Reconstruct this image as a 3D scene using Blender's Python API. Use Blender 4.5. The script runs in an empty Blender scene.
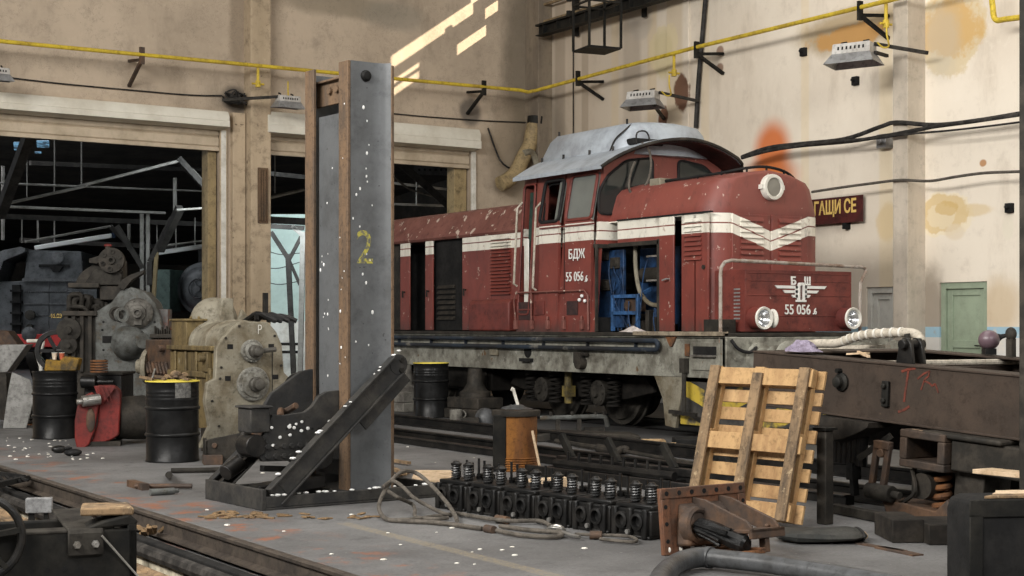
import bpy, bmesh, math, random
from mathutils import Vector, Matrix, Euler
random.seed(7)
R = math.radians
PI = math.pi
SC = bpy.context.scene
COL = SC.collection

# ------------------------------------------------------------------ camera
F_PX = 1531.0                 # focal length in pixels of a 1024 wide frame
EYE = 1.48                    # height of the lens over the hall floor
HOR = 325.5                   # row of the horizon
YAW = R(32.14)                # tracks run along +Y, the lens is turned 32 deg to their right
FW = Vector((math.sin(YAW), math.cos(YAW), 0))
RT = Vector((math.cos(YAW), -math.sin(YAW), 0))
cam_d = bpy.data.cameras.new('camera')
cam = bpy.data.objects.new('camera', cam_d)
COL.objects.link(cam)
cam.location = (0, 0, EYE)
cam.rotation_euler = (R(90), 0, -YAW)
cam_d.sensor_width = 36
cam_d.lens = F_PX / 1024 * 36
cam_d.shift_y = (HOR - 288) / 1024
cam_d.clip_end = 300
SC.camera = cam

# ------------------------------------------------------------------ light
SUN_D = Vector((-0.72, 0.48, -0.49)).normalized()
world = bpy.data.worlds.new('world')
SC.world = world
world.use_nodes = True
wb = world.node_tree.nodes['Background']
wb.inputs[0].default_value = (0.80, 0.88, 1.0, 1)
wb.inputs[1].default_value = 0.14


def lamp(name, kind, loc, direction, energy, color, **kw):
    d = bpy.data.lights.new(name, kind)
    o = bpy.data.objects.new(name, d)
    COL.objects.link(o)
    o.location = loc
    o.rotation_euler = Vector(direction).to_track_quat('-Z', 'Y').to_euler()
    d.energy = energy
    d.color = color
    for k, v in kw.items():
        setattr(d, k, v)
    return o


lamp('sun', 'SUN', (30, 0, 30), SUN_D, 14.0, (1.0, 0.86, 0.66), angle=R(0.6))
# daylight of the roof lights over the working floor, of the windows in the left side and behind
lamp('skylight_daylight', 'AREA', (9, 12, 11.0), (0.15, 0.05, -1), 800, (1.0, 0.97, 0.92), shape='RECTANGLE', size=7, size_y=14)
lamp('window_daylight', 'AREA', (-6, 8, 9.2), (1, 0.12, -0.10), 4600, (1.0, 0.97, 0.92), shape='RECTANGLE', size=15, size_y=3.2)
lamp('gate_daylight', 'AREA', (6, -6, 9.0), (0.15, 1, -0.12), 1700, (1.0, 0.98, 0.95), shape='RECTANGLE', size=12, size_y=3)
lamp('rear_hall_daylight', 'AREA', (6, 48, 8.3), (0, 0, -1), 800, (0.92, 0.96, 1.0), shape='RECTANGLE', size=16, size_y=3)
lamp('rear_fill_light', 'AREA', (-9, 42, 3.2), (1, 0.25, 0.12), 900, (0.9, 0.95, 1.0), shape='RECTANGLE', size=16, size_y=3)  # added fill from the side, brightens the rear roof and steam engines

SC.view_settings.view_transform = 'Standard'
SC.view_settings.look = 'None'
SC.view_settings.gamma = 1.0
SC.view_settings.exposure = 0.0
SC.view_settings.use_curve_mapping = False
try:
    SC.cycles.max_bounces = 6
    SC.cycles.diffuse_bounces = 3
    SC.cycles.use_denoising = True
except Exception:
    pass


# ------------------------------------------------------------------ photo geometry -> world
def ray(u):
    return FW + RT * ((u - 512) / F_PX)


def at(u, v, t):                       # the point at depth t seen in the direction (u, v)
    p = ray(u) * t
    return Vector((p.x, p.y, EYE - (v - HOR) * t / F_PX))


def ground(u, v, z=0.0):               # the point of the floor seen at (u, v)
    return at(u, v, (EYE - z) * F_PX / (v - HOR))


def on_x(u, v, X):                     # on a plane X = const
    return at(u, v, X / ray(u).x)


def on_y(u, v, Y):
    return at(u, v, Y / ray(u).y)


WALL_X = 18.0
CORNER = Vector((18.0, 27.58, 0))
BANG = R(2.9)                          # the gable wall is slightly out of square
BN = Vector((math.sin(BANG), -math.cos(BANG), 0))   # its normal, into the hall
BL = Vector((-math.cos(BANG), -math.sin(BANG), 0))  # leftwards along it


def on_back(u, v, off=0.0):
    r = ray(u)
    t = (CORNER + BN * off).dot(BN) / r.dot(BN)
    return at(u, v, t)


def back_s(u):                         # distance from the corner along the gable wall
    return (on_back(u, HOR) - CORNER).dot(BL)


# ------------------------------------------------------------------ node helpers
class NT:
    def __init__(s, name):
        s.m = bpy.data.materials.new(name)
        s.m.use_nodes = True
        s.t = s.m.node_tree
        s.b = s.t.nodes['Principled BSDF']
        s.tc = s.t.nodes.new('ShaderNodeTexCoord')
        s.P = s.tc.outputs['Object']

    def n(s, kind, **kw):
        q = s.t.nodes.new('ShaderNode' + kind)
        for k, v in kw.items():
            setattr(q, k, v)
        return q

    def put(s, sock, v):
        if isinstance(v, (int, float)):
            sock.default_value = v
        elif isinstance(v, (tuple, list, Vector)):
            v = tuple(v)
            if sock.type == 'RGBA' and len(v) == 3:
                v = v + (1,)
            sock.default_value = v
        else:
            s.t.links.new(v, sock)

    def math(s, op, a, b=0.0, c=None, clamp=False):
        q = s.n('Math', operation=op, use_clamp=clamp)
        s.put(q.inputs[0], a)
        s.put(q.inputs[1], b)
        if c is not None:
            s.put(q.inputs[2], c)
        return q.outputs[0]

    def vmath(s, op, a, b=(0, 0, 0)):
        q = s.n('VectorMath', operation=op)
        s.put(q.inputs[0], a)
        s.put(q.inputs[1], b)
        return q.outputs['Value'] if op == 'LENGTH' else q.outputs[0]

    def sep(s, v):
        q = s.n('SeparateXYZ')
        s.put(q.inputs[0], v)
        return q.outputs

    def scale(s, v, xyz):
        return s.vmath('MULTIPLY', v, xyz)

    def noise(s, scale, detail=4, rough=0.6, vec=None, dist=0.0):
        q = s.n('TexNoise')
        s.put(q.inputs['Vector'], s.P if vec is None else vec)
        q.inputs['Scale'].default_value = scale
        q.inputs['Detail'].default_value = detail
        q.inputs['Roughness'].default_value = rough
        q.inputs['Distortion'].default_value = dist
        return q.outputs[0]

    def step(s, v, lo, hi):
        q = s.n('MapRange', interpolation_type='SMOOTHSTEP')
        s.put(q.inputs[0], v)
        q.inputs[1].default_value = lo
        q.inputs[2].default_value = hi
        return q.outputs[0]

    def mix(s, f, a, b, mode='MIX'):
        q = s.n('Mix', data_type='RGBA', blend_type=mode)
        s.put(q.inputs[0], f)
        s.put(q.inputs[6], a)
        s.put(q.inputs[7], b)
        return q.outputs[2]

    def blob(s, c, r, warp=0.35, nscale=1.2, soft=0.25):   # 1 inside an irregular spot of centre c, radii r
        d = s.vmath('SUBTRACT', s.P, c)
        d = s.vmath('DIVIDE', d, r)
        ln = s.vmath('LENGTH', d)
        nz = s.noise(nscale, 5, 0.65)
        ln = s.math('ADD', ln, s.math('MULTIPLY', s.math('SUBTRACT', nz, 0.5), warp * 2))
        return s.math('SUBTRACT', 1.0, s.step(ln, 1 - soft, 1 + soft))

    def bump(s, h, strength=0.3, dist=0.01):
        q = s.n('Bump')
        q.inputs['Strength'].default_value = strength
        q.inputs['Distance'].default_value = dist
        s.put(q.inputs['Height'], h)
        s.t.links.new(q.outputs[0], s.b.inputs['Normal'])

    def done(s, col, rough=0.6, metal=0.0, spec=None):
        s.put(s.b.inputs['Base Color'], col)
        s.put(s.b.inputs['Roughness'], rough)
        s.put(s.b.inputs['Metallic'], metal)
        if spec is not None:
            s.b.inputs['Specular IOR Level'].default_value = spec
        return s.m


def srgb(r, g, b):
    def f(c):
        c /= 255
        return c / 12.92 if c <= 0.04045 else ((c + 0.055) / 1.055) ** 2.4
    return (f(r), f(g), f(b))


def grimy(name, c1, c2, scale=3.0, rough=0.6, metal=0.0, bump=0.25, lo=0.38, hi=0.68,
          spots=None, spot_scale=14, spot_t=0.70, streak=False, third=None, third_t=0.6, spec=None, grime=0.72):
    """paint or metal c1 worn towards c2 in patches, with a sprinkle of spots"""
    if spec is None:
        spec = 0.14 if max(c1) < 0.06 else 0.28
    k = NT(name)
    vec = k.scale(k.P, (1, 1, 0.22)) if streak else None
    n1 = k.noise(scale, 6, 0.65, vec)
    col = k.mix(k.step(n1, lo, hi), c1, c2)
    if third is not None:
        n3 = k.noise(scale * 1.9, 5, 0.7, k.vmath('ADD', k.P, (7.3, 2.1, 4.4)))
        col = k.mix(k.step(n3, third_t, third_t + 0.1), col, third)
    if spots is not None:
        n2 = k.noise(spot_scale, 3, 0.5, k.vmath('ADD', k.P, (3.1, 9.2, 1.7)))
        col = k.mix(k.step(n2, spot_t, spot_t + 0.05), col, spots)
    ng = k.noise(scale * 3.5, 9, 0.78, k.vmath('ADD', k.P, (1.3, 4.2, 6.1)))
    dark = tuple(0.36 * x for x in c2)
    col = k.mix(k.math('MULTIPLY', k.step(ng, 0.47, 0.70), grime), col, dark)
    light = tuple(min(0.9, 1.5 * x + 0.012) for x in c1)
    col = k.mix(k.math('MULTIPLY', k.step(ng, 0.40, 0.28), min(0.35, grime)), col, light)
    if spots is not None:
        col = k.mix(k.step(n2, spot_t, spot_t + 0.05), col, spots)
    fine = k.noise(60, 2, 0.5)
    k.bump(k.math('ADD', n1, k.math('ADD', k.math('MULTIPLY', fine, 0.35), k.math('MULTIPLY', ng, 0.5))), bump, 0.012)
    return k.done(col, k.math('ADD', rough - 0.10, k.math('MULTIPLY', ng, 0.28)), metal, spec)


def plain(name, c, rough=0.5, metal=0.0, emit=None):
    k = NT(name)
    n = k.noise(9, 3)
    col = k.mix(k.math('MULTIPLY', n, 0.35), c, tuple(x * 0.6 for x in c))
    return k.done(col, rough, metal)


M = {}
M['black_iron'] = grimy('black_iron', (0.010, 0.010, 0.0095), (0.026, 0.024, 0.020), 4, 0.55, 0.05)
M['oily_black'] = grimy('oily_black', (0.007, 0.007, 0.007), (0.022, 0.020, 0.018), 6, 0.36, 0.1, spec=0.3)
M['soot'] = grimy('soot', (0.012, 0.012, 0.012), (0.022, 0.021, 0.02), 4, 0.8)
M['dark_brown_steel'] = grimy('dark_brown_steel', (0.047, 0.036, 0.029), (0.066, 0.048, 0.037), 2.2, 0.62, 0.1,
                              third=(0.09, 0.065, 0.046), third_t=0.66)
M['brown_rust_steel'] = grimy('brown_rust_steel', (0.060, 0.045, 0.037), (0.13, 0.075, 0.045), 5, 0.6, 0.2)
M['rust'] = grimy('rust', (0.20, 0.085, 0.032), (0.075, 0.045, 0.032), 7, 0.75, 0.1)
M['rust_edge'] = grimy('rust_edge', (0.165, 0.105, 0.062), (0.085, 0.062, 0.045), 8, 0.7, 0.1, streak=True)
M['column_grey'] = grimy('column_grey', (0.118, 0.123, 0.127), (0.060, 0.061, 0.061), 1.4, 0.45, 0.2,
                         spots=(0.05, 0.05, 0.05), spot_scale=26, spot_t=0.70, lo=0.42, hi=0.75, grime=0.35)
M['jack_grey'] = grimy('jack_grey', (0.030, 0.030, 0.030), (0.060, 0.056, 0.050), 4, 0.55, 0.1,
                       spots=(0.6, 0.58, 0.55), spot_scale=16, spot_t=0.79)
M['machine_grey'] = grimy('machine_grey', (0.125, 0.13, 0.123), (0.050, 0.048, 0.041), 3.2, 0.55, 0.15,
                          third=(0.075, 0.06, 0.042), third_t=0.56)
M['machine_dark'] = grimy('machine_dark', (0.026, 0.024, 0.021), (0.056, 0.048, 0.039), 5, 0.6, 0.1)
M['machine_tan'] = grimy('machine_tan', (0.25, 0.228, 0.175), (0.125, 0.10, 0.063), 2.6, 0.6, 0.05,
                         third=(0.10, 0.075, 0.045), third_t=0.66)
M['machine_olive'] = grimy('machine_olive', (0.19, 0.14, 0.062), (0.065, 0.05, 0.03), 3.4, 0.55, 0.1, streak=True,
                           third=(0.29, 0.25, 0.17), third_t=0.63)
M['bright_steel'] = grimy('bright_steel', (0.42, 0.41, 0.39), (0.22, 0.20, 0.17), 6, 0.35, 0.8)
M['drum_black'] = grimy('drum_black', (0.006, 0.006, 0.006), (0.014, 0.014, 0.014), 5, 0.30, 0.0, spec=0.2,
                        spots=(0.25, 0.24, 0.22), spot_scale=11, spot_t=0.78)
M['red_case'] = grimy('red_case', (0.185, 0.024, 0.020), (0.08, 0.018, 0.016), 4, 0.5)
M['yellow_paint'] = grimy('yellow_paint', (0.64, 0.47, 0.045), (0.42, 0.29, 0.04), 3, 0.5)
M['yellow_rim'] = plain('yellow_rim', (0.75, 0.60, 0.08), 0.5)
M['yellow_grime'] = grimy('yellow_grime', (0.24, 0.135, 0.014), (0.05, 0.038, 0.02), 6, 0.6)
M['off_white'] = grimy('off_white', (0.72, 0.70, 0.64), (0.52, 0.49, 0.42), 3, 0.55, grime=0.25)
M['shutter_white'] = grimy('shutter_white', (0.70, 0.67, 0.58), (0.58, 0.54, 0.45), 1.5, 0.5, grime=0.12)
M['shutter_curtain'] = grimy('shutter_curtain', (0.52, 0.43, 0.32), (0.38, 0.31, 0.22), 1.5, 0.55, grime=0.2)
M['jamb_tan'] = grimy('jamb_tan', (0.33, 0.25, 0.13), (0.15, 0.11, 0.06), 2, 0.6, streak=True)
M['white_gloss'] = plain('white_gloss', (0.80, 0.80, 0.78), 0.35)
M['alu'] = grimy('alu', (0.40, 0.40, 0.40), (0.27, 0.265, 0.26), 3, 0.4, 0.5)
M['roof_grey'] = grimy('roof_grey', (0.40, 0.44, 0.48), (0.28, 0.30, 0.33), 2.2, 0.4, 0.15,
                       spots=(0.16, 0.15, 0.14), spot_scale=7, spot_t=0.74, grime=0.28)
M['frame_grey'] = grimy('frame_grey', (0.30, 0.295, 0.25), (0.11, 0.10, 0.08), 2.3, 0.65, 0.0,
                        third=(0.40, 0.39, 0.34), third_t=0.6, spots=(0.12, 0.07, 0.035), spot_scale=5, spot_t=0.68)
M['under_black'] = grimy('under_black', (0.010, 0.009, 0.008), (0.022, 0.019, 0.016), 4, 0.75, spec=0.15)
M['axle_grey'] = grimy('axle_grey', (0.042, 0.038, 0.032), (0.018, 0.016, 0.014), 5, 0.65)
M['engine_blue'] = grimy('engine_blue', (0.020, 0.055, 0.135), (0.010, 0.017, 0.034), 4, 0.45)
M['rubber'] = grimy('rubber', (0.012, 0.012, 0.013), (0.028, 0.027, 0.026), 6, 0.55)
M['hose_grey'] = grimy('hose_grey', (0.075, 0.077, 0.08), (0.04, 0.04, 0.04), 6, 0.35)
M['rope'] = grimy('rope', (0.115, 0.10, 0.083), (0.06, 0.052, 0.043), 12, 0.8)
M['cloth_hose'] = grimy('cloth_hose', (0.52, 0.47, 0.39), (0.32, 0.28, 0.22), 8, 0.85)
M['wood'] = grimy('wood', (0.46, 0.29, 0.135), (0.30, 0.175, 0.08), 6, 0.75, streak=True, grime=0.6)
M['wood_dark'] = grimy('wood_dark', (0.27, 0.18, 0.10), (0.08, 0.058, 0.04), 7, 0.8, streak=True,
                       third=(0.40, 0.30, 0.18), third_t=0.58)
M['wood_pale'] = grimy('wood_pale', (0.66, 0.50, 0.34), (0.50, 0.36, 0.22), 5, 0.8)
M['cardboard'] = grimy('cardboard', (0.50, 0.36, 0.20), (0.36, 0.24, 0.13), 5, 0.85)
M['liner_rust'] = grimy('liner_rust', (0.30, 0.125, 0.028), (0.14, 0.060, 0.026), 4, 0.5, 0.25, streak=True)
M['concrete_block'] = grimy('concrete_block', (0.20, 0.19, 0.165), (0.10, 0.09, 0.08), 5, 0.85)
M['mint_wall'] = grimy('mint_wall', (0.46, 0.56, 0.51), (0.38, 0.46, 0.42), 1.2, 0.8, grime=0.2)
M['steam_black'] = grimy('steam_black', (0.095, 0.100, 0.104), (0.048, 0.050, 0.052), 1.6, 0.42, 0.1)
M['steam_green'] = grimy('steam_green', (0.075, 0.115, 0.10), (0.045, 0.07, 0.06), 1.5, 0.5)
M['steam_red'] = plain('steam_red', (0.55, 0.04, 0.035), 0.5)
M['truss'] = grimy('truss', (0.055, 0.05, 0.045), (0.028, 0.026, 0.024), 2, 0.7)
M['pale_rod'] = grimy('pale_rod', (0.30, 0.285, 0.26), (0.17, 0.16, 0.14), 2, 0.7, grime=0.4)
M['dark_roof'] = grimy('dark_roof', (0.070, 0.064, 0.058), (0.14, 0.12, 0.10), 0.5, 0.95)
M['door_green'] = grimy('door_green', (0.31, 0.37, 0.27), (0.26, 0.31, 0.225), 2, 0.55, grime=0.2)
M['door_white'] = grimy('door_white', (0.66, 0.66, 0.61), (0.56, 0.55, 0.5), 2, 0.6, grime=0.2)
M['purple_rag'] = grimy('purple_rag', (0.30, 0.26, 0.34), (0.16, 0.13, 0.17), 14, 0.9)
M['white_rag'] = grimy('white_rag', (0.55, 0.50, 0.47), (0.35, 0.30, 0.28), 14, 0.9)
M['bulb_plastic'] = plain('bulb_plastic', (0.13, 0.085, 0.10), 0.35)
M['cream_plastic'] = plain('cream_plastic', (0.72, 0.60, 0.46), 0.4)
M['orange_plastic'] = plain('orange_plastic', (0.50, 0.12, 0.06), 0.4)
M['sign_red'] = grimy('sign_red', (0.085, 0.018, 0.016), (0.05, 0.014, 0.013), 3, 0.6)
M['letter_yellow'] = plain('letter_yellow', (0.80, 0.55, 0.16), 0.6)
M['letter_white'] = plain('letter_white', (0.78, 0.77, 0.73), 0.45)
M['cable_black'] = grimy('cable_black', (0.018, 0.017, 0.016), (0.06, 0.055, 0.05), 8, 0.6)
M['lens'] = plain('lens', (0.22, 0.21, 0.18), 0.15)
M['reflector'] = plain('reflector', (0.78, 0.79, 0.80), 0.22, 0.85)
M['bag'] = grimy('bag', (0.035, 0.036, 0.034), (0.06, 0.058, 0.052), 6, 0.5)
M['tank_gunmetal'] = grimy('tank_gunmetal', (0.11, 0.113, 0.116), (0.06, 0.06, 0.061), 3, 0.5, 0.3)
M['grey_sheet'] = grimy('grey_sheet', (0.30, 0.295, 0.28), (0.16, 0.155, 0.145), 4, 0.6, 0.2)
M['straw_debris'] = grimy('straw_debris', (0.24, 0.155, 0.08), (0.12, 0.08, 0.045), 12, 0.9)


M['flange_rust'] = grimy('flange_rust', (0.17, 0.075, 0.04), (0.085, 0.055, 0.04), 6, 0.6, 0.2)
M['rust_casting'] = grimy('rust_casting', (0.085, 0.058, 0.042), (0.045, 0.036, 0.03), 5, 0.65, 0.15)
M['oily_gloss'] = grimy('oily_gloss', (0.012, 0.012, 0.012), (0.03, 0.03, 0.03), 8, 0.2, 0.3)
M['chalk_red'] = grimy('chalk_red', (0.155, 0.036, 0.022), (0.075, 0.03, 0.022), 9, 0.8)
M['timber_black'] = grimy('timber_black', (0.016, 0.014, 0.012), (0.038, 0.032, 0.026), 5, 0.7, spec=0.15)
M['wood_pale_2'] = grimy('wood_pale_2', (0.50, 0.325, 0.16), (0.34, 0.205, 0.10), 5, 0.8, streak=True)


M['engine_blue_clean'] = grimy('engine_blue_clean', (0.045, 0.12, 0.28), (0.025, 0.06, 0.13), 5, 0.45)


def glass_mat():
    k = NT('window_glass')
    k.done((0.30, 0.33, 0.31), 0.08)
    k.b.inputs['Transmission Weight'].default_value = 0.75
    k.b.inputs['IOR'].default_value = 1.1
    return k.m


M['glass'] = glass_mat()


def pane_mat(name, c, alpha, rough=0.08):
    k = NT(name)
    n = k.noise(2.5, 4, 0.6)
    k.done(k.mix(n, c, tuple(x * 0.6 for x in c)), rough)
    k.b.inputs['Alpha'].default_value = alpha
    return k.m


M['dark_glass'] = pane_mat('dark_glass', (0.030, 0.035, 0.033), 1.0)
M['grey_pane'] = pane_mat('grey_pane', (0.20, 0.215, 0.20), 0.9, 0.2)


def loco_paint():
    """weathered maroon with the twin white waist band; the band dips to a chevron on the hood end"""
    k = NT('loco_red')
    n1 = k.noise(1.1, 6, 0.65)
    n2 = k.noise(3.5, 6, 0.7, k.scale(k.P, (1, 1, 0.3)))
    col = k.mix(k.step(n1, 0.36, 0.66), (0.200, 0.044, 0.032), (0.140, 0.032, 0.025))
    col = k.mix(k.math('MULTIPLY', k.step(n2, 0.55, 0.75), 0.6), col, (0.085, 0.030, 0.026))
    x, y, z = k.sep(k.P)
    # paler, pinkish upper slope
    up = k.step(z, 2.98, 3.12)
    col = k.mix(k.math('MULTIPLY', up, 0.45), col, (0.235, 0.075, 0.058))
    # chevron: only at the hood end (y < 0.9)
    ax = k.math('ABSOLUTE', x)
    dip = k.math('MULTIPLY', k.math('MAXIMUM', k.math('SUBTRACT', 0.69, ax), 0.0), 0.33)
    dip = k.math('MULTIPLY', dip, k.math('LESS_THAN', y, 0.92))
    zz = k.math('ADD', z, dip)
    d = k.math('ABSOLUTE', k.math('SUBTRACT', zz, 2.855))
    band = k.math('MULTIPLY', k.math('LESS_THAN', d, 0.132), k.math('GREATER_THAN', d, 0.009))
    wear = k.step(k.noise(9, 5, 0.7), 0.66, 0.72)
    white = k.mix(k.step(n2, 0.45, 0.8), (0.74, 0.71, 0.62), (0.50, 0.46, 0.38))
    col = k.mix(k.math('MULTIPLY', band, k.math('SUBTRACT', 1.0, wear)), col, white)
    n5 = k.noise(7, 9, 0.78, k.scale(k.P, (1, 1, 0.45)))
    col = k.mix(k.math('MULTIPLY', k.step(n5, 0.50, 0.72), 0.55), col, (0.045, 0.022, 0.018))
    chips = k.step(k.noise(11, 3, 0.6, k.vmath('ADD', k.P, (5, 3, 8))), 0.655, 0.70)
    col = k.mix(k.math('MULTIPLY', chips, 0.75), col, (0.46, 0.36, 0.30))
    low = k.math('MULTIPLY', k.math('SUBTRACT', 1.0, k.step(z, 1.38, 1.62)), k.step(n2, 0.35, 0.6))
    col = k.mix(k.math('MULTIPLY', low, 0.75), col, (0.05, 0.035, 0.03))
    k.bump(k.math('ADD', n2, k.math('MULTIPLY', chips, -0.5)), 0.15, 0.01)
    return k.done(col, k.math('ADD', 0.36, k.math('MULTIPLY', n2, 0.3)))


M['loco_red'] = loco_paint()
M['loco_red_plain'] = grimy('loco_red_plain', (0.180, 0.042, 0.032), (0.105, 0.029, 0.025), 1.6, 0.45,
                            spots=(0.48, 0.40, 0.34), spot_scale=13, spot_t=0.74)
M['loco_red_pale'] = grimy('loco_red_pale', (0.20, 0.080, 0.064), (0.15, 0.056, 0.045), 1.6, 0.5,
                           spots=(0.50, 0.40, 0.33), spot_scale=7, spot_t=0.64)


def hazard():
    k = NT('hazard_stripes')
    x, y, z = k.sep(k.P)
    s = k.math('FRACT', k.math('MULTIPLY', k.math('ADD', k.math('MULTIPLY', k.math('ADD', x, y), -0.7), z), 2.2))
    n = k.noise(4, 5, 0.65)
    col = k.mix(k.math('LESS_THAN', s, 0.5), (0.016, 0.015, 0.014), (0.46, 0.33, 0.03))
    col = k.mix(k.step(n, 0.42, 0.62), col, (0.045, 0.04, 0.034))
    return k.done(col, 0.6)


M['hazard'] = hazard()


# ------------------------------------------------------------------ mesh builder
def basis(d, up=Vector((0, 0, 1))):
    d = Vector(d).normalized()
    if abs(d.dot(up)) > 0.98:
        up = Vector((1, 0, 0))
    x = up.cross(d).normalized()
    y = d.cross(x).normalized()
    return x, y, d


class MB:
    def __init__(s):
        s.v, s.f = [], []

    def add(s, vs, fs):
        b = len(s.v)
        s.v += [tuple(p) for p in vs]
        s.f += [tuple(b + i for i in q) for q in fs]
        return s

    def box(s, x0, x1, y0, y1, z0, z1):
        x0, x1 = min(x0, x1), max(x0, x1)
        y0, y1 = min(y0, y1), max(y0, y1)
        z0, z1 = min(z0, z1), max(z0, z1)
        vs = [(x0, y0, z0), (x1, y0, z0), (x1, y1, z0), (x0, y1, z0), (x0, y0, z1), (x1, y0, z1), (x1, y1, z1), (x0, y1, z1)]
        return s.add(vs, [(3, 2, 1, 0), (4, 5, 6, 7), (0, 1, 5, 4), (1, 2, 6, 5), (2, 3, 7, 6), (3, 0, 4, 7)])

    def obox(s, c, size, rot=(0, 0, 0)):
        m = Euler(rot).to_matrix()
        h = Vector(size) * 0.5
        vs = [Vector(c) + m @ Vector((sx * h.x, sy * h.y, sz * h.z)) for sz in (-1, 1) for sx, sy in ((-1, -1), (1, -1), (1, 1), (-1, 1))]
        return s.add(vs, [(3, 2, 1, 0), (4, 5, 6, 7), (0, 1, 5, 4), (1, 2, 6, 5), (2, 3, 7, 6), (3, 0, 4, 7)])

    def bar(s, a, b, w, h, up=(0, 0, 1)):          # w across, h along up
        a, b = Vector(a), Vector(b)
        x, y, d = basis(b - a, Vector(up))
        vs = []
        for p in (a, b):
            for sx, sy in ((-1, -1), (1, -1), (1, 1), (-1, 1)):
                vs.append(p + x * (sx * w / 2) + y * (sy * h / 2))
        return s.add(vs, [(3, 2, 1, 0), (4, 5, 6, 7), (0, 1, 5, 4), (1, 2, 6, 5), (2, 3, 7, 6), (3, 0, 4, 7)])

    def cyl(s, a, b, r, r2=None, n=24):
        a, b = Vector(a), Vector(b)
        r2 = r if r2 is None else r2
        x, y, d = basis(b - a)
        vs = []
        for p, q in ((a, r), (b, r2)):
            for i in range(n):
                t = 2 * PI * i / n
                vs.append(p + x * (q * math.cos(t)) + y * (q * math.sin(t)))
        fs = [tuple(range(n - 1, -1, -1)), tuple(range(n, 2 * n))]
        fs += [(i, (i + 1) % n, n + (i + 1) % n, n + i) for i in range(n)]
        return s.add(vs, fs)

    def lathe(s, prof, o=(0, 0, 0), axis=(0, 0, 1), n=32, cap=True):   # prof: (radius, distance along axis)
        x, y, d = basis(axis)
        o = Vector(o)
        vs, fs = [], []
        for r, h in prof:
            for i in range(n):
                t = 2 * PI * i / n
                vs.append(o + d * h + x * (r * math.cos(t)) + y * (r * math.sin(t)))
        for k in range(len(prof) - 1):
            for i in range(n):
                j = (i + 1) % n
                fs.append((k * n + i, k * n + j, (k + 1) * n + j, (k + 1) * n + i))
        if cap:
            fs.append(tuple(range(n - 1, -1, -1)))
            m = (len(prof) - 1) * n
            fs.append(tuple(range(m, m + n)))
        return s.add(vs, fs)

    def tube(s, pts, r, n=8, closed=False, flat=None):
        P = [Vector(p) for p in pts]
        m = len(P)
        vs, fs = [], []
        px = None
        for i, p in enumerate(P):
            if closed:
                d = P[(i + 1) % m] - P[i - 1]
            else:
                d = P[min(i + 1, m - 1)] - P[max(i - 1, 0)]
            d = d.normalized() if d.length > 1e-9 else Vector((0, 0, 1))
            if px is None:
                x, y, _ = basis(d)
            else:
                x = (px - d * px.dot(d))
                x = x.normalized() if x.length > 1e-6 else basis(d)[0]
                y = d.cross(x)
            px = x
            rr = r[i] if isinstance(r, (list, tuple)) else r
            for k in range(n):
                t = 2 * PI * k / n
                vs.append(p + x * (rr * math.cos(t)) + y * (rr * math.sin(t)))
        rng = m if closed else m - 1
        for i in range(rng):
            a, b = i * n, ((i + 1) % m) * n
            for k in range(n):
                j = (k + 1) % n
                fs.append((a + k, a + j, b + j, b + k))
        if not closed:
            fs.append(tuple(range(n - 1, -1, -1)))
            fs.append(tuple((m - 1) * n + k for k in range(n)))
        return s.add(vs, fs)

    def prism(s, poly, axis, a, b):                # poly in the two other axes, in x,y,z order
        def mk(p, q):
            return {'x': (q, p[0], p[1]), 'y': (p[0], q, p[1]), 'z': (p[0], p[1], q)}[axis]
        n = len(poly)
        vs = [mk(p, a) for p in poly] + [mk(p, b) for p in poly]
        fs = [tuple(range(n - 1, -1, -1)), tuple(range(n, 2 * n))] + [(i, (i + 1) % n, n + (i + 1) % n, n + i) for i in range(n)]
        return s.add(vs, fs)

    def loft(s, rings, cap=True, closed=True):     # rings of equal length
        n = len(rings[0])
        vs = [p for q in rings for p in q]
        fs = []
        for k in range(len(rings) - 1):
            for i in range(n if closed else n - 1):
                j = (i + 1) % n
                fs.append((k * n + i, k * n + j, (k + 1) * n + j, (k + 1) * n + i))
        if cap:
            fs.append(tuple(range(n - 1, -1, -1)))
            m = (len(rings) - 1) * n
            fs.append(tuple(range(m, m + n)))
        return s.add(vs, fs)

    def ball(s, c, r, sc=(1, 1, 1), n=20, m=12):
        prof = [(max(1e-4, math.sin(PI * k / m)), -math.cos(PI * k / m)) for k in range(m + 1)]
        b = len(s.v)
        s.lathe(prof, (0, 0, 0), (0, 0, 1), n)
        for i in range(b, len(s.v)):
            p = s.v[i]
            s.v[i] = (c[0] + p[0] * r * sc[0], c[1] + p[1] * r * sc[1], c[2] + p[2] * r * sc[2])
        return s

    def bolts(s, pts, d, r=0.012, h=0.012):
        for p in pts:
            p = Vector(p)
            s.cyl(p, p + Vector(d) * h, r, r * 0.85, 6)
        return s

    def build(s, name, mat, parent=None, bevel=0.0, angle=35, label=None, kind=None, seg=2):
        me = bpy.data.meshes.new(name)
        me.from_pydata(s.v, [], s.f)
        bm = bmesh.new()
        bm.from_mesh(me)
        bmesh.ops.recalc_face_normals(bm, faces=bm.faces)
        bm.to_mesh(me)
        bm.free()
        me.shade_smooth()
        me.set_sharp_from_angle(angle=R(angle))
        me.materials.append(M[mat] if isinstance(mat, str) else mat)
        o = bpy.data.objects.new(name, me)
        COL.objects.link(o)
        if parent is not None:
            o.parent = parent
        if bevel:
            w = o.modifiers.new('edge', 'BEVEL')
            w.width = bevel
            w.segments = seg
            w.limit_method = 'ANGLE'
            w.angle_limit = R(40)
            w.harden_normals = False
        if label:
            o['label'] = label
        if kind:
            o['kind'] = kind
        return o


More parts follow.
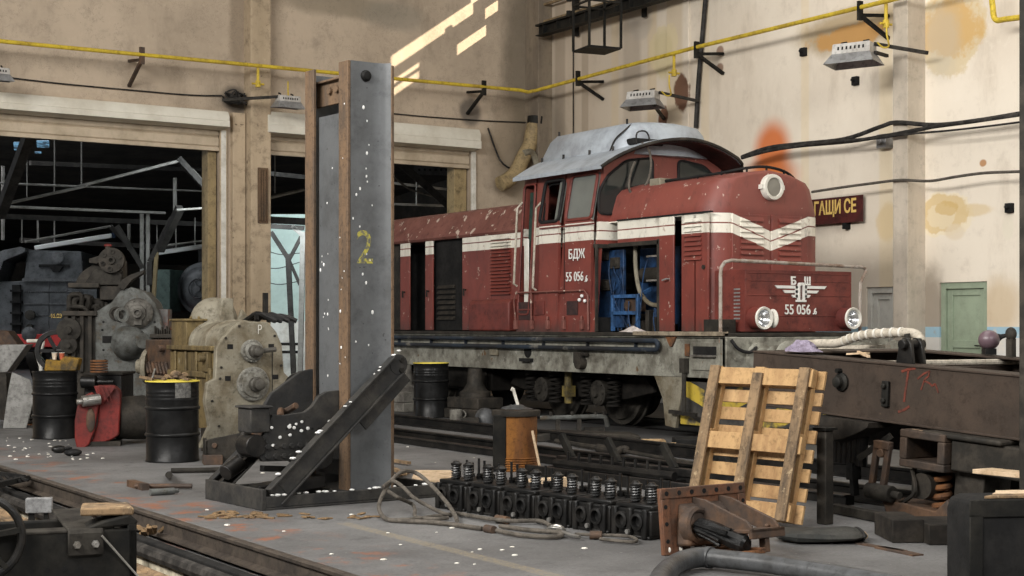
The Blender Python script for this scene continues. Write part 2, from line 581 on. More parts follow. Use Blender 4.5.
def thing(name, label, cat, loc=(0, 0, 0), rz=0.0, group=None):
    o = bpy.data.objects.new(name, None)
    o.empty_display_size = 0.2
    COL.objects.link(o)
    o.location = loc
    o.rotation_euler = (0, 0, rz)
    o['label'] = label
    o['category'] = cat
    if group:
        o['group'] = group
    return o


def tag(o, label, cat, group=None, kind=None):
    o['label'] = label
    o['category'] = cat
    if group:
        o['group'] = group
    if kind:
        o['kind'] = kind
    return o


def copy_tree(o, parent=None):
    c = o.copy()
    COL.objects.link(c)
    if parent is not None:
        c.parent = parent
    for ch in list(o.children):
        copy_tree(ch, c)
    return c


def text(name, body, mat, parent, loc, rot, size, sx=1.0, extrude=0.004, offset=0.0, label=None, align='CENTER', shear=0):
    cu = bpy.data.curves.new(name, 'FONT')
    cu.body = body
    cu.size = size
    cu.extrude = extrude
    cu.offset = offset
    cu.shear = shear
    cu.align_x = align
    cu.align_y = 'CENTER'
    cu.materials.append(M[mat])
    tmp = bpy.data.objects.new('tmp', cu)
    COL.objects.link(tmp)
    dg = bpy.context.evaluated_depsgraph_get()
    me = bpy.data.meshes.new_from_object(tmp.evaluated_get(dg))
    me.name = name
    bpy.data.objects.remove(tmp)
    bpy.data.curves.remove(cu)
    o = bpy.data.objects.new(name, me)
    COL.objects.link(o)
    o.parent = parent
    o.location = loc
    o.rotation_euler = rot
    o.scale = (sx, 1, 1)
    if label:
        o['label'] = label
    return o


def arc(c, r, a0, a1, n=8):
    return [(c[0] + r * math.cos(R(a0 + (a1 - a0) * i / n)), c[1] + r * math.sin(R(a0 + (a1 - a0) * i / n))) for i in range(n + 1)]


def smooth_path(pts, k=6):
    P = [Vector(p) for p in pts]
    out = []
    for i in range(len(P) - 1):
        p0, p1, p2, p3 = P[max(i - 1, 0)], P[i], P[i + 1], P[min(i + 2, len(P) - 1)]
        for j in range(k):
            t = j / k
            out.append(0.5 * ((2 * p1) + (p2 - p0) * t + (2 * p0 - 5 * p1 + 4 * p2 - p3) * t * t + (3 * p1 - p0 - 3 * p2 + p3) * t ** 3))
    out.append(P[-1])
    return out


def coil(c, r, h, turns, wire, n=14):
    return [(c[0] + r * math.cos(2 * PI * i / n), c[1] + r * math.sin(2 * PI * i / n), c[2] + h * i / (n * turns)) for i in range(int(n * turns) + 1)]


# ================================================================== SETTING
def tile(mb, x0, x1, z0, z1, holes, mk):
    """rectangle minus rectangular holes, as boxes through mk(xa, xb, za, zb)"""
    xs = sorted({x0, x1, *[min(max(h[0], x0), x1) for h in holes], *[min(max(h[1], x0), x1) for h in holes]})
    for a, b in zip(xs, xs[1:]):
        if b - a < 1e-6:
            continue
        cut = sorted([(max(h[2], z0), min(h[3], z1)) for h in holes if h[0] <= a + 1e-6 and h[1] >= b - 1e-6])
        z = z0
        for c, d in cut:
            if c > z:
                mk(a, b, z, c)
            z = max(z, d)
        if z < z1:
            mk(a, b, z, z1)


# ---- floor
def floor_mat():
    k = NT('shop_floor')
    n1 = k.noise(0.55, 7, 0.65)
    n2 = k.noise(3.2, 6, 0.7, k.vmath('ADD', k.P, (4, 9, 0)))
    n3 = k.noise(38, 6, 0.8)
    col = k.mix(k.step(n1, 0.36, 0.66), (0.165, 0.162, 0.160), (0.088, 0.086, 0.085))
    col = k.mix(k.math('MULTIPLY', k.step(n2, 0.54, 0.68), 0.6), col, (0.055, 0.053, 0.052))
    col = k.mix(k.math('MULTIPLY', k.step(n3, 0.52, 0.62), 0.62), col, (0.050, 0.049, 0.048))
    col = k.mix(k.math('MULTIPLY', k.step(n3, 0.44, 0.34), 0.55), col, (0.26, 0.255, 0.25))
    x, y, z = k.sep(k.P)
    # worn yellow lane line
    ln = k.math('LESS_THAN', k.math('ABSOLUTE', k.math('SUBTRACT', x, 5.03)), 0.055)
    ln = k.math('MULTIPLY', ln, k.math('LESS_THAN', y, 10.4))
    ln = k.math('MULTIPLY', ln, k.step(n3, 0.42, 0.62))
    col = k.mix(k.math('MULTIPLY', ln, 0.6), col, (0.34, 0.27, 0.15))
    # rust beside the first rail
    d = k.math('SUBTRACT', 1.0, k.step(k.math('ABSOLUTE', k.math('SUBTRACT', x, 4.28)), 0.10, 0.55))
    rs = k.math('MULTIPLY', d, k.step(k.noise(2.3, 6, 0.7, k.vmath('ADD', k.P, (1, 5, 2))), 0.52, 0.64))
    col = k.mix(k.math('MULTIPLY', rs, 0.8), col, (0.26, 0.085, 0.03))
    speck = k.step(k.noise(17, 2, 0.5, k.vmath('ADD', k.P, (8, 8, 8))), 0.745, 0.77)
    col = k.mix(k.math('MULTIPLY', speck, 0.7), col, (0.42, 0.40, 0.37))
    # floor colour turns darker towards the engine and beneath it
    oil = k.math('MULTIPLY', k.step(x, 10.5, 13.0), 0.75)
    col = k.mix(oil, col, (0.028, 0.027, 0.026))
    k.bump(k.math('ADD', n2, k.math('MULTIPLY', n3, 0.4)), 0.25, 0.01)
    return k.done(col, k.math('ADD', 0.42, k.math('MULTIPLY', n2, 0.35)))


M['floor'] = floor_mat()
fl = MB()
fl.box(4.02, 18.4, -4, 27.6, -0.6, 0)
fl.box(-14, 2.44, -4, 27.6, -0.6, 0)
fl.box(3.60, 4.02, -4, 27.6, -0.9, -0.17)
fl.box(2.44, 2.92, -4, 27.6, -0.9, -0.17)
fl.box(2.92, 3.60, 18.5, 27.6, -0.9, -0.17)
fl.box(2.92, 3.60, -4, 18.5, -1.1, -0.95)
fl.box(-20, 40, 27.6, 95, -0.6, -0.02)
fl.build('floor', 'floor', kind='structure')
pw = MB()
pw.box(3.585, 3.615, -2, 18.5, -0.95, -0.175)
pw.build('trim_1', grimy('pit_whitewash', (0.56, 0.50, 0.38), (0.10, 0.085, 0.06), 4, 0.8, streak=True), kind='structure')


# ---- right wall: cream plaster, damp, bare patches, waist band
def wall_right_mat():
    k = NT('plaster_cream')
    n1 = k.noise(0.35, 6, 0.6)
    n2 = k.noise(1.6, 6, 0.68, k.scale(k.P, (1, 1, 0.35)))
    x, y, z = k.sep(k.P)
    col = k.mix(k.step(n1, 0.35, 0.7), (0.80, 0.72, 0.605), (0.70, 0.615, 0.505))
    col = k.mix(k.math('MULTIPLY', k.step(n2, 0.5, 0.72), 0.35), col, (0.42, 0.345, 0.26))
    n6 = k.noise(2.4, 9, 0.75)
    col = k.mix(k.math('MULTIPLY', k.step(n6, 0.52, 0.70), 0.30), col, (0.46, 0.39, 0.31))
    col = k.mix(k.math('MULTIPLY', k.step(n6, 0.44, 0.34), 0.35), col, (0.82, 0.75, 0.64))
    # light falling off towards the corner, put into a browner wall colour
    col = k.mix(k.math('MULTIPLY', k.step(y, 20.0, 26.5), 0.55), col, (0.36, 0.275, 0.19))

    def spot(u, v, ru, rv, c, amt, warp=0.45, ns=1.4, soft=0.22):
        nonlocal col
        p = on_x(u, v, WALL_X)
        s = p.dot(FW) / F_PX
        r = (3.0, ru * s / 0.70, rv * s)
        col = k.mix(k.math('MULTIPLY', k.blob(p, r, warp, ns, soft), amt), col, c)

    # long stains run down at the panel joints
    for u, w, c in ((652, 6, (0.60, 0.46, 0.26)), (676, 10, (0.50, 0.38, 0.22)), (615, 5, (0.62, 0.5, 0.32)), (585, 5, (0.26, 0.2, 0.14)), (632, 12, (0.34, 0.28, 0.22)), (560, 8, (0.24, 0.19, 0.14)), (705, 5, (0.66, 0.53, 0.34)), (805, 4, (0.74, 0.6, 0.38)), (886, 6, (0.74, 0.6, 0.36))):
        p = on_x(u, 100, WALL_X)
        dd = k.math('ABSOLUTE', k.math('SUBTRACT', y, p.y))
        f = k.math('SUBTRACT', 1.0, k.step(dd, w * 0.018, w * 0.03))
        col = k.mix(k.math('MULTIPLY', f, 0.45), col, c)
    spot(850, 30, 48, 20, (0.42, 0.32, 0.19), 0.9, 0.5, 1.5, 0.35)
    spot(850, 36, 36, 11, (0.55, 0.28, 0.07), 0.8, 0.9, 3.5, 0.2)
    spot(952, 30, 32, 44, (0.64, 0.52, 0.32), 0.85, 0.5, 2.0, 0.06)
    spot(948, 30, 27, 28, (0.60, 0.36, 0.11), 0.75, 0.9, 3.5, 0.2)
    spot(942, 40, 16, 36, (0.48, 0.44, 0.36), 0.5, 0.5, 2.5, 0.4)
    spot(942, 215, 27, 21, (0.80, 0.70, 0.52), 0.9, 0.5, 2.6, 0.04)
    spot(941, 214, 24, 18, (0.66, 0.50, 0.26), 0.85, 0.55, 2.6, 0.06)
    spot(940, 216, 14, 12, (0.74, 0.63, 0.44), 0.8, 0.7, 4.5, 0.06)
    spot(947, 208, 11, 7, (0.58, 0.39, 0.13), 0.6, 0.8, 5.0, 0.1)
    spot(975, 210, 16, 6, (0.66, 0.5, 0.26), 0.6, 0.5, 2.5, 0.25)
    spot(888, 222, 10, 18, (0.66, 0.5, 0.26), 0.6, 0.5, 2.2)
    spot(955, 232, 9, 8, (0.71, 0.6, 0.44), 0.7, 0.2, 2)
    spot(1008, 228, 5, 12, (0.74, 0.68, 0.55), 0.7, 0.2, 2)
    spot(772, 150, 17, 26, (0.62, 0.16, 0.035), 0.95, 0.12, 1.2, 0.45)
    spot(770, 178, 26, 20, (0.62, 0.17, 0.04), 0.9, 0.12, 1.2, 0.45)
    spot(683, 92, 8, 19, (0.13, 0.055, 0.028), 0.95, 0.5, 2.5, 0.12)
    spot(664, 117, 6, 11, (0.15, 0.06, 0.03), 0.95, 0.4, 2.5, 0.12)
    spot(664, 50, 16, 28, (0.66, 0.56, 0.34), 0.7, 0.6, 2.0, 0.06)
    spot(720, 51, 4, 5, (0.2, 0.1, 0.06), 0.8, 0.3, 2.5)
    spot(720, 68, 4, 5, (0.2, 0.1, 0.06), 0.8, 0.3, 2.5)
    spot(983, 163, 3, 3.5, (0.45, 0.22, 0.08), 0.9, 0.3, 3)
    spot(664, 55, 12, 24, (0.55, 0.47, 0.27), 0.6, 0.4, 1.5)
    spot(930, 310, 16, 40, (0.22, 0.175, 0.13), 0.75, 0.6, 1.6, 0.45)
    spot(1000, 305, 18, 26, (0.50, 0.35, 0.17), 0.55, 0.5, 1.5, 0.5)
    spot(548, 150, 22, 60, (0.14, 0.115, 0.085), 0.6, 0.5, 1.3, 0.5)
    spot(640, 20, 14, 18, (0.45, 0.40, 0.34), 0.6, 0.4, 1.5)
    # waist band
    n4 = k.step(k.noise(2.2, 6, 0.7), 0.56, 0.68)
    blue = k.math('MULTIPLY', k.math('LESS_THAN', z, 1.46), k.math('GREATER_THAN', z, 1.30))
    white = k.math('LESS_THAN', z, 1.30)
    keep = k.math('SUBTRACT', 1.0, k.math('MULTIPLY', n4, 0.6))
    col = k.mix(k.math('MULTIPLY', blue, keep), col, (0.33, 0.50, 0.60))
    col = k.mix(k.math('MULTIPLY', white, keep), col, (0.64, 0.62, 0.58))
    k.bump(k.math('ADD', n2, n1), 0.3, 0.03)
    return k.done(col, 0.85)


M['plaster_cream'] = wall_right_mat()


def y_of(u):
    return on_x(u, HOR, WALL_X).y


D1 = (y_of(895), y_of(866), 0.0, on_x(880, 287, WALL_X).z)
D2 = (y_of(987), y_of(939.5), 0.0, on_x(962, 282, WALL_X).z)
SUN_SLOTS = []


def sun_slot(ua, va, ub, vb, half, v_to_x=WALL_X + 0.0):
    """unseen gap, added and shaped high in the right wall, that lets the sun onto the gable wall between two seen points"""
    a, b = on_back(ua, va), on_back(ub, vb)
    qa = a - SUN_D * ((a.x - v_to_x) / SUN_D.x)
    qb = b - SUN_D * ((b.x - v_to_x) / SUN_D.x)
    z = (qa.z + qb.z) / 2
    SUN_SLOTS.append((min(qa.y, qb.y), max(qa.y, qb.y), z - half, z + half))


sun_slot(390, 68, 473, 2, 0.14)
sun_slot(389, 90, 419, 70, 0.17)
sun_slot(456, 50, 486, 28, 0.14)
sun_slot(484, 16, 535, -22, 0.12)
sun_slot(470, 0, 520, -38, 0.16)
wr = MB()
holes = [D1, D2] + SUN_SLOTS


def mk_wr(a, b, c, d):
    thick = 0.03 if c > 7.9 else 0.32
    wr.box(WALL_X, WALL_X + thick, a, b, c, d)


upper = 7.95
tile(wr, -4.0, 27.7, 0.0, upper, [D1, D2], mk_wr)
tile(wr, -4.0, 27.7, upper, 12.5, SUN_SLOTS, mk_wr)
wr.build('wall_right', 'plaster_cream', kind='structure')
# pilasters on it
for i, (ua, ub, dep) in enumerate(((895, 927, 0.39), (668, 690, 0.04), (528, 541, 0.35))):
    mb = MB()
    if i == 0:
        y0, y1 = 16.64, 16.94
    else:
        y0, y1 = y_of(ub), y_of(ua)
    if i == 2:
        y0, y1 = 27.05, 27.6
    mb.box(WALL_X - dep, WALL_X + 0.02, y0, y1, 0, 12)
    mb.build('trim_%d' % (i + 2), 'plaster_cream' if i == 1 else grimy('pilaster_plaster_%d' % i, ((0.60, 0.53, 0.44), (0.44, 0.36, 0.26), (0.26, 0.21, 0.15))[i],
             ((0.48, 0.42, 0.34), (0.30, 0.23, 0.15), (0.16, 0.13, 0.10))[i], 1.6, 0.85, streak=True, grime=0.35), kind='structure', bevel=0.01)


# doors in the right wall
def door(n, d, mat, panels, shade):
    y0, y1, z0, z1 = d
    fr = MB()
    xf = WALL_X + 0.03
    for ya, yb in ((y0, y0 + 0.09), (y1 - 0.09, y1)):
        fr.box(xf, xf + 0.12, ya + 0.002, yb - 0.002, 0, z1 - 0.002)
    fr.box(xf, xf + 0.12, y0 + 0.091, y1 - 0.091, z1 - 0.10, z1 - 0.002)
    root = fr.build('door_%d' % n, mat, kind='structure', bevel=0.006)
    lf = MB()
    ya, yb, zt = y0 + 0.09, y1 - 0.09, z1 - 0.10
    lf.box(xf + 0.07, xf + 0.10, ya, yb, 0.02, zt)
    s = 0.10
    for a, b, c, e in ((ya, ya + s, 0.02, zt), (yb - s, yb, 0.02, zt), (ya + s, yb - s, zt - s, zt), (ya + s, yb - s, 1.14, 1.26), (ya + s, yb - s, 0.02, 0.2)):
        lf.box(xf + 0.045, xf + 0.08, a, b, c, e)
    lf.build('leaf', mat, root, bevel=0.005)
    hd = MB()
    yh = ya + 0.05
    hd.box(xf + 0.035, xf + 0.045, yh - 0.02, yh + 0.02, 1.08, 1.24)
    hd.cyl((xf + 0.04, yh, 1.18), (xf - 0.01, yh, 1.18), 0.009, n=8)
    hd.cyl((xf - 0.01, yh, 1.18), (xf - 0.01, yh + 0.11, 1.18), 0.009, n=8)
    hd.build('handle', 'black_iron', root)
    bk = MB()
    bk.box(WALL_X + 0.3, WALL_X + 0.33, y0 - 0.05, y1 + 0.05, 0, z1 + 0.05)
    bk.build('frame_back', 'soot', root)


door(1, D1, 'door_white', 2, 0)
door(2, D2, 'door_green', 2, 0)


# ---- gable wall with the two gates: local x runs right along the wall, local y out of the hall
def wall_back_mat():
    k = NT('plaster_tan')
    n1 = k.noise(0.45, 6, 0.62)
    n2 = k.noise(1.5, 6, 0.7, k.scale(k.P, (1, 1, 0.4)))
    x, y, z = k.sep(k.P)
    col = k.mix(k.step(n1, 0.36, 0.68), (0.50, 0.405, 0.305), (0.40, 0.322, 0.24))
    col = k.mix(k.math('MULTIPLY', k.step(n2, 0.50, 0.74), 0.5), col, (0.225, 0.18, 0.13))
    n6 = k.noise(2.2, 9, 0.76)
    col = k.mix(k.math('MULTIPLY', k.step(n6, 0.49, 0.68), 0.5), col, (0.25, 0.205, 0.155))
    col = k.mix(k.math('MULTIPLY', k.step(n6, 0.45, 0.34), 0.35), col, (0.58, 0.48, 0.36))

    def spot(u, v, ru, rv, c, amt, warp=0.45, ns=1.3, soft=0.35):
        nonlocal col
        p = on_back(u, v)
        q = p - CORNER
        s = p.dot(FW) / F_PX
        lc = Vector((-q.dot(BL), 0, p.z))
        col = k.mix(k.math('MULTIPLY', k.blob(lc, (ru * s / 0.86, 3, rv * s), warp, ns, soft), amt), col, c)

    spot(470, 112, 10, 14, (0.08, 0.07, 0.06), 0.8)
    spot(236, 100, 12, 14, (0.05, 0.042, 0.035), 0.85)
    spot(238, 20, 8, 50, (0.20, 0.15, 0.10), 0.6)
    spot(340, 5, 60, 12, (0.19, 0.16, 0.11), 0.6)
    spot(525, 60, 22, 90, (0.14, 0.115, 0.08), 0.7)
    spot(515, 150, 26, 50, (0.20, 0.155, 0.10), 0.6)
    spot(395, 15, 30, 14, (0.27, 0.24, 0.19), 0.6)
    crack = k.math('ABSOLUTE', k.math('SUBTRACT', k.noise(0.8, 7, 0.75), 0.5))
    col = k.mix(k.math('MULTIPLY', k.math('SUBTRACT', 1.0, k.step(crack, 0.0, 0.006)), 0.35), col, (0.1, 0.08, 0.06))
    k.bump(k.math('ADD', n2, n1), 0.3, 0.03)
    return k.done(col, 0.88)


M['plaster_tan'] = wall_back_mat()
S2R, S2L = back_s(471), back_s(267.5)
S1R = back_s(220.5)
S1L = S1R + 5.4
GATE_TOP = on_back(430, 140).z
GROOT = (CORNER.x, CORNER.y, 0)


def gable(o):
    o.location = GROOT
    o.rotation_euler = (0, 0, BANG)
    return o


wb_ = MB()
tile(wb_, -26.0, 0.2, 0, 12.5, [(-S2L, -S2R, 0, GATE_TOP), (-S1L, -S1R, 0, GATE_TOP)], lambda a, b, c, d: wb_.box(a, b, 0, 0.42, c, d))
gable(wb_.build('wall_back', 'plaster_tan', kind='structure'))
# pilaster between the gates
pl = MB()
pa, pb = -back_s(244), -back_s(264)
pl.box(pa, pb, -0.30, 0.02, 0, 12)
pl.box(pa - 0.28, pa - 0.02, -0.12, 0.02, 0, GATE_TOP + 0.2)
pl.box(pa - 0.5, pa - 0.36, -0.05, 0.02, 0, GATE_TOP + 0.1)
gable(pl.build('trim_5', grimy('pillar_plaster', (0.50, 0.395, 0.275), (0.39, 0.305, 0.205), 1.3, 0.8, streak=True, spots=(0.2, 0.15, 0.1), spot_scale=8), kind='structure', bevel=0.012))

# roof closing the hall above the frame (light-tight but for the roof lights, which the area lamps stand for)
rf = MB()
rf.box(-14, 18.3, -8, 28.2, 12.4, 12.6)
rf.build('ceiling', 'soot', kind='structure')


# ---- roller shutters
def shutter(label, sl, sr, top_v, bot_v, u_ref, curtain_v):
    """sl, sr: distances from the corner; casing band from its seen edges at u_ref"""
    off = 0.34
    zt, zb = on_back(u_ref, top_v, off).z, on_back(u_ref, bot_v, off).z
    zc = on_back(u_ref, curtain_v, 0.1).z
    a, b = -sl, -sr
    root = thing('roller_shutter', label, 'roller shutter', GROOT, BANG)
    c = MB()
    h = zt - zb
    c.prism([(-0.002, zb), (-off, zb + 0.03), (-off, zb + 0.42 * h), (-off + 0.02, zb + 0.45 * h), (-off + 0.02, zt - 0.1), (-off + 0.09, zt), (-0.002, zt)], 'x', a - 0.14, b + 0.04)
    c.build('casing', 'shutter_white', root, bevel=0.006)
    q = MB()
    n = int((zb - zc) / 0.2) + 1
    for i in range(n + 2):
        z = zc + i * 0.2
        q.prism([(0.06, z), (0.03, z + 0.03), (0.03, z + 0.17), (0.06, z + 0.2), (0.09, z + 0.2), (0.09, z)], 'x', a + 0.02, b - 0.02)
    q.box(a + 0.02, b - 0.02, 0.015, 0.10, zc - 0.07, zc)
    q.build('curtain', 'shutter_curtain', root, bevel=0.004)
    for s in (a, b):
        g = MB()
        d = 1 if s == b else -1
        g.box(s - 0.01 * d, s + 0.09 * d, -0.06, -0.003, 0.0, zb)
        g.build('guide_rail', 'off_white', root, bevel=0.005)
    return root


shutter('long white roller shutter box over the steam engine gate', S1L, S1R, 101.2, 119.5, 115, 139.0)
shutter('shorter roller shutter rolled up over the gate behind the red locomotive', S2L, S2R, 125.6, 147, 440, 162.5)
# rusty ribbed panel on the pilaster
rp_ = thing('wall_panel', 'narrow rusty ribbed panel fixed to the pilaster between the gates', 'panel', GROOT, BANG)
m1, m2 = on_back(250, 167, 0.31), on_back(261, 223, 0.31)
xa_, xb_ = -back_s(250.5), -back_s(260.5)
mb = MB()
mb.box(xa_, xb_, -0.335, -0.302, m2.z, m1.z)
mb.build('back_plate', 'rust_edge', rp_, bevel=0.006)
for i in range(4):
    mb = MB()
    x_ = xa_ + (xb_ - xa_) * (0.12 + i * 0.25)
    mb.box(x_ - 0.018, x_ + 0.018, -0.365, -0.334, m2.z + 0.04, m1.z - 0.04)
    mb.build('rib', 'rust_edge', rp_, bevel=0.006)

# worn wooden posts inside the gates
for lab, s0, s1, ztop in (('brown scuffed gate post at the right jamb of the steam engine gate', S1R + 0.03, back_s(210.5), GATE_TOP - 0.03), ('tan gate post at the right jamb behind the rear hood', S2R + 0.03, S2R + 0.34, GATE_TOP - 0.03)):
    mb = MB()
    mb.box(-s1, -s0, 0.12, 0.40, 0, ztop)
    for i in range(9):
        mb.box(-(s0 + s1) / 2 - 0.02, -(s0 + s1) / 2 + 0.02, 0.11, 0.13, 0.4 + i * 0.5, 0.52 + i * 0.5)
    tag(gable(mb.build('gate_post', 'jamb_tan', bevel=0.008)), lab, 'post')

# ---- yellow gas pipe all along both walls
ZP = 6.40
pp = [on_back(-40, 37.2, 0.66), on_back(60, 47, 0.66), on_back(256, 65.5, 0.66), on_back(400, 79.2, 0.66), on_back(520, 90.2, 0.66)]
cor = Vector((17.37, CORNER.y - 0.72, ZP - 0.03))
pp += [cor + Vector((-0.10, 0, -0.02)), cor + Vector((-0.02, -0.03, 0)), cor + Vector((0, -0.14, 0)), Vector((17.37, 21.5, ZP + 0.06)), Vector((17.37, 16.5, ZP + 0.06)), Vector((17.37, 10, ZP + 0.06))]
gp = thing('gas_pipe', 'long yellow gas pipe carried on brackets high along both walls', 'pipe', (0, 0, 0))
mb = MB()
mb.tube(pp, 0.036, 10)
mb.build('pipe_run', 'yellow_paint', gp)
for u, v0, v1 in ((258, 66, 84), (886, 3, 24), (674, 55, 73)):
    p = on_back(u, v0, 0.62) if u < 400 else on_x(u, v0, 17.4)
    q = Vector((p.x, p.y, p.z - (v1 - v0) * p.dot(FW) / F_PX))
    mb = MB()
    mb.tube([p, q], 0.028, 8)
    mb.cyl(q + Vector((0, 0, 0.06)), q - Vector((0, 0, 0.06)), 0.05, n=8)
    mb.cyl(q - Vector((0.12, 0, 0)), q + Vector((0.12, 0, 0)), 0.02, n=8)
    mb.build('branch_pipe', 'yellow_paint', gp)
lp = MB()
a = on_x(991, -8, 17.5)
b = on_x(992.5, 22, 17.5)
c = on_x(1030, 16, 17.5)
lp.tube(smooth_path([a, b + Vector((0, 0, 0.25)), b + Vector((0, -0.05, 0.03)), b + Vector((0, -0.25, 0)), c], 5), 0.042, 10)
tag(lp.build('gas_pipe', 'yellow_paint'), 'yellow pipe bend beside the steel column at the top right', 'pipe')


def bracket(p, n, side_drop, label, mat='black_iron'):
    """p: pipe point; n: unit vector to the wall, arm reaches the wall; strut below"""
    root = thing('pipe_bracket', label, 'bracket', tuple(p), 0)
    mb = MB()
    L = 0.62
    mb.bar((0, 0, -0.06), Vector(n) * (L), 0.05, 0.05)
    mb.build('arm', mat, root)
    mb = MB()
    mb.bar((0, 0, -0.06), Vector(n) * (L) + Vector((0, 0, -side_drop)), 0.06, 0.05)
    mb.build('strut', mat, root)
    mb = MB()
    mb.bar((0, 0, -0.14), (0, 0, 0.16), 0.05, 0.09)
    mb.build('upright', mat, root)


for u, v, lab in ((142, 54.5, 'brown bracket holding the yellow pipe over the steam engine gate'), (484, 87, 'dark bracket holding the yellow pipe near the corner above the right shutter')):
    bracket(on_back(u, v, 0.66) - Vector((0, 0, 0.03)), tuple(-BN), 0.45, lab, 'brown_rust_steel' if u < 200 else 'black_iron')
for u, lab in ((578, 'dark wall bracket under the yellow pipe, next to the hanging cage'), (696.5, 'dark wall bracket under the yellow pipe above the cab roof'), (860, 'dark wall bracket under the yellow pipe above the right heater')):
    r_ = ray(u)
    t = 17.37 / r_.x
    bracket(Vector((17.37, r_.y * t, ZP + 0.0)), (1, 0, 0), 0.36, lab)


M['heater_white'] = grimy('heater_white', (0.52, 0.50, 0.47), (0.38, 0.36, 0.33), 4, 0.4)


# ---- infrared heaters
def heater(loc, rz, tilt, label, s=1.0, arm=None):
    root = thing('radiant_heater', label, 'heater', tuple(loc), rz)
    L, W = 0.78 * s, 0.40 * s
    e = Euler((tilt, 0, 0)).to_matrix()

    def ring(hw, hl, z):
        return [tuple(e @ Vector((sx * hl, sy * hw, z))) for sx, sy in ((-1, -1), (1, -1), (1, 1), (-1, 1))]
    mb = MB()
    mb.loft([ring(W * 0.32, L * 0.40, 0.20 * s), ring(W * 0.34, L * 0.42, 0.19 * s), ring(W * 0.38, L * 0.43, 0.02)])
    mb.build('housing', 'heater_white', root, bevel=0.006)
    mb = MB()
    mb.loft([ring(W * 0.38, L * 0.43, 0.02), ring(W * 0.62, L * 0.56, -0.15 * s), ring(W * 0.60, L * 0.545, -0.15 * s), ring(W * 0.36, L * 0.42, 0.0)], cap=False)
    mb.add(ring(W * 0.36, L * 0.42, 0.0), [(0, 1, 2, 3)])
    mb.build('reflector', 'alu', root)
    for sgn in (-1,):
        mb = MB()
        for i in range(7):
            c = e @ Vector((-L * 0.28 + i * L * 0.093, sgn * W * 0.352, 0.115 * s))
            mb.obox(c, (0.030 * s, 0.012, 0.055 * s), (tilt - 0.2, 0, 0))
        mb.build('vent_slots', 'soot', root, kind='stuff')
    mb = MB()
    c = e @ Vector((0, 0, -0.06))
    mb.obox(c, (L * 0.7, 0.03, 0.03))
    mb.build('burner_bar', 'axle_grey', root)
    mb = MB()
    for x in (-L * 0.3, L * 0.2):
        c = e @ Vector((x, 0.02, 0.24 * s))
        mb.tube([e @ Vector((x, 0, 0.19 * s)), c, c + Vector((0.03, 0.12, 0.03))], 0.016, 6)
    mb.build('hook', 'black_iron', root)
    if arm:
        mb = MB()
        for a, b, w in arm:
            mb.bar(Vector(a), Vector(b), w, w)
        mb.build('support_arm', 'axle_grey', root)
        mb = MB()
        a = Vector(arm[0][0])
        mb.tube(smooth_path([a + Vector((0.05, 0, 0.02)), a + Vector((0.12, 0.04, -0.06)), a + Vector((0.22, 0.03, -0.05)), a + Vector((0.2, 0.0, 0.12)), a + Vector((0.2, 0.0, 0.3))], 4), 0.014, 6)
        mb.build('gas_hose', 'yellow_paint', root)


ht = on_x(854, 56, 16.75)
ew = on_x(928, 53, 17.62)
dl = ew - ht
rzh = R(-68)
mi = Matrix.Rotation(-rzh, 3, 'Z')
heater(ht, rzh, R(-4), 'aluminium radiant heater on a wall arm beside the pilaster', 0.92,
       arm=[((0.30, 0.05, 0.16), tuple(mi @ dl + Vector((0, 0, 0.0))), 0.05), ((0.34, 0.0, 0.02), tuple(mi @ Vector((0.55, -0.15, 0.03))), 0.045)])
h2 = on_x(643, 101, 16.9)
e2 = on_x(698, 101, 17.9)
heater(h2, R(-62), R(-4), 'radiant heater on an arm above the cab roof', 0.85,
       arm=[((0.30, 0.05, 0.14), tuple(Matrix.Rotation(R(62), 3, 'Z') @ (e2 - h2)), 0.05), ((0.2, 0.0, -0.06), tuple(Matrix.Rotation(R(62), 3, 'Z') @ (on_x(664, 119, 18.0) - h2)), 0.05)])
heater(on_back(288, 103, 0.9), R(4), R(4), 'small white radiant heater left of the jack column top', 0.66,
       arm=[((-0.2, 0, 0.1), (-1.1, 0.5, 0.02), 0.05)])
heater(on_back(-4, 75, 0.9), R(4), R(4), 'small white radiant heater cut by the frame above the left shutter', 0.62,
       arm=[((-0.2, 0, 0.1), (-1.1, 0.5, 0.02), 0.05)])

# ---- wall sign
sp = thing('warning_sign', 'dark red wall sign with yellow Cyrillic capitals behind the locomotive nose', 'sign', tuple(on_x(863, 208, 17.90)), 0)
s_h, s_l = 0.43, 1.5
mb = MB()
mb.box(-0.012, 0.012, 0, s_l, -s_h / 2, s_h / 2)
mb.build('board', 'sign_red', sp, bevel=0.004)
text('lettering', 'ГАЩИ СЕ', 'letter_yellow', sp, (-0.016, 0.13, 0.04), (R(90), 0, R(-90)), 0.30, 0.72, 0.002, 0.008, align='RIGHT')
mb = MB()
mb.box(-0.01, 0.1, 0.38, 0.46, -s_h / 2 - 0.1, -s_h / 2)
mb.box(0.0, 0.1, 0.2, 0.24, -0.05, 0.05)
mb.build('mounting_block', 'soot', sp)


# ---- cables
def cable(pts, r, label, mat='cable_black', name='cable', k=5):
    mb = MB()
    mb.tube(smooth_path(pts, k), r, 7)
    return tag(mb.build(name, mat), label, 'cable')


def wx(u, v, off=0.06):
    return on_x(u, v, WALL_X - off)


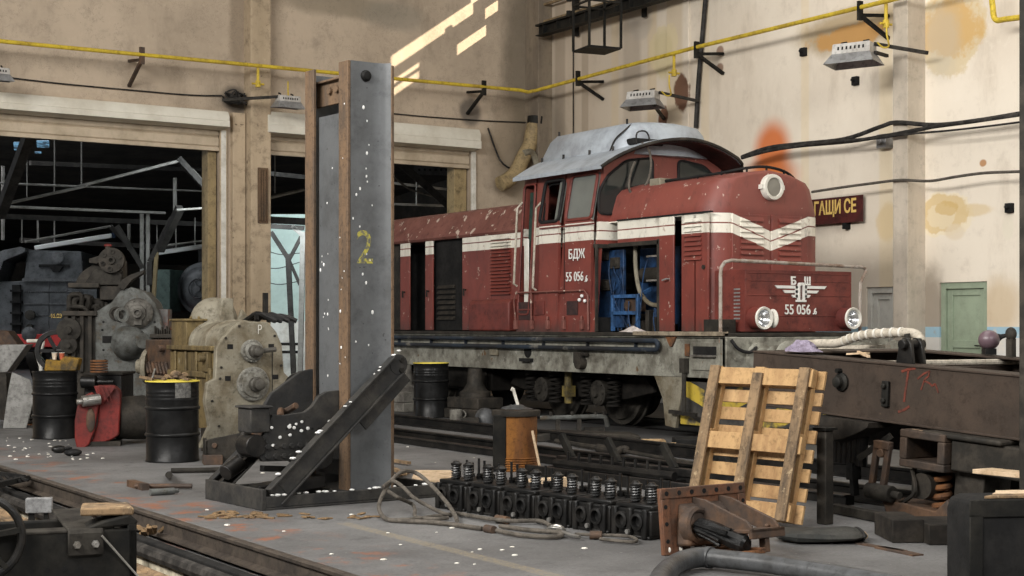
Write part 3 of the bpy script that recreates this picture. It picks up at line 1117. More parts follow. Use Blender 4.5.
cb = thing('cable_bundle', 'thick black cable bundle slung along the right wall over the pilaster', 'cable', (0, 0, 0))
for j, pts in enumerate((
        [(742, 157), (768, 148), (800, 144), (845, 139), (880, 127), (897, 122.5), (935, 125), (975, 121), (1030, 112), (1110, 99)],
        [(742, 158), (768, 151), (800, 146), (850, 141.5), (890, 135), (930, 127.5), (970, 122), (1030, 113), (1110, 101)],
        [(800, 145.5), (840, 141.5), (885, 137), (915, 131), (950, 124), (985, 120), (1030, 113.5), (1110, 103)],
        [(880, 138), (910, 134), (950, 130.5), (990, 126), (1030, 121), (1110, 112)])):
    mb = MB()
    mb.tube(smooth_path([wx(u, v, 0.44 + 0.03 * j) for u, v in pts], 5), (0.035, 0.03, 0.026, 0.016)[j], 7)
    mb.build('cable_strand', 'cable_black', cb)
cable([wx(u, v, 0.44) for u, v in ((812, 192), (845, 187), (875, 183), (895, 180.5), (905, 180), (930, 181), (955, 177), (985, 173), (1030, 171), (1110, 165))], 0.022, 'twisted grey cable along the right wall below the black bundle', 'rope')
cable([wx(706, -6), wx(703, 30), wx(699.5, 70), wx(697.5, 100), wx(696, 128)], 0.045, 'black conduit running down the right wall behind the cab roof')
cable([on_back(8, 77.5, 0.03), on_back(60, 83.5, 0.03), on_back(130, 90, 0.03), on_back(190, 95, 0.03), on_back(222, 95.5, 0.05)], 0.013, 'thin cable sagging along the gable wall above the left shutter', k=4)
cable([on_back(392, 113.5, 0.03), on_back(430, 117, 0.03), on_back(490, 121, 0.03), on_back(534, 122.5, 0.03)], 0.013, 'thin cable along the gable wall above the right shutter', k=4)
cable([on_back(488, 128, 0.05), on_back(500, 160, 0.1), on_back(513, 170, 0.12)], 0.02, 'short black cable between the right shutter and the bent duct', k=4)
tg = MB()
rr = random.Random(4)
c0 = on_back(237, 97, 0.18)
pts = []
for i in range(46):
    pts.append(c0 + Vector((rr.uniform(-0.28, 0.2), rr.uniform(-0.1, 0.1), rr.uniform(-0.14, 0.12))))
tg.tube(smooth_path(pts, 4), 0.016, 6)
tag(tg.build('cable_tangle', 'cable_black'), 'black knot of cables on the wall at the end of the left shutter box', 'cable')

# ---- bent duct in the corner
dct = thing('exhaust_duct', 'dented mustard sheet duct elbowing down the gable wall near the corner', 'duct', (0, 0, 0))
mb = MB()
P = [on_back(u, v, 0.32) for u, v in ((536, 120), (533, 130), (530, 145), (524, 156), (516, 172), (508, 180), (500, 184))]
mb.tube(smooth_path(P, 4), 0.16, 14)
mb.build('duct_pipe', grimy('duct_tan', (0.36, 0.27, 0.14), (0.20, 0.15, 0.085), 4, 0.6), dct)
mb = MB()
mb.cyl(P[0] + Vector((0.02, 0, 0.06)), P[0] + Vector((0, 0, -0.1)), 0.2, n=16)
mb.tube([P[0] + Vector((0.05, -0.05, 0)), P[0] + Vector((0.26, -0.1, -0.03))], 0.07, 8)
mb.build('collar', 'black_iron', dct)
mb = MB()
q = [on_back(u, v, 0.45) for u, v in ((524, 153), (531, 152), (535, 158), (537, 166))]
mb.tube(smooth_path(q, 4), 0.07, 10)
mb.build('branch_duct', 'machine_tan', dct)

# ---- crane runway and hanging cage, top of the right wall near the corner
cr = thing('crane_runway', 'dark crane runway beam high on the right wall by the corner', 'beam', (17.58, 26.9, 7.54), 0)
mb = MB()
mb.box(-0.10, 0.10, -6.5, 0, 0, 0.02)
mb.box(-0.012, 0.012, -6.5, 0, 0, 0.22)
mb.box(-0.11, 0.11, -6.5, 0, 0.20, 0.24)
for i in range(13):
    mb.box(-0.1, 0.1, -0.3 - i * 0.5, -0.28 - i * 0.5, 0, 0.2)
mb.build('beam', 'black_iron', cr)
for i in range(3):
    mb = MB()
    z = 0.34 + i * 0.36
    mb.box(0.20, 0.25, -7.5, 0.15, z, z + 0.05)
    mb.build('conductor_bar', grimy('bar_tan_%d' % i, (0.30, 0.22, 0.12), (0.14, 0.1, 0.06), 3, 0.6), cr)
for i in range(3):
    mb = MB()
    y = -0.9 - i * 2.3
    mb.box(0.30, 0.36, y - 0.05, y + 0.05, -0.1, 1.6)
    for z in (0.30, 0.66, 1.02):
        mb.bar((0.08, y, z), (0.41, y, z + 0.02), 0.07, 0.05)
        mb.cyl((0.14, y, z - 0.06), (0.14, y, z + 0.1), 0.06, n=10)
    mb.build('bar_holder', 'black_iron', cr)
cg = thing('hanging_cage', 'open black frame cage hanging from the crane runway', 'cage', tuple(at(597, 50, 28.6)), R(-8))
mb = MB()
w = 0.33
mb.box(-w, w, -w, w, -0.02, 0.02)
mb.build('floor_plate', 'black_iron', cg)
for sx, sy in ((-1, -1), (1, -1), (1, 1), (-1, 1)):
    mb = MB()
    mb.bar((sx * w, sy * w, 0), (sx * w, sy * w, 2.2), 0.04, 0.04)
    mb.build('upright', 'black_iron', cg)
for z in (0.85, 1.5):
    mb = MB()
    for a, b in (((-w, -w), (w, -w)), ((w, -w), (w, w)), ((w, w), (-w, w)), ((-w, w), (-w, -w))):
        mb.bar((a[0], a[1], z), (b[0], b[1], z), 0.035, 0.035)
    mb.build('rail', 'black_iron', cg)
mb = MB()
for yy in (24.6,):
    mb.tube([(17.96, 26.2, 7.35), (17.96, 26.2, 5.2)], 0.014, 6)
tag(mb.build('hanging_cable', 'cable_black'), 'thin dark cord hanging down the right wall below the crane bars', 'cord')

# wall boxes
mb = MB()
p = wx(884, 142, 0.1)
mb.box(p.x - 0.07, p.x + 0.1, p.y - 0.10, p.y + 0.10, p.z - 0.1, p.z + 0.12)
mb.cyl((p.x - 0.07, p.y, p.z), (p.x - 0.12, p.y, p.z), 0.05, n=12)
tag(mb.build('junction_box', 'alu', bevel=0.008), 'small grey junction box under the cable bundle left of the pilaster', 'junction box')
for u, v, lab in ((1010, 208, 'small black switch on the plaster beside the steel column'), (804, 52, 'small dark clamp on the right wall left of the heater'), (856, 81, 'broken black socket hole below the heater')):
    mb = MB()
    p = wx(u, v, 0.02)
    mb.box(p.x - 0.05, p.x + 0.03, p.y - 0.06, p.y + 0.06, p.z - 0.07, p.z + 0.07)
    mb.cyl((p.x - 0.05, p.y, p.z), (p.x - 0.10, p.y, p.z + 0.02), 0.03, n=10)
    nm = {1010: ('wall_switch', 'switch'), 804: ('wall_clamp', 'clamp'), 856: ('wall_socket', 'socket')}[u]
    tag(mb.build(nm[0], 'soot', bevel=0.006), lab, nm[1])


# ================================================================== HALL BEHIND THE GATES
mb = MB()
mb.prism([(28.2, 6.0), (46, 9.2), (46, 9.35), (28.2, 6.15)], 'x', -14, 36)
mb.prism([(45.9, 9.19), (95, 5.0), (95, 5.15), (45.9, 9.36)], 'x', -14, 36)
CEIL = mb.build('ceiling_rear', 'dark_roof', kind='structure')
mb = MB()
mb.box(-14, 36, 92, 92.3, 0, 7.5)
mb.build('wall_rear', 'dark_roof', kind='structure')
for nm, x in (('wall_rear_right', 34), ('wall_rear_left', -13)):
    mb = MB()
    mb.box(x, x + 0.3, 28.1, 92, 0, 10)
    mb.build(nm, 'dark_roof', kind='structure')


def beam(u0, v0, u1, v1, t0, t1, w, mat, name, label, cat='beam', h=None):
    m_ = MB()
    w = w * (0.62 if mat == 'pale_rod' else 0.85)
    if name in ('tie_rod', 'brace_rod', 'roof_hanger'):
        m_.cyl(at(u0, v0, t0), at(u1, v1, t1), w * 0.48, n=8)
    else:
        m_.bar(at(u0, v0, t0), at(u1, v1, t1), w, h or w)
    return m_.build(name, mat, CEIL)


# roof timbers seen through the left gate
RB = [
    (-8, 183, 225, 192, 44, 50, 0.10, 'pale_rod', 'tie_rod', 'pale horizontal tie rod across the upper half of the steam engine gate'),
    (30, 163, 225, 171, 47, 52, 0.16, 'truss', 'purlin', 'topmost dark purlin behind the steam engine gate'),
    (-8, 206, 165, 213, 40, 44, 0.13, 'pale_rod', 'tie_rod', 'stout pale tie beam above the black tender'),
    (-8, 216, 225, 225, 42, 47, 0.16, 'truss', 'purlin', 'grey purlin just above the engine house lamps'),
    (20, 240, 225, 250, 52, 56, 0.18, 'truss', 'purlin', 'lowest dark purlin behind the leaning gear casing'),
    (5, 204, 86, 186, 38, 38.5, 0.13, 'pale_rod', 'brace_rod', 'pale rope-wrapped brace rod rising over the black tender'),
    (76, 187, 180, 160.5, 38.5, 39.5, 0.13, 'pale_rod', 'brace_rod', 'pale brace rod reaching the upper right of the steam engine gate'),
    (178, 158, 212, 195, 39.5, 40, 0.17, 'truss', 'roof_strut', 'dark roof strut by the right jamb of the steam engine gate'),
    (176, 210, 225, 207, 38, 40, 0.10, 'pale_rod', 'brace_rod', 'short pale brace rod left of the gate post'),
    (25, 242, 112, 226, 44, 46, 0.12, 'pale_rod', 'brace_rod', 'lower pale brace rod above the white lamp tube'),
    (160, 246, 225, 238, 44, 46, 0.10, 'pale_rod', 'brace_rod', 'pale brace rod above the green engine smokebox'),
    (110, 226, 132, 248, 46, 46, 0.15, 'truss', 'roof_strut', 'dark strut left of the lattice post'),
    (180, 208, 160, 250, 40, 41, 0.22, 'truss', 'roof_strut', 'long dark strut right of the lattice post'),
    (32, 128, 0, 215, 36, 38, 0.28, 'truss', 'roof_strut', 'heavy dark strut at the left edge of the frame'),
    (192, 170, 222, 205, 41, 42, 0.13, 'pale_rod', 'roof_strut', 'tan thin strut by the brown gate post'),
]
for q in RB:
    beam(*q)
HG = [(25.5, 122, 25.5, 153, 0.14), (27, 153, 27, 200, 0.05), (54.5, 138, 54.5, 193, 0.06), (81.5, 140, 81.5, 186, 0.07), (3, 166, 3, 240, 0.18), (175, 178, 175, 212, 0.20),
      (38, 219, 38, 242, 0.10), (54.5, 219, 54.5, 243, 0.08), (22, 219, 22, 243, 0.06), (129, 224, 129, 250, 0.16), (157, 224, 157, 250, 0.06), (176, 215, 176, 248, 0.06), (195, 218, 195, 246, 0.06)]
HGL = ['white roof hanger at the top left of the steam engine gate', 'thin hanger below the white one at the left', 'second thin pale hanger from the left in the gate', 'third pale hanger meeting the brace rod knot',
       'pale steel hanger at the far left edge', 'pale double hanger near the right jamb of the gate', 'short hanger over the black tender roof', 'short hanger holding the white lamp tube', 'thin hanger left of the lamp tube',
       'pale hanger beside the lattice post top', 'thin hanger right of the lattice post', 'thin hanger over the smokebox', 'rightmost short hanger over the smokebox']
for (u0, v0, u1, v1, w), lab in zip(HG, HGL):
    beam(u0, v0, u1, v1, 46, 46, w, 'pale_rod', 'roof_hanger', lab, 'rod')
for lab, c, q in (('white lamp tube with a blue end over the black tender', (35, 248, 112, 235.5), 46), ('white lamp tube over the green engine', (158, 253, 212, 245), 45)):
    m_ = MB()
    m_.bar(at(c[0], c[1], q), at(c[2], c[3], q), 0.14, 0.13)
    root = tag(m_.build('tube_lamp', 'white_gloss', bevel=0.02), lab, 'lamp')
    m_ = MB()
    p = at(c[2], c[3], q)
    m_.bar(p, p + Vector((0.07, 0, 0.012)), 0.15, 0.15)
    m_.build('end_cap', 'engine_blue', root)
# blue light gaps in the roof: glazed roof light
for j, (u, v, du, dv) in enumerate(((19, 146, 5, 4), (43, 144, 6, 3.5), (38, 152.5, 3, 1))):
    m_ = MB()
    a = at(u, v, 48)
    s = 48 / F_PX
    m_.obox(a, (du * 2 * s, 0.06, dv * 2 * s), (R(20), 0, -YAW))
    k = NT('roof_pane_%d' % j)
    n_ = k.step(k.noise(6, 4, 0.7, k.scale(k.P, (0.4, 1, 3))), 0.42, 0.6)
    k.done((0.02, 0.04, 0.06), 0.5)
    k.put(k.b.inputs['Emission Color'], k.mix(n_, (0.0, 0.0, 0.0), (0.22, 0.50, 0.75)))
    k.b.inputs['Emission Strength'].default_value = 0.55
    m_.build('roof_light', k.m, CEIL)

# lattice post between the two engines
lpst = thing('lattice_post', 'grey roof post with forked braces between the two steam engines', 'post', tuple(Vector(((ray(145) * 44).x, (ray(145) * 44).y, 0))), -YAW)
lz = lpst.location
t_ = Vector((lz.x, lz.y, 0)).dot(FW)
sc_ = t_ / F_PX


def lq(u, v, d=0.0):
    return ((u - 145) * sc_, d, EYE - (v - HOR) * sc_)


for a, b in ((142, 142), (148, 148)):
    m_ = MB()
    m_.bar(lq(a, 377), lq(b, 214), 0.09, 0.10)
    m_.build('post_bar', 'pale_rod', lpst)
m_ = MB()
for i in range(7):
    v = 345 - i * 18
    m_.bar(lq(142, v), lq(148, v - 12), 0.03, 0.04)
m_.build('lacing', 'truss', lpst)
for a, b, c, d in ((117, 226, 143, 268), (172, 218, 150, 262), (150, 262, 150, 285)):
    m_ = MB()
    m_.bar(lq(a, b), lq(c, d), 0.14, 0.14)
    m_.build('fork_brace', 'truss', lpst)
m_ = MB()
m_.bar(lq(157, 248), lq(151.5, 330), 0.12, 0.1)
m_.build('plank_brace', 'jamb_tan', lpst)

# ---- black steam engine tender (left)
TT = 52.0
ts = TT / F_PX
st = thing('steam_tender', 'black steam locomotive end with lamp and small yellow number beyond the gate', 'locomotive', tuple(Vector(((ray(55) * TT).x, (ray(55) * TT).y, 0))), -YAW + R(6))


def tq(u, v, d=0.0):
    return ((u - 55) * ts, d, EYE - (v - HOR) * ts)


def tbox(m_, u0, u1, v0, v1, d0, d1):
    a, b = tq(u0, v1), tq(u1, v0)
    return m_.box(a[0], b[0], d0, d1, a[2], b[2])


m_ = MB()
a = [tq(u, v) for u, v in ((-30, 335), (96, 335), (96, 280), (82, 279), (80, 251), (28, 250), (25, 281), (-30, 283))]
m_.prism([(p[0], p[2]) for p in a], 'y', 0.0, 5.0)
m_.build('tank_body', 'steam_black', st, bevel=0.03)
m_ = MB()
a = [tq(u, v) for u, v in ((28, 279), (30, 252), (81, 252), (83, 279))]
m_.prism([(p[0], p[2]) for p in a], 'y', -0.06, 0.02)
m_.build('coal_plate', 'steam_black', st, bevel=0.02)
m_ = MB()
tbox(m_, 24, 92, 278.5, 281.5, -0.16, 0)
tbox(m_, 25, 92, 303, 304.5, -0.05, 0)
for u in (48.5, 66):
    tbox(m_, u, u + 0.6, 282, 336, -0.03, 0)
for v in (262, 292, 316):
    for i in range(26):
        p = tq(27 + i * 2.2, v)
        m_.ball((p[0], -0.02, p[2]), 0.028, n=6, m=4)
m_.build('edge_strip', 'tank_gunmetal', st)
m_ = MB()
p = tq(59, 258)
m_.lathe([(0.16, 0.0), (0.17, -0.22), (0.20, -0.24), (0.20, -0.3), (0.16, -0.31)], (p[0], 0, p[2]), (0, 1, 0), 20)
m_.build('headlamp', 'tank_gunmetal', st)
m_ = MB()
a, b = tq(40, 266), tq(70, 266)
m_.bar((a[0], -0.12, a[2]), (b[0], -0.12, b[2]), 0.05, 0.10)
m_.prism([(tq(50, 266)[0], tq(50, 266)[2]), (tq(64, 266)[0], tq(64, 266)[2]), (tq(60, 272)[0], tq(60, 272)[2]), (tq(54, 272)[0], tq(54, 272)[2])], 'y', -0.2, 0)
m_.build('lamp_bracket', 'soot', st)
m_ = MB()
p = tq(32, 315)
m_.lathe([(0.15, 0.0), (0.15, -0.2), (0.17, -0.22), (0.17, -0.26), (0.14, -0.27)], (p[0], 0, p[2]), (0, 1, 0), 18)
p = tq(31, 327)
m_.cyl((p[0], 0, p[2]), (p[0], -0.2, p[2]), 0.1, n=14)
m_.build('side_lamp', 'axle_grey', st)
m_ = MB()
tbox(m_, 14, 22, 285, 335, -0.14, 0)
for i in range(4):
    tbox(m_, 13, 24, 290 + i * 11, 292 + i * 11, -0.3, 0)
m_.build('step_ladder', 'soot', st)
m_ = MB()
tbox(m_, -30, 96, 334, 347, -0.22, 0.3)
m_.build('buffer_beam', 'steam_red', st, bevel=0.02)
for u in (34,):
    m_ = MB()
    p = tq(u, 334)
    m_.lathe([(0.12, 0.0), (0.12, -0.45), (0.24, -0.47), (0.25, -0.50), (0.2, -0.53), (0.01, -0.55)], (p[0], -0.2, p[2]), (0, 1, 0), 22)
    m_.build('buffer', 'tank_gunmetal', st)
m_ = MB()
p0, p1 = tq(-30, 262), tq(22, 262)
pts = [tq(u, v) for u, v in ((-30, 268), (-10, 258), (8, 251), (24, 247.5), (29, 249), (29, 253), (22, 256), (8, 262), (2, 282), (-30, 285))]
m_.prism([(p[0], p[2]) for p in pts], 'y', -0.5, 1.5)
m_.build('cab_side', 'tank_gunmetal', st, bevel=0.02)
p = tq(56, 316)
text('number', '46.03', 'letter_yellow', st, (p[0], -0.02, p[2]), (R(90), 0, 0), 0.20, 0.9, 0.003, 0.006)
for u in (-10, 60):
    p = tq(u, 345)
    for d_ in (0.3, 3.6):
        m_ = MB()
        m_.cyl((p[0], d_, 0.55), (p[0], d_ + 0.2, 0.55), 0.55, n=24)
        m_.build('wheel', 'soot', st)

# ---- green engine with smokebox (right of the post)
GT = 50.0
gs = GT / F_PX
ge = thing('steam_engine', 'green steam engine showing its black round smokebox beside the gate post', 'locomotive', tuple(Vector(((ray(190) * GT).x, (ray(190) * GT).y, 0))), -YAW - R(12))


def gq(u, v):
    return ((u - 190) * gs, EYE - (v - HOR) * gs)


m_ = MB()
p = gq(203, 289)
R0 = 27 * gs
m_.lathe([(R0 * 0.25, -0.30), (R0 * 0.6, -0.22), (R0 * 0.82, -0.08), (R0 * 0.84, -0.03), (R0 * 0.97, -0.02), (R0, 0.05), (R0, 3.4)], (p[0], 0, p[1]), (0, 1, 0), 36)
m_.build('smokebox', 'steam_black', ge)
m_ = MB()
m_.cyl((p[0], -0.32, p[1]), (p[0], -0.4, p[1]), 0.10, n=14)
for i in range(6):
    a = 2 * PI * i / 6
    m_.bar((p[0], -0.36, p[1]), (p[0] + 0.34 * math.cos(a), -0.36, p[1] + 0.34 * math.sin(a)), 0.025, 0.025)
m_.lathe([(0.31, -0.39), (0.34, -0.36), (0.31, -0.33), (0.28, -0.36), (0.31, -0.39)], (p[0], 0, p[1]), (0, 1, 0), 24, False)
for s_ in (-0.25, 0.25):
    m_.bar((p[0] + 0.0, -0.24, p[1] + s_), (p[0] + R0 * 0.9, -0.10, p[1] + s_), 0.07, 0.09)
m_.build('door_wheel', 'tank_gunmetal', ge)
m_ = MB()
c = gq(193, 262)
m_.lathe([(0.22, -0.15), (0.19, 0), (0.19, 0.42), (0.24, 0.44), (0.24, 0.5)], (c[0], 0.9, p[1] + R0), (0, 0, 1), 20)
m_.build('chimney', 'soot', ge)
m_ = MB()
a, b = gq(158, 312), gq(177, 270)
m_.box(a[0], b[0], -0.6, 2.0, a[1], b[1])
m_.build('side_tank', 'steam_green', ge, bevel=0.02)
m_ = MB()
a, b = gq(150, 348), gq(225, 336)
m_.box(a[0], b[0], -0.5, 0.2, a[1], b[1])
m_.build('buffer_beam', 'steam_red', ge, bevel=0.02)
m_ = MB()
for s_ in (-0.75, 0.75):
    m_.cyl((p[0] + s_, 0.5, 0.5), (p[0] + s_, 0.65, 0.5), 0.5, n=20)
m_.box(p[0] - 0.9, p[0] + 0.9, 0.1, 3, 0.55, 1.1)
m_.build('running_gear', 'soot', ge)

# ---- bright shed seen through the middle gap: mint wall over white, with forked post in front
m_ = MB()
A, B = at(266, 300, 43), at(312, 300, 43)
m_.bar(Vector((A.x - 1.5, A.y + 1.5 * 0.6, 2.9)), Vector((B.x, B.y, 2.9)), 0.15, 3.4)
mint = tag(m_.build('shed_wall', 'mint_wall'), 'pale mint shed wall seen through the gap left of the jack column', 'wall')
m_ = MB()
m_.bar(Vector((A.x - 1.5, A.y + 0.9, 0.6)) - FW * 0.1, Vector((B.x, B.y, 0.6)) - FW * 0.1, 0.15, 2.0)
m_.build('white_base', 'off_white', mint)
lamp('shed_daylight', 'AREA', tuple(at(285, 150, 38)), (0.35, 1, -0.8), 420, (0.85, 0.95, 1.0), shape='RECTANGLE', size=3, size_y=2)
fp = thing('forked_post', 'dark roof post forking into two braces left of the jack column', 'post', tuple(Vector(((ray(296) * 40).x, (ray(296) * 40).y, 0))), -YAW)
t_ = fp.location.dot(FW)
s_ = t_ / F_PX


def fq(u, v):
    return ((u - 296) * s_, 0, EYE - (v - HOR) * s_)


for a, b, w, mt in (((271, 232), (289, 260), 0.11, 'truss'), ((302, 235), (289, 260), 0.09, 'truss'), ((288, 255), (294, 381), 0.13, 'truss'), ((289, 260), (300, 285), 0.08, 'truss'), ((303, 232), (300, 382), 0.13, 'pale_rod'), ((268, 226), (304, 228), 0.12, 'truss'), ((292, 226), (304, 236), 0.12, 'pale_rod')):
    m_ = MB()
    m_.bar(fq(*a), fq(*b), w, w)
    m_.build('post_member', mt, fp)
bpy.context.view_layer.update()
fpi = fp.matrix_world.inverted()
for v0, v1, lab in ((250, 253, 'upper slack wire before the mint wall'), (268, 262, 'middle slack wire before the mint wall'), (282, 281, 'lower slack wire before the mint wall')):
    m_ = MB()
    m_.tube(smooth_path([at(266, v0, 41), at(280, (v0 + v1) / 2 + 3, 41), at(300, v1, 41)], 4), 0.012, 5)
    m_.build('slack_wire', 'cable_black', fp)
    fp.children[-1].matrix_parent_inverse = fpi
m_ = MB()
tl = at(270, 345, 41)
for v in (344, 352):
    m_.bar(at(262, v, 41), at(300, v, 41), 0.5, 0.07)
for u in (268, 294):
    m_.bar(at(u, 343, 41), at(u, 381, 41), 0.06, 0.06)
tag(m_.build('workbench', 'black_iron'), 'low dark bench in front of the mint shed wall', 'bench')
beam(262, 219.5, 312, 222, 37, 38, 0.20, 'truss', 'purlin', 'dark beam crossing the gap left of the jack column', h=0.16)
beam(268, 198, 306, 189, 36, 37, 0.13, 'pale_rod', 'brace_rod', 'thick pale rod wrapped with cable left of the jack column')
beam(264, 173, 312, 178, 42, 43, 0.14, 'truss', 'purlin', 'upper dark purlin left of the jack column')
beam(275, 152, 275, 193, 36.5, 36.5, 0.05, 'pale_rod', 'roof_hanger', 'thin pale hanger left of the jack column', 'rod')
# through the right gate, over the rear hood
beam(398, 161, 450, 207, 36, 36, 0.20, 'truss', 'roof_strut', 'dark roof strut sloping down above the rear hood')
beam(471, 160, 447, 206, 36, 36.3, 0.20, 'truss', 'roof_strut', 'dark roof strut leaning the other way above the rear hood')
for j, (q, lab) in enumerate((((392, 183, 478, 193), 'upper pale purlin over the rear hood'), ((392, 204, 478, 207), 'lower pale purlin over the rear hood'))):
    beam(*q, 40, 42, 0.10, 'pale_rod', 'purlin', lab)
beam(416.5, 178, 416.5, 206, 39, 39, 0.06, 'pale_rod', 'roof_hanger', 'left thin hanger over the rear hood', 'rod')
beam(456, 165, 456, 205, 39, 39, 0.06, 'pale_rod', 'roof_hanger', 'right thin hanger over the rear hood', 'rod')
m_ = MB()
m_.prism([(0, 0), (1.25, -0.05), (1.2, 0.5), (0.1, 0.62)], 'y', 0, 0.04)
gpt = m_.build('gusset_plate', 'tank_gunmetal')
gpt.location = at(413, 174, 36.4)
gpt.rotation_euler = (0, 0, -YAW)
gpt.parent = CEIL
m_ = MB()
for i in range(8):
    for j in range(3):
        m_.cyl((0.15 + i * 0.13, -0.004, 0.1 + j * 0.15), (0.15 + i * 0.13, 0.002, 0.1 + j * 0.15), 0.03, n=8)
m_.build('hole', 'soot', gpt, kind='stuff')
m_ = MB()
m_.tube(smooth_path([at(393, 175, 38), at(408, 188, 38), at(432, 196, 38), at(448, 200, 38)], 4), 0.03, 6)
m_.build('slack_cable', 'rope', CEIL)


# ================================================================== THE RED LOCOMOTIVE (local x across, y back from the buffer beam, z up)
LX, LY = 14.07, 15.0
loco = thing('diesel_locomotive', 'weathered maroon diesel locomotive with white waist stripes and open engine doors', 'locomotive', (LX, LY, 0))
HX = 1.02            # half width of the hoods
CX = 1.29            # half width of the cab


def ly(u, half=HX):
    return on_x(u, HOR, LX - half).y - LY


def lz(u, v, half=HX):
    return on_x(u, v, LX - half).z


# ---- frame
m_ = MB()
for s in (-1, 1):
    m_.box(s * 1.45, s * 1.40, 0.0, 11.4, 0.83, 1.33)
    m_.box(s * 1.45, s * 1.25, 0.0, 11.4, 0.80, 0.84)
    m_.box(s * 1.45, s * 1.25, 0.0, 11.4, 1.30, 1.34)
m_.box(-1.40, 1.40, 0.3, 11.3, 1.0, 1.33)
frame = m_.build('main_frame', 'frame_grey', loco, bevel=0.008)
m_ = MB()
m_.box(-1.45, 1.45, -0.02, 0.06, 0.80, 1.33)
m_.box(-0.35, 0.35, -0.06, 0.0, 0.85, 1.2)
for x in (-1.3, -0.45, 0.45, 1.3):
    for z in (0.9, 1.05, 1.22):
        m_.cyl((x, -0.02, z), (x, -0.04, z), 0.025, n=8)
m_.build('buffer_beam', 'frame_grey', loco, bevel=0.008)
m_ = MB()
m_.box(-1.47, 1.47, 0.0, 11.4, 1.335, 1.385)
m_.build('running_plate', 'machine_dark', loco, bevel=0.006)
m_ = MB()
m_.box(-1.50, -1.40, 0.0, 1.9, 1.345, 1.40)
m_.build('footplate_edge', grimy('footplate_tan', (0.30, 0.25, 0.18), (0.14, 0.11, 0.08), 4, 0.7), loco, bevel=0.005)
# twin pipes with the return bend
m_ = MB()
yb = ly(656, 1.52)
pts = [(-1.52, 11.0, 1.275), (-1.52, yb + 0.1, 1.275)] + [(-1.52, yb + 0.02 - 0.06 * math.sin(R(a)), 1.215 + 0.06 * math.cos(R(a))) for a in range(0, 181, 30)] + [(-1.52, yb + 0.1, 1.155), (-1.52, 11.0, 1.155)]
m_.tube(pts, 0.033, 10)
for i in range(8):
    m_.box(-1.50, -1.45, yb + 0.5 + i * 1.15, yb + 0.52 + i * 1.15, 1.13, 1.30)
m_.build('air_pipe', grimy('pipe_blue_black', (0.022, 0.022, 0.024), (0.030, 0.042, 0.060), 1.2, 0.42, third=(0.16, 0.15, 0.13), third_t=0.60), loco)
# step recess near the front corner, bracket plates, round port
m_ = MB()
ya, yc = ly(717, 1.46), ly(694, 1.46)
m_.box(-1.47, -1.44, ya - 0.06, yc + 0.06, 0.90, 1.26)
m_.build('step_plate', 'frame_grey', frame, bevel=0.006)
m_ = MB()
m_.box(-1.475, -1.45, ya, yc, 1.09, 1.21)
m_.build('step_recess', 'soot', frame)
m_ = MB()
m_.box(-1.53, -1.45, ya, yc, 1.075, 1.10)
m_.build('step_tread', 'bright_steel', frame)
m_ = MB()
for u in (671,):
    y = ly(u, 1.47)
    m_.prism([(y - 0.11, 1.33), (y + 0.11, 1.33), (y + 0.02, 1.20), (y - 0.02, 1.20)], 'x', -1.48, -1.45)
y = ly(687, 1.47)
m_.box(-1.48, -1.45, y - 0.04, y + 0.04, 1.08, 1.24)
m_.build('rust_bracket', 'rust', frame, bevel=0.004)
m_ = MB()
y, z = ly(527.5, 1.46), lz(527.5, 351, 1.46)
m_.cyl((-1.455, y, z), (-1.458, y, z), 0.105, n=20)
m_.box(-1.52, -1.45, y - 0.15, y + 0.15, z - 0.16, z - 0.11)
m_.build('round_port', 'soot', frame)
m_ = MB()
y, z = ly(494.5, 1.46), lz(494.5, 351, 1.46)
m_.box(-1.485, -1.45, y - 0.12, y + 0.12, z - 0.07, z + 0.07)
m_.build('cover_plate', 'machine_tan', frame, bevel=0.01)
m_ = MB()
y, z = ly(583, 1.46), lz(583, 363, 1.46)
m_.cyl((-1.45, y, z), (-1.56, y, z), 0.09, n=14)
m_.box(-1.55, -1.45, y - 0.05, y + 0.12, z, z + 0.16)
m_.cyl((-1.5, y - 0.16, z + 0.13), (-1.5, y + 0.05, z + 0.13), 0.03, n=10)
m_.build('towing_hook', 'machine_dark', frame)
# buffers
for x in (-0.93, 0.93):
    m_ = MB()
    m_.lathe([(0.20, 0.0), (0.20, -0.06), (0.14, -0.08), (0.14, -0.32), (0.17, -0.33), (0.17, -0.36), (0.10, -0.38), (0.10, -0.55), (0.23, -0.57), (0.23, -0.60), (0.18, -0.62)], (x, -0.02, 1.06), (0, 1, 0), 24)
    m_.build('buffer', 'frame_grey', loco)
m_ = MB()
m_.tube(smooth_path([(-1.38, -0.03, 1.3), (-1.3, -0.08, 1.18), (-1.15, -0.12, 1.14), (-1.02, -0.1, 1.2)], 5), 0.022, 7)
m_.build('brake_hose', 'rubber', loco)
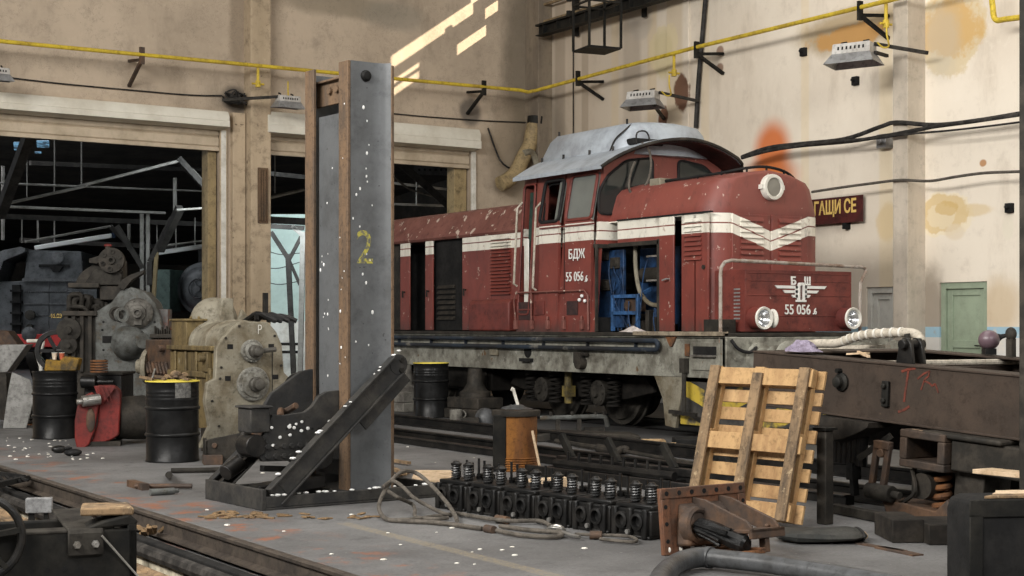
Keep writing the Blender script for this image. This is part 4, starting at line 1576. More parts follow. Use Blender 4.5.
# snow plough with hazard stripes
m_ = MB()
m_.loft([[(-1.42, 0.95, 0.18), (-1.42, 0.95, 0.74), (-1.38, 1.0, 0.74), (-1.38, 1.0, 0.18)],
         [(-1.25, 0.35, 0.16), (-1.25, 0.42, 0.74), (-1.2, 0.48, 0.74), (-1.2, 0.41, 0.16)],
         [(0, -0.15, 0.14), (0, -0.05, 0.74), (0, 0.02, 0.74), (0, -0.08, 0.14)],
         [(1.25, 0.35, 0.16), (1.25, 0.42, 0.74), (1.2, 0.48, 0.74), (1.2, 0.41, 0.16)],
         [(1.42, 0.95, 0.18), (1.42, 0.95, 0.74), (1.38, 1.0, 0.74), (1.38, 1.0, 0.18)]])
m_.build('snow_plough', 'hazard', loco)
m_ = MB()
yk = ly(672, 1.45)
m_.prism([(yk - 0.22, 0.83), (yk + 0.42, 0.83), (yk + 0.22, 0.50), (yk + 0.16, 0.14), (yk - 0.05, 0.12), (yk - 0.15, 0.45)], 'x', -1.44, -1.38)
m_.build('guard_plate', 'machine_tan', loco, bevel=0.006)
m_ = MB()
y1 = ly(684, 1.5)
m_.cyl((-1.5, y1, 1.0), (-1.5, y1, 0.30), 0.03, n=8)
m_.box(-1.54, -1.46, y1 - 0.05, y1 + 0.05, 0.86, 1.05)
m_.bar((-1.5, y1 + 0.3, 0.34), (-1.5, y1 - 0.25, 0.32), 0.05, 0.05)
m_.build('brake_lever', 'axle_grey', loco)

# ---- bogies
for k, yc in enumerate((3.9, 9.4)):
    m_ = MB()
    for s in (-1, 1):
        m_.prism([(yc - 1.9, 0.55), (yc - 1.7, 0.75), (yc + 1.7, 0.75), (yc + 1.9, 0.55), (yc + 1.2, 0.42), (yc - 1.2, 0.42)], 'x', s * 1.04, s * 0.98)
    m_.box(-1.0, 1.0, yc - 0.3, yc + 0.3, 0.45, 0.95)
    bg = m_.build('truck_frame', 'under_black', loco, bevel=0.01)
    for dy in (-0.75, 0.75):
        yy = yc + dy * 1.0
        m_ = MB()
        for s in (-1, 1):
            m_.lathe([(0.01, 0), (0.42, 0.0), (0.44, 0.04), (0.50, 0.05), (0.50, 0.15), (0.53, 0.16), (0.53, 0.19), (0.01, 0.19)], (s * 0.82, yy, 0.53), (-s, 0, 0), 32)
        m_.cyl((-0.8, yy, 0.53), (0.8, yy, 0.53), 0.09, n=12)
        m_.build('wheelset', 'axle_grey', bg)
        for s in (-1, 1):
            m_ = MB()
            m_.lathe([(0.19, 0), (0.19, 0.18), (0.15, 0.20), (0.07, 0.21), (0.06, 0.25), (0.01, 0.25)], (s * 1.02, yy, 0.50), (s, 0, 0), 20)
            for i in range(8):
                a = PI / 4 * i
                m_.cyl((s * 1.2, yy + 0.15 * math.cos(a), 0.5 + 0.15 * math.sin(a)), (s * 1.23, yy + 0.15 * math.cos(a), 0.5 + 0.15 * math.sin(a)), 0.018, n=6)
            m_.build('axle_box', 'axle_grey', bg)
        for e in (-0.33, 0.33):
            m_ = MB()
            m_.tube(coil((-1.15, yy + e, 0.34), 0.085, 0.42, 6, 0.02), 0.021, 6)
            m_.cyl((-1.15, yy + e, 0.32), (-1.15, yy + e, 0.35), 0.11, n=14)
            m_.cyl((-1.15, yy + e, 0.75), (-1.15, yy + e, 0.8), 0.11, n=14)
            m_.build('coil_spring', 'under_black', bg)
    m_ = MB()
    m_.cyl((-1.2, yc, 0.32), (-1.2, yc, 0.78), 0.06, n=10)
    m_.box(-1.27, -1.12, yc - 0.07, yc + 0.07, 0.42, 0.58)
    m_.build('damper', grimy('damper_yellow_%d' % k, (0.20, 0.15, 0.04), (0.06, 0.05, 0.03), 6, 0.6), bg)
m_ = MB()
m_.box(-1.2, 1.2, 6.1, 7.6, 0.42, 0.83)
m_.box(-1.25, -1.2, 6.2, 7.5, 0.45, 0.8)
m_.build('fuel_tank', 'under_black', loco, bevel=0.03)

# ---- front hood: upper shell and end
def hood_ring(y, hw, zt, inner=0.0):
    k = hw / HX
    z0 = 1.385
    pts = [(-hw, z0), (-hw, 2.98), (-hw * 0.985, 3.06), (-0.90 * k, 3.37), (-0.81 * k, 3.455), (-0.48 * k, zt - 0.05), (0, zt), (0.48 * k, zt - 0.05), (0.81 * k, 3.455), (0.90 * k, 3.37), (hw * 0.985, 3.06), (hw, 2.98), (hw, z0)]
    return [(x, y, min(z, zt - 0.02 * abs(x))) for x, z in pts]


YH = 0.79
yP = ly(708)                                     # where the side doors begin
m_ = MB()
m_.loft([hood_ring(YH, 0.72, 3.565), hood_ring(YH + 0.012, 0.77, 3.585), hood_ring(YH + 0.05, 0.87, 3.60), hood_ring(YH + 0.12, 0.95, 3.60), hood_ring(YH + 0.22, 1.0, 3.60), hood_ring(YH + 0.34, HX, 3.60), hood_ring(max(yP, YH + 0.36), HX, 3.60)])
m_.build('hood_end', 'loco_red', loco, angle=28)
# shell above the doors (closed underneath)
yCab = 3.10


def cap_ring(y, zt=3.60, hw=HX):
    pts = [(-hw, 2.97), (-hw, 3.0), (-hw * 0.985, 3.06), (-0.90, 3.37), (-0.81, 3.455), (-0.48, zt - 0.05), (0, zt), (0.48, zt - 0.05), (0.81, 3.455), (0.90, 3.37), (hw * 0.985, 3.06), (hw, 3.0), (hw, 2.97)]
    return [(x, y, z) for x, z in pts]


m_ = MB()
m_.loft([cap_ring(max(yP, YH + 0.36)), cap_ring(yCab)])
m_.build('hood_top', 'loco_red', loco, angle=28)
m_ = MB()
m_.box(-1.045, -1.0, ly(712), ly(618), 2.985, 3.005)
m_.build('rain_strip', 'soot', loco)
# core of the hood, dark machinery space
m_ = MB()
m_.box(-0.45, HX - 0.05, yP + 0.30, yCab, 1.385, 2.97)
m_.build('engine_space', 'soot', loco)
m_ = MB()
m_.box(HX - 0.02, HX, YH + 0.36, yCab, 1.385, 2.985)
m_.build('far_side_panel', 'loco_red', loco)


def side_panel(u0, u1, z0=1.40, z1=2.975, name='side_door', mat='loco_red', half=HX, proud=0.0, parent=None):
    m = MB()
    ya, yc = sorted((ly(u0, half), ly(u1, half)))
    m.box(-half - proud, -half + 0.03 - proud, ya + 0.008, yc - 0.008, z0, z1)
    return m.build(name, mat, parent or loco, bevel=0.006)


def louvres(o, u0, u1, z0, z1, n, half=HX, mat='loco_red', name='louvres', lip=0.028):
    m = MB()
    ya, yc = sorted((ly(u0, half), ly(u1, half)))
    st = (z1 - z0) / n
    for i in range(n):
        z = z0 + i * st
        m.prism([(-half - 0.001, z + st * 0.95), (-half - lip, z + st * 0.25), (-half - lip, z + st * 0.15), (-half - 0.001, z + st * 0.15)], 'y', ya, yc)
    return m.build(name, mat, o)


pA = side_panel(708.5, 681)
louvres(pA, 702, 685, 2.35, 2.93, 9)
m_ = MB()
y = ly(704)
m_.cyl((-HX - 0.02, y, 2.26), (-HX, y, 2.26), 0.03, n=10)
m_.build('latch', 'axle_grey', pA)
pB = side_panel(675.5, 660.5, 1.40, 2.975, proud=0.03)
m_ = MB()
y = ly(671)
m_.cyl((-HX - 0.09, y, 2.12), (-HX - 0.02, y, 2.12), 0.012, n=8)
m_.bar((-HX - 0.085, y, 2.12), (-HX - 0.085, y + 0.09, 2.1), 0.018, 0.02)
m_.build('door_handle', 'alu', pB)
side_panel(660, 617, 2.66, 2.975, 'header_panel')
# open engine bay
yo0, yo1 = ly(660), yCab + 0.10
m_ = MB()
for a, b, z0, z1 in ((yo0 - 0.02, yo0 + 0.04, 1.39, 2.68), (yo0, yo1, 2.61, 2.67)):
    m_.box(-HX - 0.03, -HX + 0.05, a, b, z0, z1)
m_.build('door_frame', 'machine_dark', loco, bevel=0.005)
m_ = MB()
m_.box(-0.62, -0.46, yo0 + 0.05, yo0 + 1.0, 1.4, 2.6)
m_.box(-0.95, -0.9, yo0 + 0.95, yo1 + 0.3, 1.45, 2.58)
m_.build('blue_bulkhead', 'engine_blue', loco, bevel=0.01)
m_ = MB()
yq = ly(634)
ya_, yb_ = ly(638, 0.97), ly(613, 0.97)
for a, b in (((-0.97, ya_, 1.4), (-0.97, ya_, 1.92)), ((-0.97, yb_, 1.4), (-0.97, yb_, 1.92)), ((-0.97, ya_, 1.90), (-0.97, yb_, 1.90)), ((-0.97, ya_, 1.66), (-0.97, yb_, 1.66)), ((-0.97, ya_, 1.90), (-0.75, ya_, 2.0))):
    m_.bar(a, b, 0.05, 0.05)
ef = m_.build('engine_frame', 'engine_blue_clean', loco, bevel=0.005)
m_ = MB()
for u, v in ((615, 263), (606, 285), (604, 255)):
    y, z = ly(u, 0.97), lz(u, v, 0.97)
    m_.box(-0.99, -0.94, y - 0.10, y + 0.10, z - 0.08, z + 0.08)
    m_.box(-1.0, -0.985, y - 0.06, y + 0.05, z - 0.05, z + 0.05)
m_.build('relay_boxes', 'machine_dark', loco, kind='stuff', bevel=0.006)
m_ = MB()
m_.box(-0.92, -0.75, ya_ + 0.1, yb_ - 0.1, 1.68, 1.86)
m_.cyl((-0.95, ya_ + 0.3, 1.77), (-0.8, ya_ + 0.3, 1.77), 0.07, n=14)
m_.build('pump', 'brown_rust_steel', loco, bevel=0.01)
m_ = MB()
rr = random.Random(2)
for i in range(9):
    y = yo0 + 0.15 + rr.random() * 1.1
    z = 1.7 + rr.random() * 0.8
    pts = [(-0.97, y, z), (-0.99, y + rr.uniform(-0.1, 0.1), z - 0.2), (-0.98, y + rr.uniform(-0.25, 0.25), z - 0.45), (-0.93, y + rr.uniform(-0.3, 0.3), 1.42)]
    m_.tube(smooth_path(pts, 4), 0.009, 6)
for i in range(5):
    y = yo0 + 0.1 + rr.random() * 1.2
    m_.cyl((-0.86, y, 1.4), (-0.86, y, 1.55 + rr.random() * 0.3), 0.03, n=8)
m_.build('pipework', 'engine_blue', loco)
m_ = MB()
m_.tube(smooth_path([(-0.85, ly(626), 2.62), (-0.88, ly(628), 2.3), (-0.92, ly(634), 1.98), (-0.92, ly(643), 1.8), (-0.9, ly(652), 1.76)], 6), 0.032, 8)
m_.build('grey_hose', 'machine_tan', loco)
m_ = MB()
for i in range(7):
    y = yo0 + 0.1 + i * 0.16
    m_.box(-0.9, -0.6, y, y + 0.08, 1.40, 1.5 + (i * 37 % 5) * 0.05)
m_.build('engine_block', 'machine_dark', loco, bevel=0.008)
m_ = MB()
m_.cyl((-0.75, yo0 + 0.2, 2.2), (-0.75, yo0 + 0.75, 2.2), 0.11, n=14)
m_.build('air_reservoir', 'machine_dark', loco, bevel=0.008)
m_ = MB()
m_.box(-0.9, -0.6, yo0 + 1.2, yo0 + 1.45, 2.0, 2.25)
m_.build('control_box', 'machine_dark', loco, bevel=0.008)
m_ = MB()
for z in (2.44, 2.10):
    m_.box(-1.0, -0.98, ly(657), ly(645), z, z + 0.025)
m_.build('bright_bar', 'bright_steel', loco)

# ---- nose box with lamps, number and winged emblem
NX0, NX1, NY, NZ0, NZ1 = -0.95, 0.94, 0.20, 1.40, 2.21
m_ = MB()
m_.box(NX0, NX1, NY, YH + 0.02, NZ0, NZ1)
for z in (1.60, 1.87, 2.06, 2.16):
    m_.box(NX0 + 0.04, NX1 - 0.05, NY - 0.008, NY, z, z + 0.012)
nose = m_.build('nose_box', 'loco_red_plain', loco, bevel=0.012)
m_ = MB()
for i in range(9):
    z = 1.56 + i * 0.048
    m_.box(NX0 - 0.006, NX0, NY + 0.10, NY + 0.22, z, z + 0.02)
m_.build('vent_slots', 'alu', nose)
for x in (-0.79, 0.79):
    m_ = MB()
    m_.lathe([(0.145, 0.05), (0.145, -0.17), (0.135, -0.18), (0.13, -0.05), (0.12, 0.0)], (x, NY, 1.575), (0, 1, 0), 28)
    lm = m_.build('lower_lamp', 'loco_red_plain', nose)
    m_ = MB()
    m_.lathe([(0.140, -0.165), (0.150, -0.185), (0.142, -0.205), (0.118, -0.20), (0.112, -0.175)], (x, NY, 1.575), (0, 1, 0), 28, False)
    m_.build('lamp_ring', 'off_white', lm)
    m_ = MB()
    m_.lathe([(0.115, -0.175), (0.08, -0.10), (0.025, -0.06), (0.001, -0.055)], (x, NY, 1.575), (0, 1, 0), 28, False)
    m_.cyl((x, NY - 0.11, 1.575), (x, NY - 0.05, 1.575), 0.018, n=10)
    m_.build('reflector', 'reflector', lm)
m_ = MB()
m_.ball((-0.60, NY - 0.14, 1.57), 0.125, (0.28, 0.85, 1.0), 16, 10)
m_.build('lamp_cover', 'off_white', nose)
# emblem
ez, ex = 1.925, 0.005
m_ = MB()
d0, d1 = NY - 0.022, NY - 0.002
for s in (-1, 1):
    for (a, b, z0, z1, sl) in ((0.06, 0.46, 0.045, 0.082, 0.04), (0.06, 0.32, -0.015, 0.022, 0.04), (0.06, 0.17, -0.075, -0.038, 0.03)):
        m_.prism([(ex + s * a, ez + z0), (ex + s * (b - sl), ez + z0), (ex + s * b, ez + z1), (ex + s * a, ez + z1)], 'y', d0, d1)
    m_.prism([(ex + s * 0.06, ez + 0.082), (ex + s * 0.10, ez + 0.082), (ex + s * 0.10, ez - 0.07), (ex + s * 0.06, ez - 0.09)], 'y', d0, d1)
m_.build('emblem_wings', 'letter_white', nose)
m_ = MB()
ro = [(ex - 0.058, ez - 0.105), (ex - 0.058, ez + 0.09), (ex - 0.035, ez + 0.125), (ex + 0.035, ez + 0.125), (ex + 0.058, ez + 0.09), (ex + 0.058, ez - 0.105)]
ri = [(ex - 0.026, ez - 0.105), (ex - 0.026, ez + 0.07), (ex - 0.014, ez + 0.09), (ex + 0.014, ez + 0.09), (ex + 0.026, ez + 0.07), (ex + 0.026, ez - 0.105)]
vs = [(p[0], d0 - 0.01, p[1]) for p in ro] + [(p[0], d0 - 0.01, p[1]) for p in ri] + [(p[0], d1, p[1]) for p in ro] + [(p[0], d1, p[1]) for p in ri]
fs = []
for i in range(5):
    fs += [(i, i + 1, 6 + i + 1, 6 + i), (12 + i, 18 + i, 18 + i + 1, 12 + i + 1), (i, 12 + i, 12 + i + 1, i + 1), (6 + i, 6 + i + 1, 18 + i + 1, 18 + i)]
m_.add(vs, fs)
m_.box(ex - 0.085, ex + 0.085, d0 - 0.01, d1, ez - 0.132, ez - 0.105)
m_.build('emblem_rail', 'letter_white', nose)
text('emblem_letter', 'Б', 'letter_white', nose, (ex - 0.125, NY - 0.006, ez + 0.14), (R(90), 0, 0), 0.145, 1.05, 0.006, 0.005)
text('emblem_letter', 'Ш', 'letter_white', nose, (ex + 0.125, NY - 0.006, ez + 0.14), (R(90), 0, 0), 0.145, 0.85, 0.006, 0.005)
text('engine_number', '55 056', 'letter_white', nose, (-0.05, NY - 0.012, 1.685), (R(90), 0, 0), 0.185, 0.90, 0.004, 0.002)
text('check_digit', '.6', 'letter_white', nose, (0.255, NY - 0.012, 1.665), (R(90), 0, 0), 0.115, 0.8, 0.006, 0.003)
# hood end details: doors, louvres, headlight, roof rail
for s, z0 in ((-1, 2.30), (1, 2.30)):
    m_ = MB()
    m_.box(s * 0.02 - (0.66 if s < 0 else 0), s * 0.02 + (0.66 if s > 0 else 0), YH - 0.018, YH + 0.01, 1.42, 2.98)
    ed = m_.build('end_door', 'loco_red', loco, bevel=0.006)
    m_ = MB()
    for i in range(8):
        z = 2.36 + i * 0.075
        m_.prism([(YH - 0.018, z + 0.06), (YH - 0.045, z + 0.015), (YH - 0.045, z), (YH - 0.018, z)], 'x', s * 0.34 - 0.2, s * 0.34 + 0.2)
    m_.build('louvres', 'loco_red', ed)
m_ = MB()
hz = 3.36
m_.lathe([(0.175, 0.03), (0.18, -0.05), (0.17, -0.085), (0.13, -0.085), (0.125, -0.06)], (0.0, YH - 0.01, hz), (0, 1, 0), 32, False)
for x in (-0.185, 0.185):
    m_.box(x - 0.02, x + 0.02, YH - 0.07, YH, hz - 0.03, hz + 0.03)
hl = m_.build('headlight', 'off_white', loco)
m_ = MB()
m_.lathe([(0.13, -0.062), (0.08, -0.072), (0.001, -0.076)], (0.0, YH - 0.01, hz), (0, 1, 0), 28, False)
m_.build('lens', 'lens', hl)
m_ = MB()
rl = [(-0.62, 2.6, 3.535), (-0.60, 1.6, 3.545), (-0.55, 1.15, 3.56), (-0.3, 0.92, 3.62), (0, 0.86, 3.645), (0.35, 0.9, 3.61), (0.68, 1.05, 3.53), (0.93, 1.2, 3.38)]
m_.tube(smooth_path(rl, 5), 0.02, 7)
for p in rl:
    m_.cyl((p[0], p[1], p[2] - 0.08), (p[0], p[1], p[2] + 0.02), 0.015, n=6)
m_.build('roof_rail', 'soot', loco)
m_ = MB()
a = ly(680, 0.5)
m_.box(-0.72, -0.48, 2.30, 2.55, 3.44, 3.58)
m_.build('roof_box', 'machine_tan', loco, bevel=0.015)
# front hand rail
m_ = MB()
hp = [(-1.43, 0.12, 1.15), (-1.43, 0.12, 2.12), (-1.42, 0.12, 2.22), (-1.36, 0.12, 2.29), (-1.25, 0.12, 2.315), (0.0, 0.12, 2.295), (1.06, 0.12, 2.275), (1.13, 0.12, 2.255), (1.12, 0.12, 2.2), (1.03, 0.12, 2.06), (1.02, 0.12, 1.9), (1.02, 0.12, 1.385)]
m_.tube(hp, 0.024, 8)
m_.build('hand_rail', grimy('rail_grey', (0.36, 0.32, 0.28), (0.20, 0.13, 0.09), 5, 0.5), loco)
m_ = MB()
m_.box(-1.30, -1.02, 0.30, 0.62, 1.385, 1.56)
m_.bolts([(-1.16, 0.295, 1.46), (-1.24, 0.295, 1.46)], (0, -1, 0), 0.02)
m_.build('junction_box', 'machine_dark', loco, bevel=0.01)

# ---- cab
yR = 5.22
win = []
wA = (ly(557.5, CX), ly(538.5, CX), 3.05, 3.68)
wB = (ly(590.5, CX), ly(564.5, CX), 3.04, 3.71)
dO = (ly(529, CX), ly(518, CX), 1.65, 3.67)
m_ = MB()
tile(m_, yCab, yR, 1.385, 3.88, [wA, wB, dO], lambda a, b, c, d: m_.box(-CX, -CX + 0.05, a, b, c, d))
cabn = m_.build('cab_side', 'loco_red', loco)
m_ = MB()
m_.box(CX - 0.05, CX, yCab, yR, 1.385, 3.80)
m_.build('cab_side', 'loco_red', loco)


def arch(x, hw=1.30, z0=3.79, h=0.44):
    return z0 + h * (1 - (x / hw) ** 2)


m_ = MB()
xs = [-CX + 0.051 + (2 * CX - 0.102) * i / 14 for i in range(15)]
m_.prism([(xs[0], 2.66)] + [(x, arch(x) - 0.02) for x in xs] + [(xs[-1], 2.66)], 'y', yCab + 0.002, yCab + 0.05)
fw = m_.build('cab_front', 'loco_red', loco)
m_ = MB()
m_.prism([(xs[0], 1.385)] + [(x, arch(x) - 0.02) for x in xs] + [(xs[-1], 1.385)], 'y', yR - 0.05, yR - 0.002)
m_.build('cab_rear', 'loco_red', loco)


def rounded(poly, r=0.06, n=4):
    out = []
    m = len(poly)
    for i in range(m):
        p, a, b = Vector(poly[i] + (0,)), Vector(poly[i - 1] + (0,)), Vector(poly[(i + 1) % m] + (0,))
        da, db = (a - p).normalized(), (b - p).normalized()
        rr_ = min(r, (a - p).length * 0.45, (b - p).length * 0.45)
        p0, p1 = p + da * rr_, p + db * rr_
        for j in range(n + 1):
            t = j / n
            q = p0 * (1 - t) ** 2 + p * 2 * t * (1 - t) + p1 * t * t
            out.append((q.x, q.y))
    return out


wn = rounded([(-1.22, 3.10), (-1.22, 3.40), (-1.08, 3.64), (-0.72, 3.90), (-0.24, 3.96), (-0.24, 3.10)], 0.09)
for s in (-1, 1):
    poly = [(-s * x if s > 0 else x, z) for x, z in wn]
    poly = [((x if s < 0 else x), z) for x, z in poly]
    m_ = MB()
    m_.tube([(x, yCab - 0.004, z) for x, z in poly], 0.022, 6, True)
    wf = m_.build('front_window', 'rubber', loco)
    m_ = MB()
    m_.prism(poly, 'y', yCab - 0.012, yCab + 0.01)
    m_.build('pane', 'dark_glass', wf)
m_ = MB()
m_.bar((-0.5, yCab - 0.03, 3.92), (-0.72, yCab - 0.03, 3.42), 0.02, 0.015)
m_.bar((-0.72, yCab - 0.025, 3.66), (-0.9, yCab - 0.025, 3.2), 0.02, 0.012)
m_.build('wiper', 'soot', loco)
# side windows
for (a, b, c, d), pane in ((wA, False), (wB, True)):
    poly = rounded([(a, c), (b, c), (b, d), (a, d)], 0.08)
    m_ = MB()
    m_.tube([(-CX - 0.002, y, z) for y, z in poly], 0.026, 6, True)
    sw = m_.build('side_window', 'loco_red_plain' if pane else 'rubber', loco)
    m_ = MB()
    if pane:
        m_.box(-CX + 0.02, -CX + 0.03, a - 0.03, b + 0.03, c - 0.03, d + 0.03)
    else:
        m_.box(-CX + 0.03, -CX + 0.04, a - 0.02, a + (b - a) * 0.30, c - 0.03, d + 0.03)
    m_.build('pane', 'grey_pane', sw)
# inner sliding frame and cab door
m_ = MB()
poly = rounded([(wA[0] + (wA[1] - wA[0]) * 0.35, wA[2]), (wA[1] + 0.02, wA[2]), (wA[1] + 0.02, wA[3] - 0.04), (wA[0] + (wA[1] - wA[0]) * 0.35, wA[3] - 0.04)], 0.09)
m_.tube([(-CX + 0.08, y, z) for y, z in poly], 0.02, 6, True)
m_.build('sliding_frame', 'soot', loco)
m_ = MB()
poly = rounded([(dO[0], dO[2]), (dO[1], dO[2]), (dO[1], dO[3]), (dO[0], dO[3])], 0.08)
m_.tube([(-CX - 0.002, y, z) for y, z in poly], 0.02, 6, True)
cd = m_.build('cab_doorway', 'loco_red_plain', loco)
m_ = MB()
m_.box(-CX + 0.04, -CX + 0.07, dO[0] - 0.25, dO[0] + 0.20, 1.5, 3.55)
m_.build('open_door', grimy('door_inner_green', (0.022, 0.06, 0.045), (0.014, 0.03, 0.025), 3, 0.5), cd, bevel=0.01)
m_ = MB()
m_.box(-CX + 0.015, -CX + 0.035, dO[0] + 0.04, dO[0] + 0.17, 1.75, 2.82)
m_.build('door_panel', 'off_white', cd, bevel=0.01)
# cab interior
m_ = MB()
m_.box(-CX + 0.06, CX - 0.06, yCab + 0.06, yR - 0.06, 1.39, 1.6)
m_.box(-0.9, 0.9, yCab + 0.1, yCab + 0.5, 1.6, 2.9)
m_.box(-0.3, 0.3, yCab + 1.0, yCab + 1.4, 1.6, 2.6)
m_.box(-0.2, CX - 0.08, yCab + 0.1, yR - 0.1, 2.6, 2.7)
m_.build('cab_interior', 'soot', loco)
# roof
m_ = MB()
N = 22
prof = [(-1.30 + 2.60 * i / N) for i in range(N + 1)]
top = [(x, arch(x)) for x in prof]
bot = [(x, arch(x) - 0.05) for x in prof][::-1]


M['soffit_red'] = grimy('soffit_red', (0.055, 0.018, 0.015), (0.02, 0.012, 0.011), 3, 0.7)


def yf(x):                                        # the roof edge juts forward over the middle as a visor
    t = min(1.0, max(0.0, (x + 1.30) / 1.5))
    y = 2.92 - 0.36 * t * t * (3 - 2 * t)
    return y + (max(0.0, x - 1.02) / 0.28) * 0.34


m_.loft([[(x, yf(x), arch(x)), (x, 5.28, arch(x)), (x, 5.28, arch(x) - 0.05), (x, yf(x), arch(x) - 0.05)] for x in prof])
m_.prism([(-1.315, 3.79), (-1.315, 3.73), (-1.295, 3.73), (-1.28, 3.80)], 'y', 2.92, 5.28)
rfc = m_.build('cab_roof', 'roof_grey', loco, angle=20)
m_ = MB()
m_.tube([(x, yf(x) - 0.006, arch(x) - 0.028) for x in prof], 0.026, 7)
m_.build('roof_lip', 'machine_dark', loco)
m_ = MB()
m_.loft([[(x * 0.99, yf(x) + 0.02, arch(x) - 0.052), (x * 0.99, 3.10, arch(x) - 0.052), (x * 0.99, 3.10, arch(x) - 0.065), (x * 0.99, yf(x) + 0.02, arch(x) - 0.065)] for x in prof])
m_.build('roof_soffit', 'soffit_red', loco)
# raised roof box
m_ = MB()
rings = []
for (hx, ya, yc, z) in ((0.80, 3.14, 5.36, 4.0), (0.79, 3.16, 5.34, 4.12), (0.70, 3.19, 5.26, 4.36), (0.62, 3.22, 5.18, 4.46), (0.45, 3.28, 5.10, 4.50), (0.1, 3.4, 5.0, 4.515)):
    o_ = 0.12
    rings.append([(-hx, ya + 0.12, z), (-hx * 0.86, ya, z), (-hx * 0.4, ya - 0.13, z), (hx * 0.4, ya - 0.16, z), (hx * 1.05, ya - 0.06, z), (hx * 1.22, ya + 0.08, z), (hx * 1.22, yc - o_, z), (hx * 1.05, yc, z), (-hx * 0.86, yc, z), (-hx, yc - o_, z)])
m_.loft(rings)
cp = m_.build('roof_box', 'roof_grey', loco, angle=50)
m_ = MB()
m_.box(-0.66, -0.10, 3.00, 3.30, 4.13, 4.23)
m_.box(0.45, 0.74, 3.02, 3.3, 4.10, 4.19)
m_.build('dark_slot', 'soot', cp, bevel=0.03)
m_ = MB()
for pts in ([(-0.80, 3.4, 4.05), (-0.78, 3.30, 4.22), (-0.66, 3.22, 4.36), (-0.52, 3.24, 4.46)], [(-0.62, 2.98, 4.1), (-0.60, 3.0, 4.3), (-0.42, 3.0, 4.32), (-0.36, 2.98, 4.12)]):
    m_.tube(smooth_path(pts, 4), 0.013, 6)
m_.build('roof_wiring', 'cable_black', cp)
for x, y, z in ((-0.82, 3.3, 4.02), (-0.82, 3.9, 4.02), (-0.82, 4.6, 4.02), (-0.82, 5.2, 4.02), (-0.56, 5.1, 4.44), (-0.56, 3.3, 4.44)):
    m_ = MB()
    m_.cyl((x, y, z), (x, y, z + 0.1), 0.018, n=7)
    m_.build('roof_stud', 'cable_black', cp)
m_ = MB()
lo = [on_y(u, v, 17.80) - Vector((LX, LY, 0)) for u, v in ((642, 143), (648, 148), (651, 160), (650, 174), (645, 186), (638, 192), (631.5, 193), (629, 186), (631, 172), (635, 162))]
m_.tube(smooth_path(lo, 6), 0.018, 7)
m_.build('loose_cable', 'rope', loco)
# cab side details: rails, skirt pipe, covers, lettering
xr = -CX - 0.06
for u, v0, v1 in ((513.8, 286, 206), (532.8, 290, 206)):
    m_ = MB()
    y = ly(u, CX + 0.06)
    za, zb = lz(u, v0, CX + 0.06), lz(u, v1, CX + 0.06)
    m_.tube([(-CX, y, za), (xr, y, za + 0.03), (xr, y, zb - 0.03), (-CX, y - 0.03, zb + 0.06)], 0.018, 7)
    m_.build('grab_rail', 'cloth_hose', loco)
m_ = MB()
z = lz(540, 292, CX)
m_.tube([(xr + 0.03, ly(517, CX), 1.50), (xr + 0.03, ly(515.5, CX), z - 0.12), (xr + 0.03, ly(518, CX), z), (xr + 0.03, ly(586, CX), z), (xr + 0.03, ly(589.5, CX), z - 0.08), (xr + 0.03, ly(590, CX), 1.42)], 0.014, 7)
m_.tube([(xr + 0.03, ly(532.8, CX), z + 0.5), (xr + 0.03, ly(532.8, CX), 1.48)], 0.014, 7)
m_.build('skirt_pipe', 'loco_red_pale', loco)
m_ = MB()
for u in (517, 533, 549, 565, 583):
    y = ly(u, CX)
    m_.box(-CX - 0.05, -CX, y - 0.03, y + 0.03, 1.42, 1.56)
    m_.cyl((-CX - 0.03, y, 1.56), (-CX - 0.03, y, 1.62), 0.018, n=7)
m_.build('hinge_clamps', 'loco_red_pale', loco, bevel=0.006)
m_ = MB()
for u0, u1, v0, v1 in ((567, 578, 301, 315),):
    a, b = ly(u1, CX), ly(u0, CX)
    m_.box(-CX - 0.008, -CX, a, b, lz(572, v1, CX), lz(572, v0, CX))
M['grille_dark'] = grimy('grille_dark', (0.06, 0.03, 0.028), (0.03, 0.02, 0.02), 9, 0.7)
m_.build('grille', 'grille_dark', loco)
m_ = MB()
a, b = ly(531.5, CX), ly(519, CX)
m_.box(-CX - 0.008, -CX, a, b, lz(525, 320, CX), lz(525, 302, CX))
m_.build('grille', 'grille_dark', loco)
m_ = MB()
m_.box(-CX - 0.02, -CX, ly(531.5, CX), ly(519, CX), lz(525, 310.5, CX), lz(525, 309, CX))
m_.box(-CX - 0.012, -CX, ly(544.5, CX), ly(534.5, CX), lz(540, 315, CX), lz(540, 301, CX))
m_.build('cover_plate', 'loco_red_plain', loco, bevel=0.004)
m_ = MB()
m_.box(-CX - 0.004, -CX + 0.0, ly(564.6, CX), ly(564.0, CX), 1.95, 2.98)
m_.build('panel_seam', 'soot', loco)
m_ = MB()
m_.box(-CX - 0.014, -CX, ly(595, CX), ly(540, CX), 2.945, 2.965)
m_.build('window_ledge', 'loco_red_plain', loco)
m_ = MB()
for y, z in ((ly(583, CX), lz(583, 296, CX)), (ly(580.5, CX), lz(580.5, 300, CX)), (ly(586, CX), lz(586, 301, CX))):
    m_.ball((-CX - 0.02, y, z), 0.028, n=8, m=6)
m_.build('white_tap', 'white_gloss', loco)
tr = (R(90), 0, R(-90))
text('railway_letters', 'БДЖ', 'letter_white', loco, (-CX - 0.008, ly(577, CX), lz(577, 254.5, CX)), tr, 0.195, 0.92, 0.004, 0.002)
text('engine_number', '55 056', 'letter_white', loco, (-CX - 0.006, ly(574.8, CX), lz(575, 277, CX)), tr, 0.195, 0.86, 0.004, 0.001)
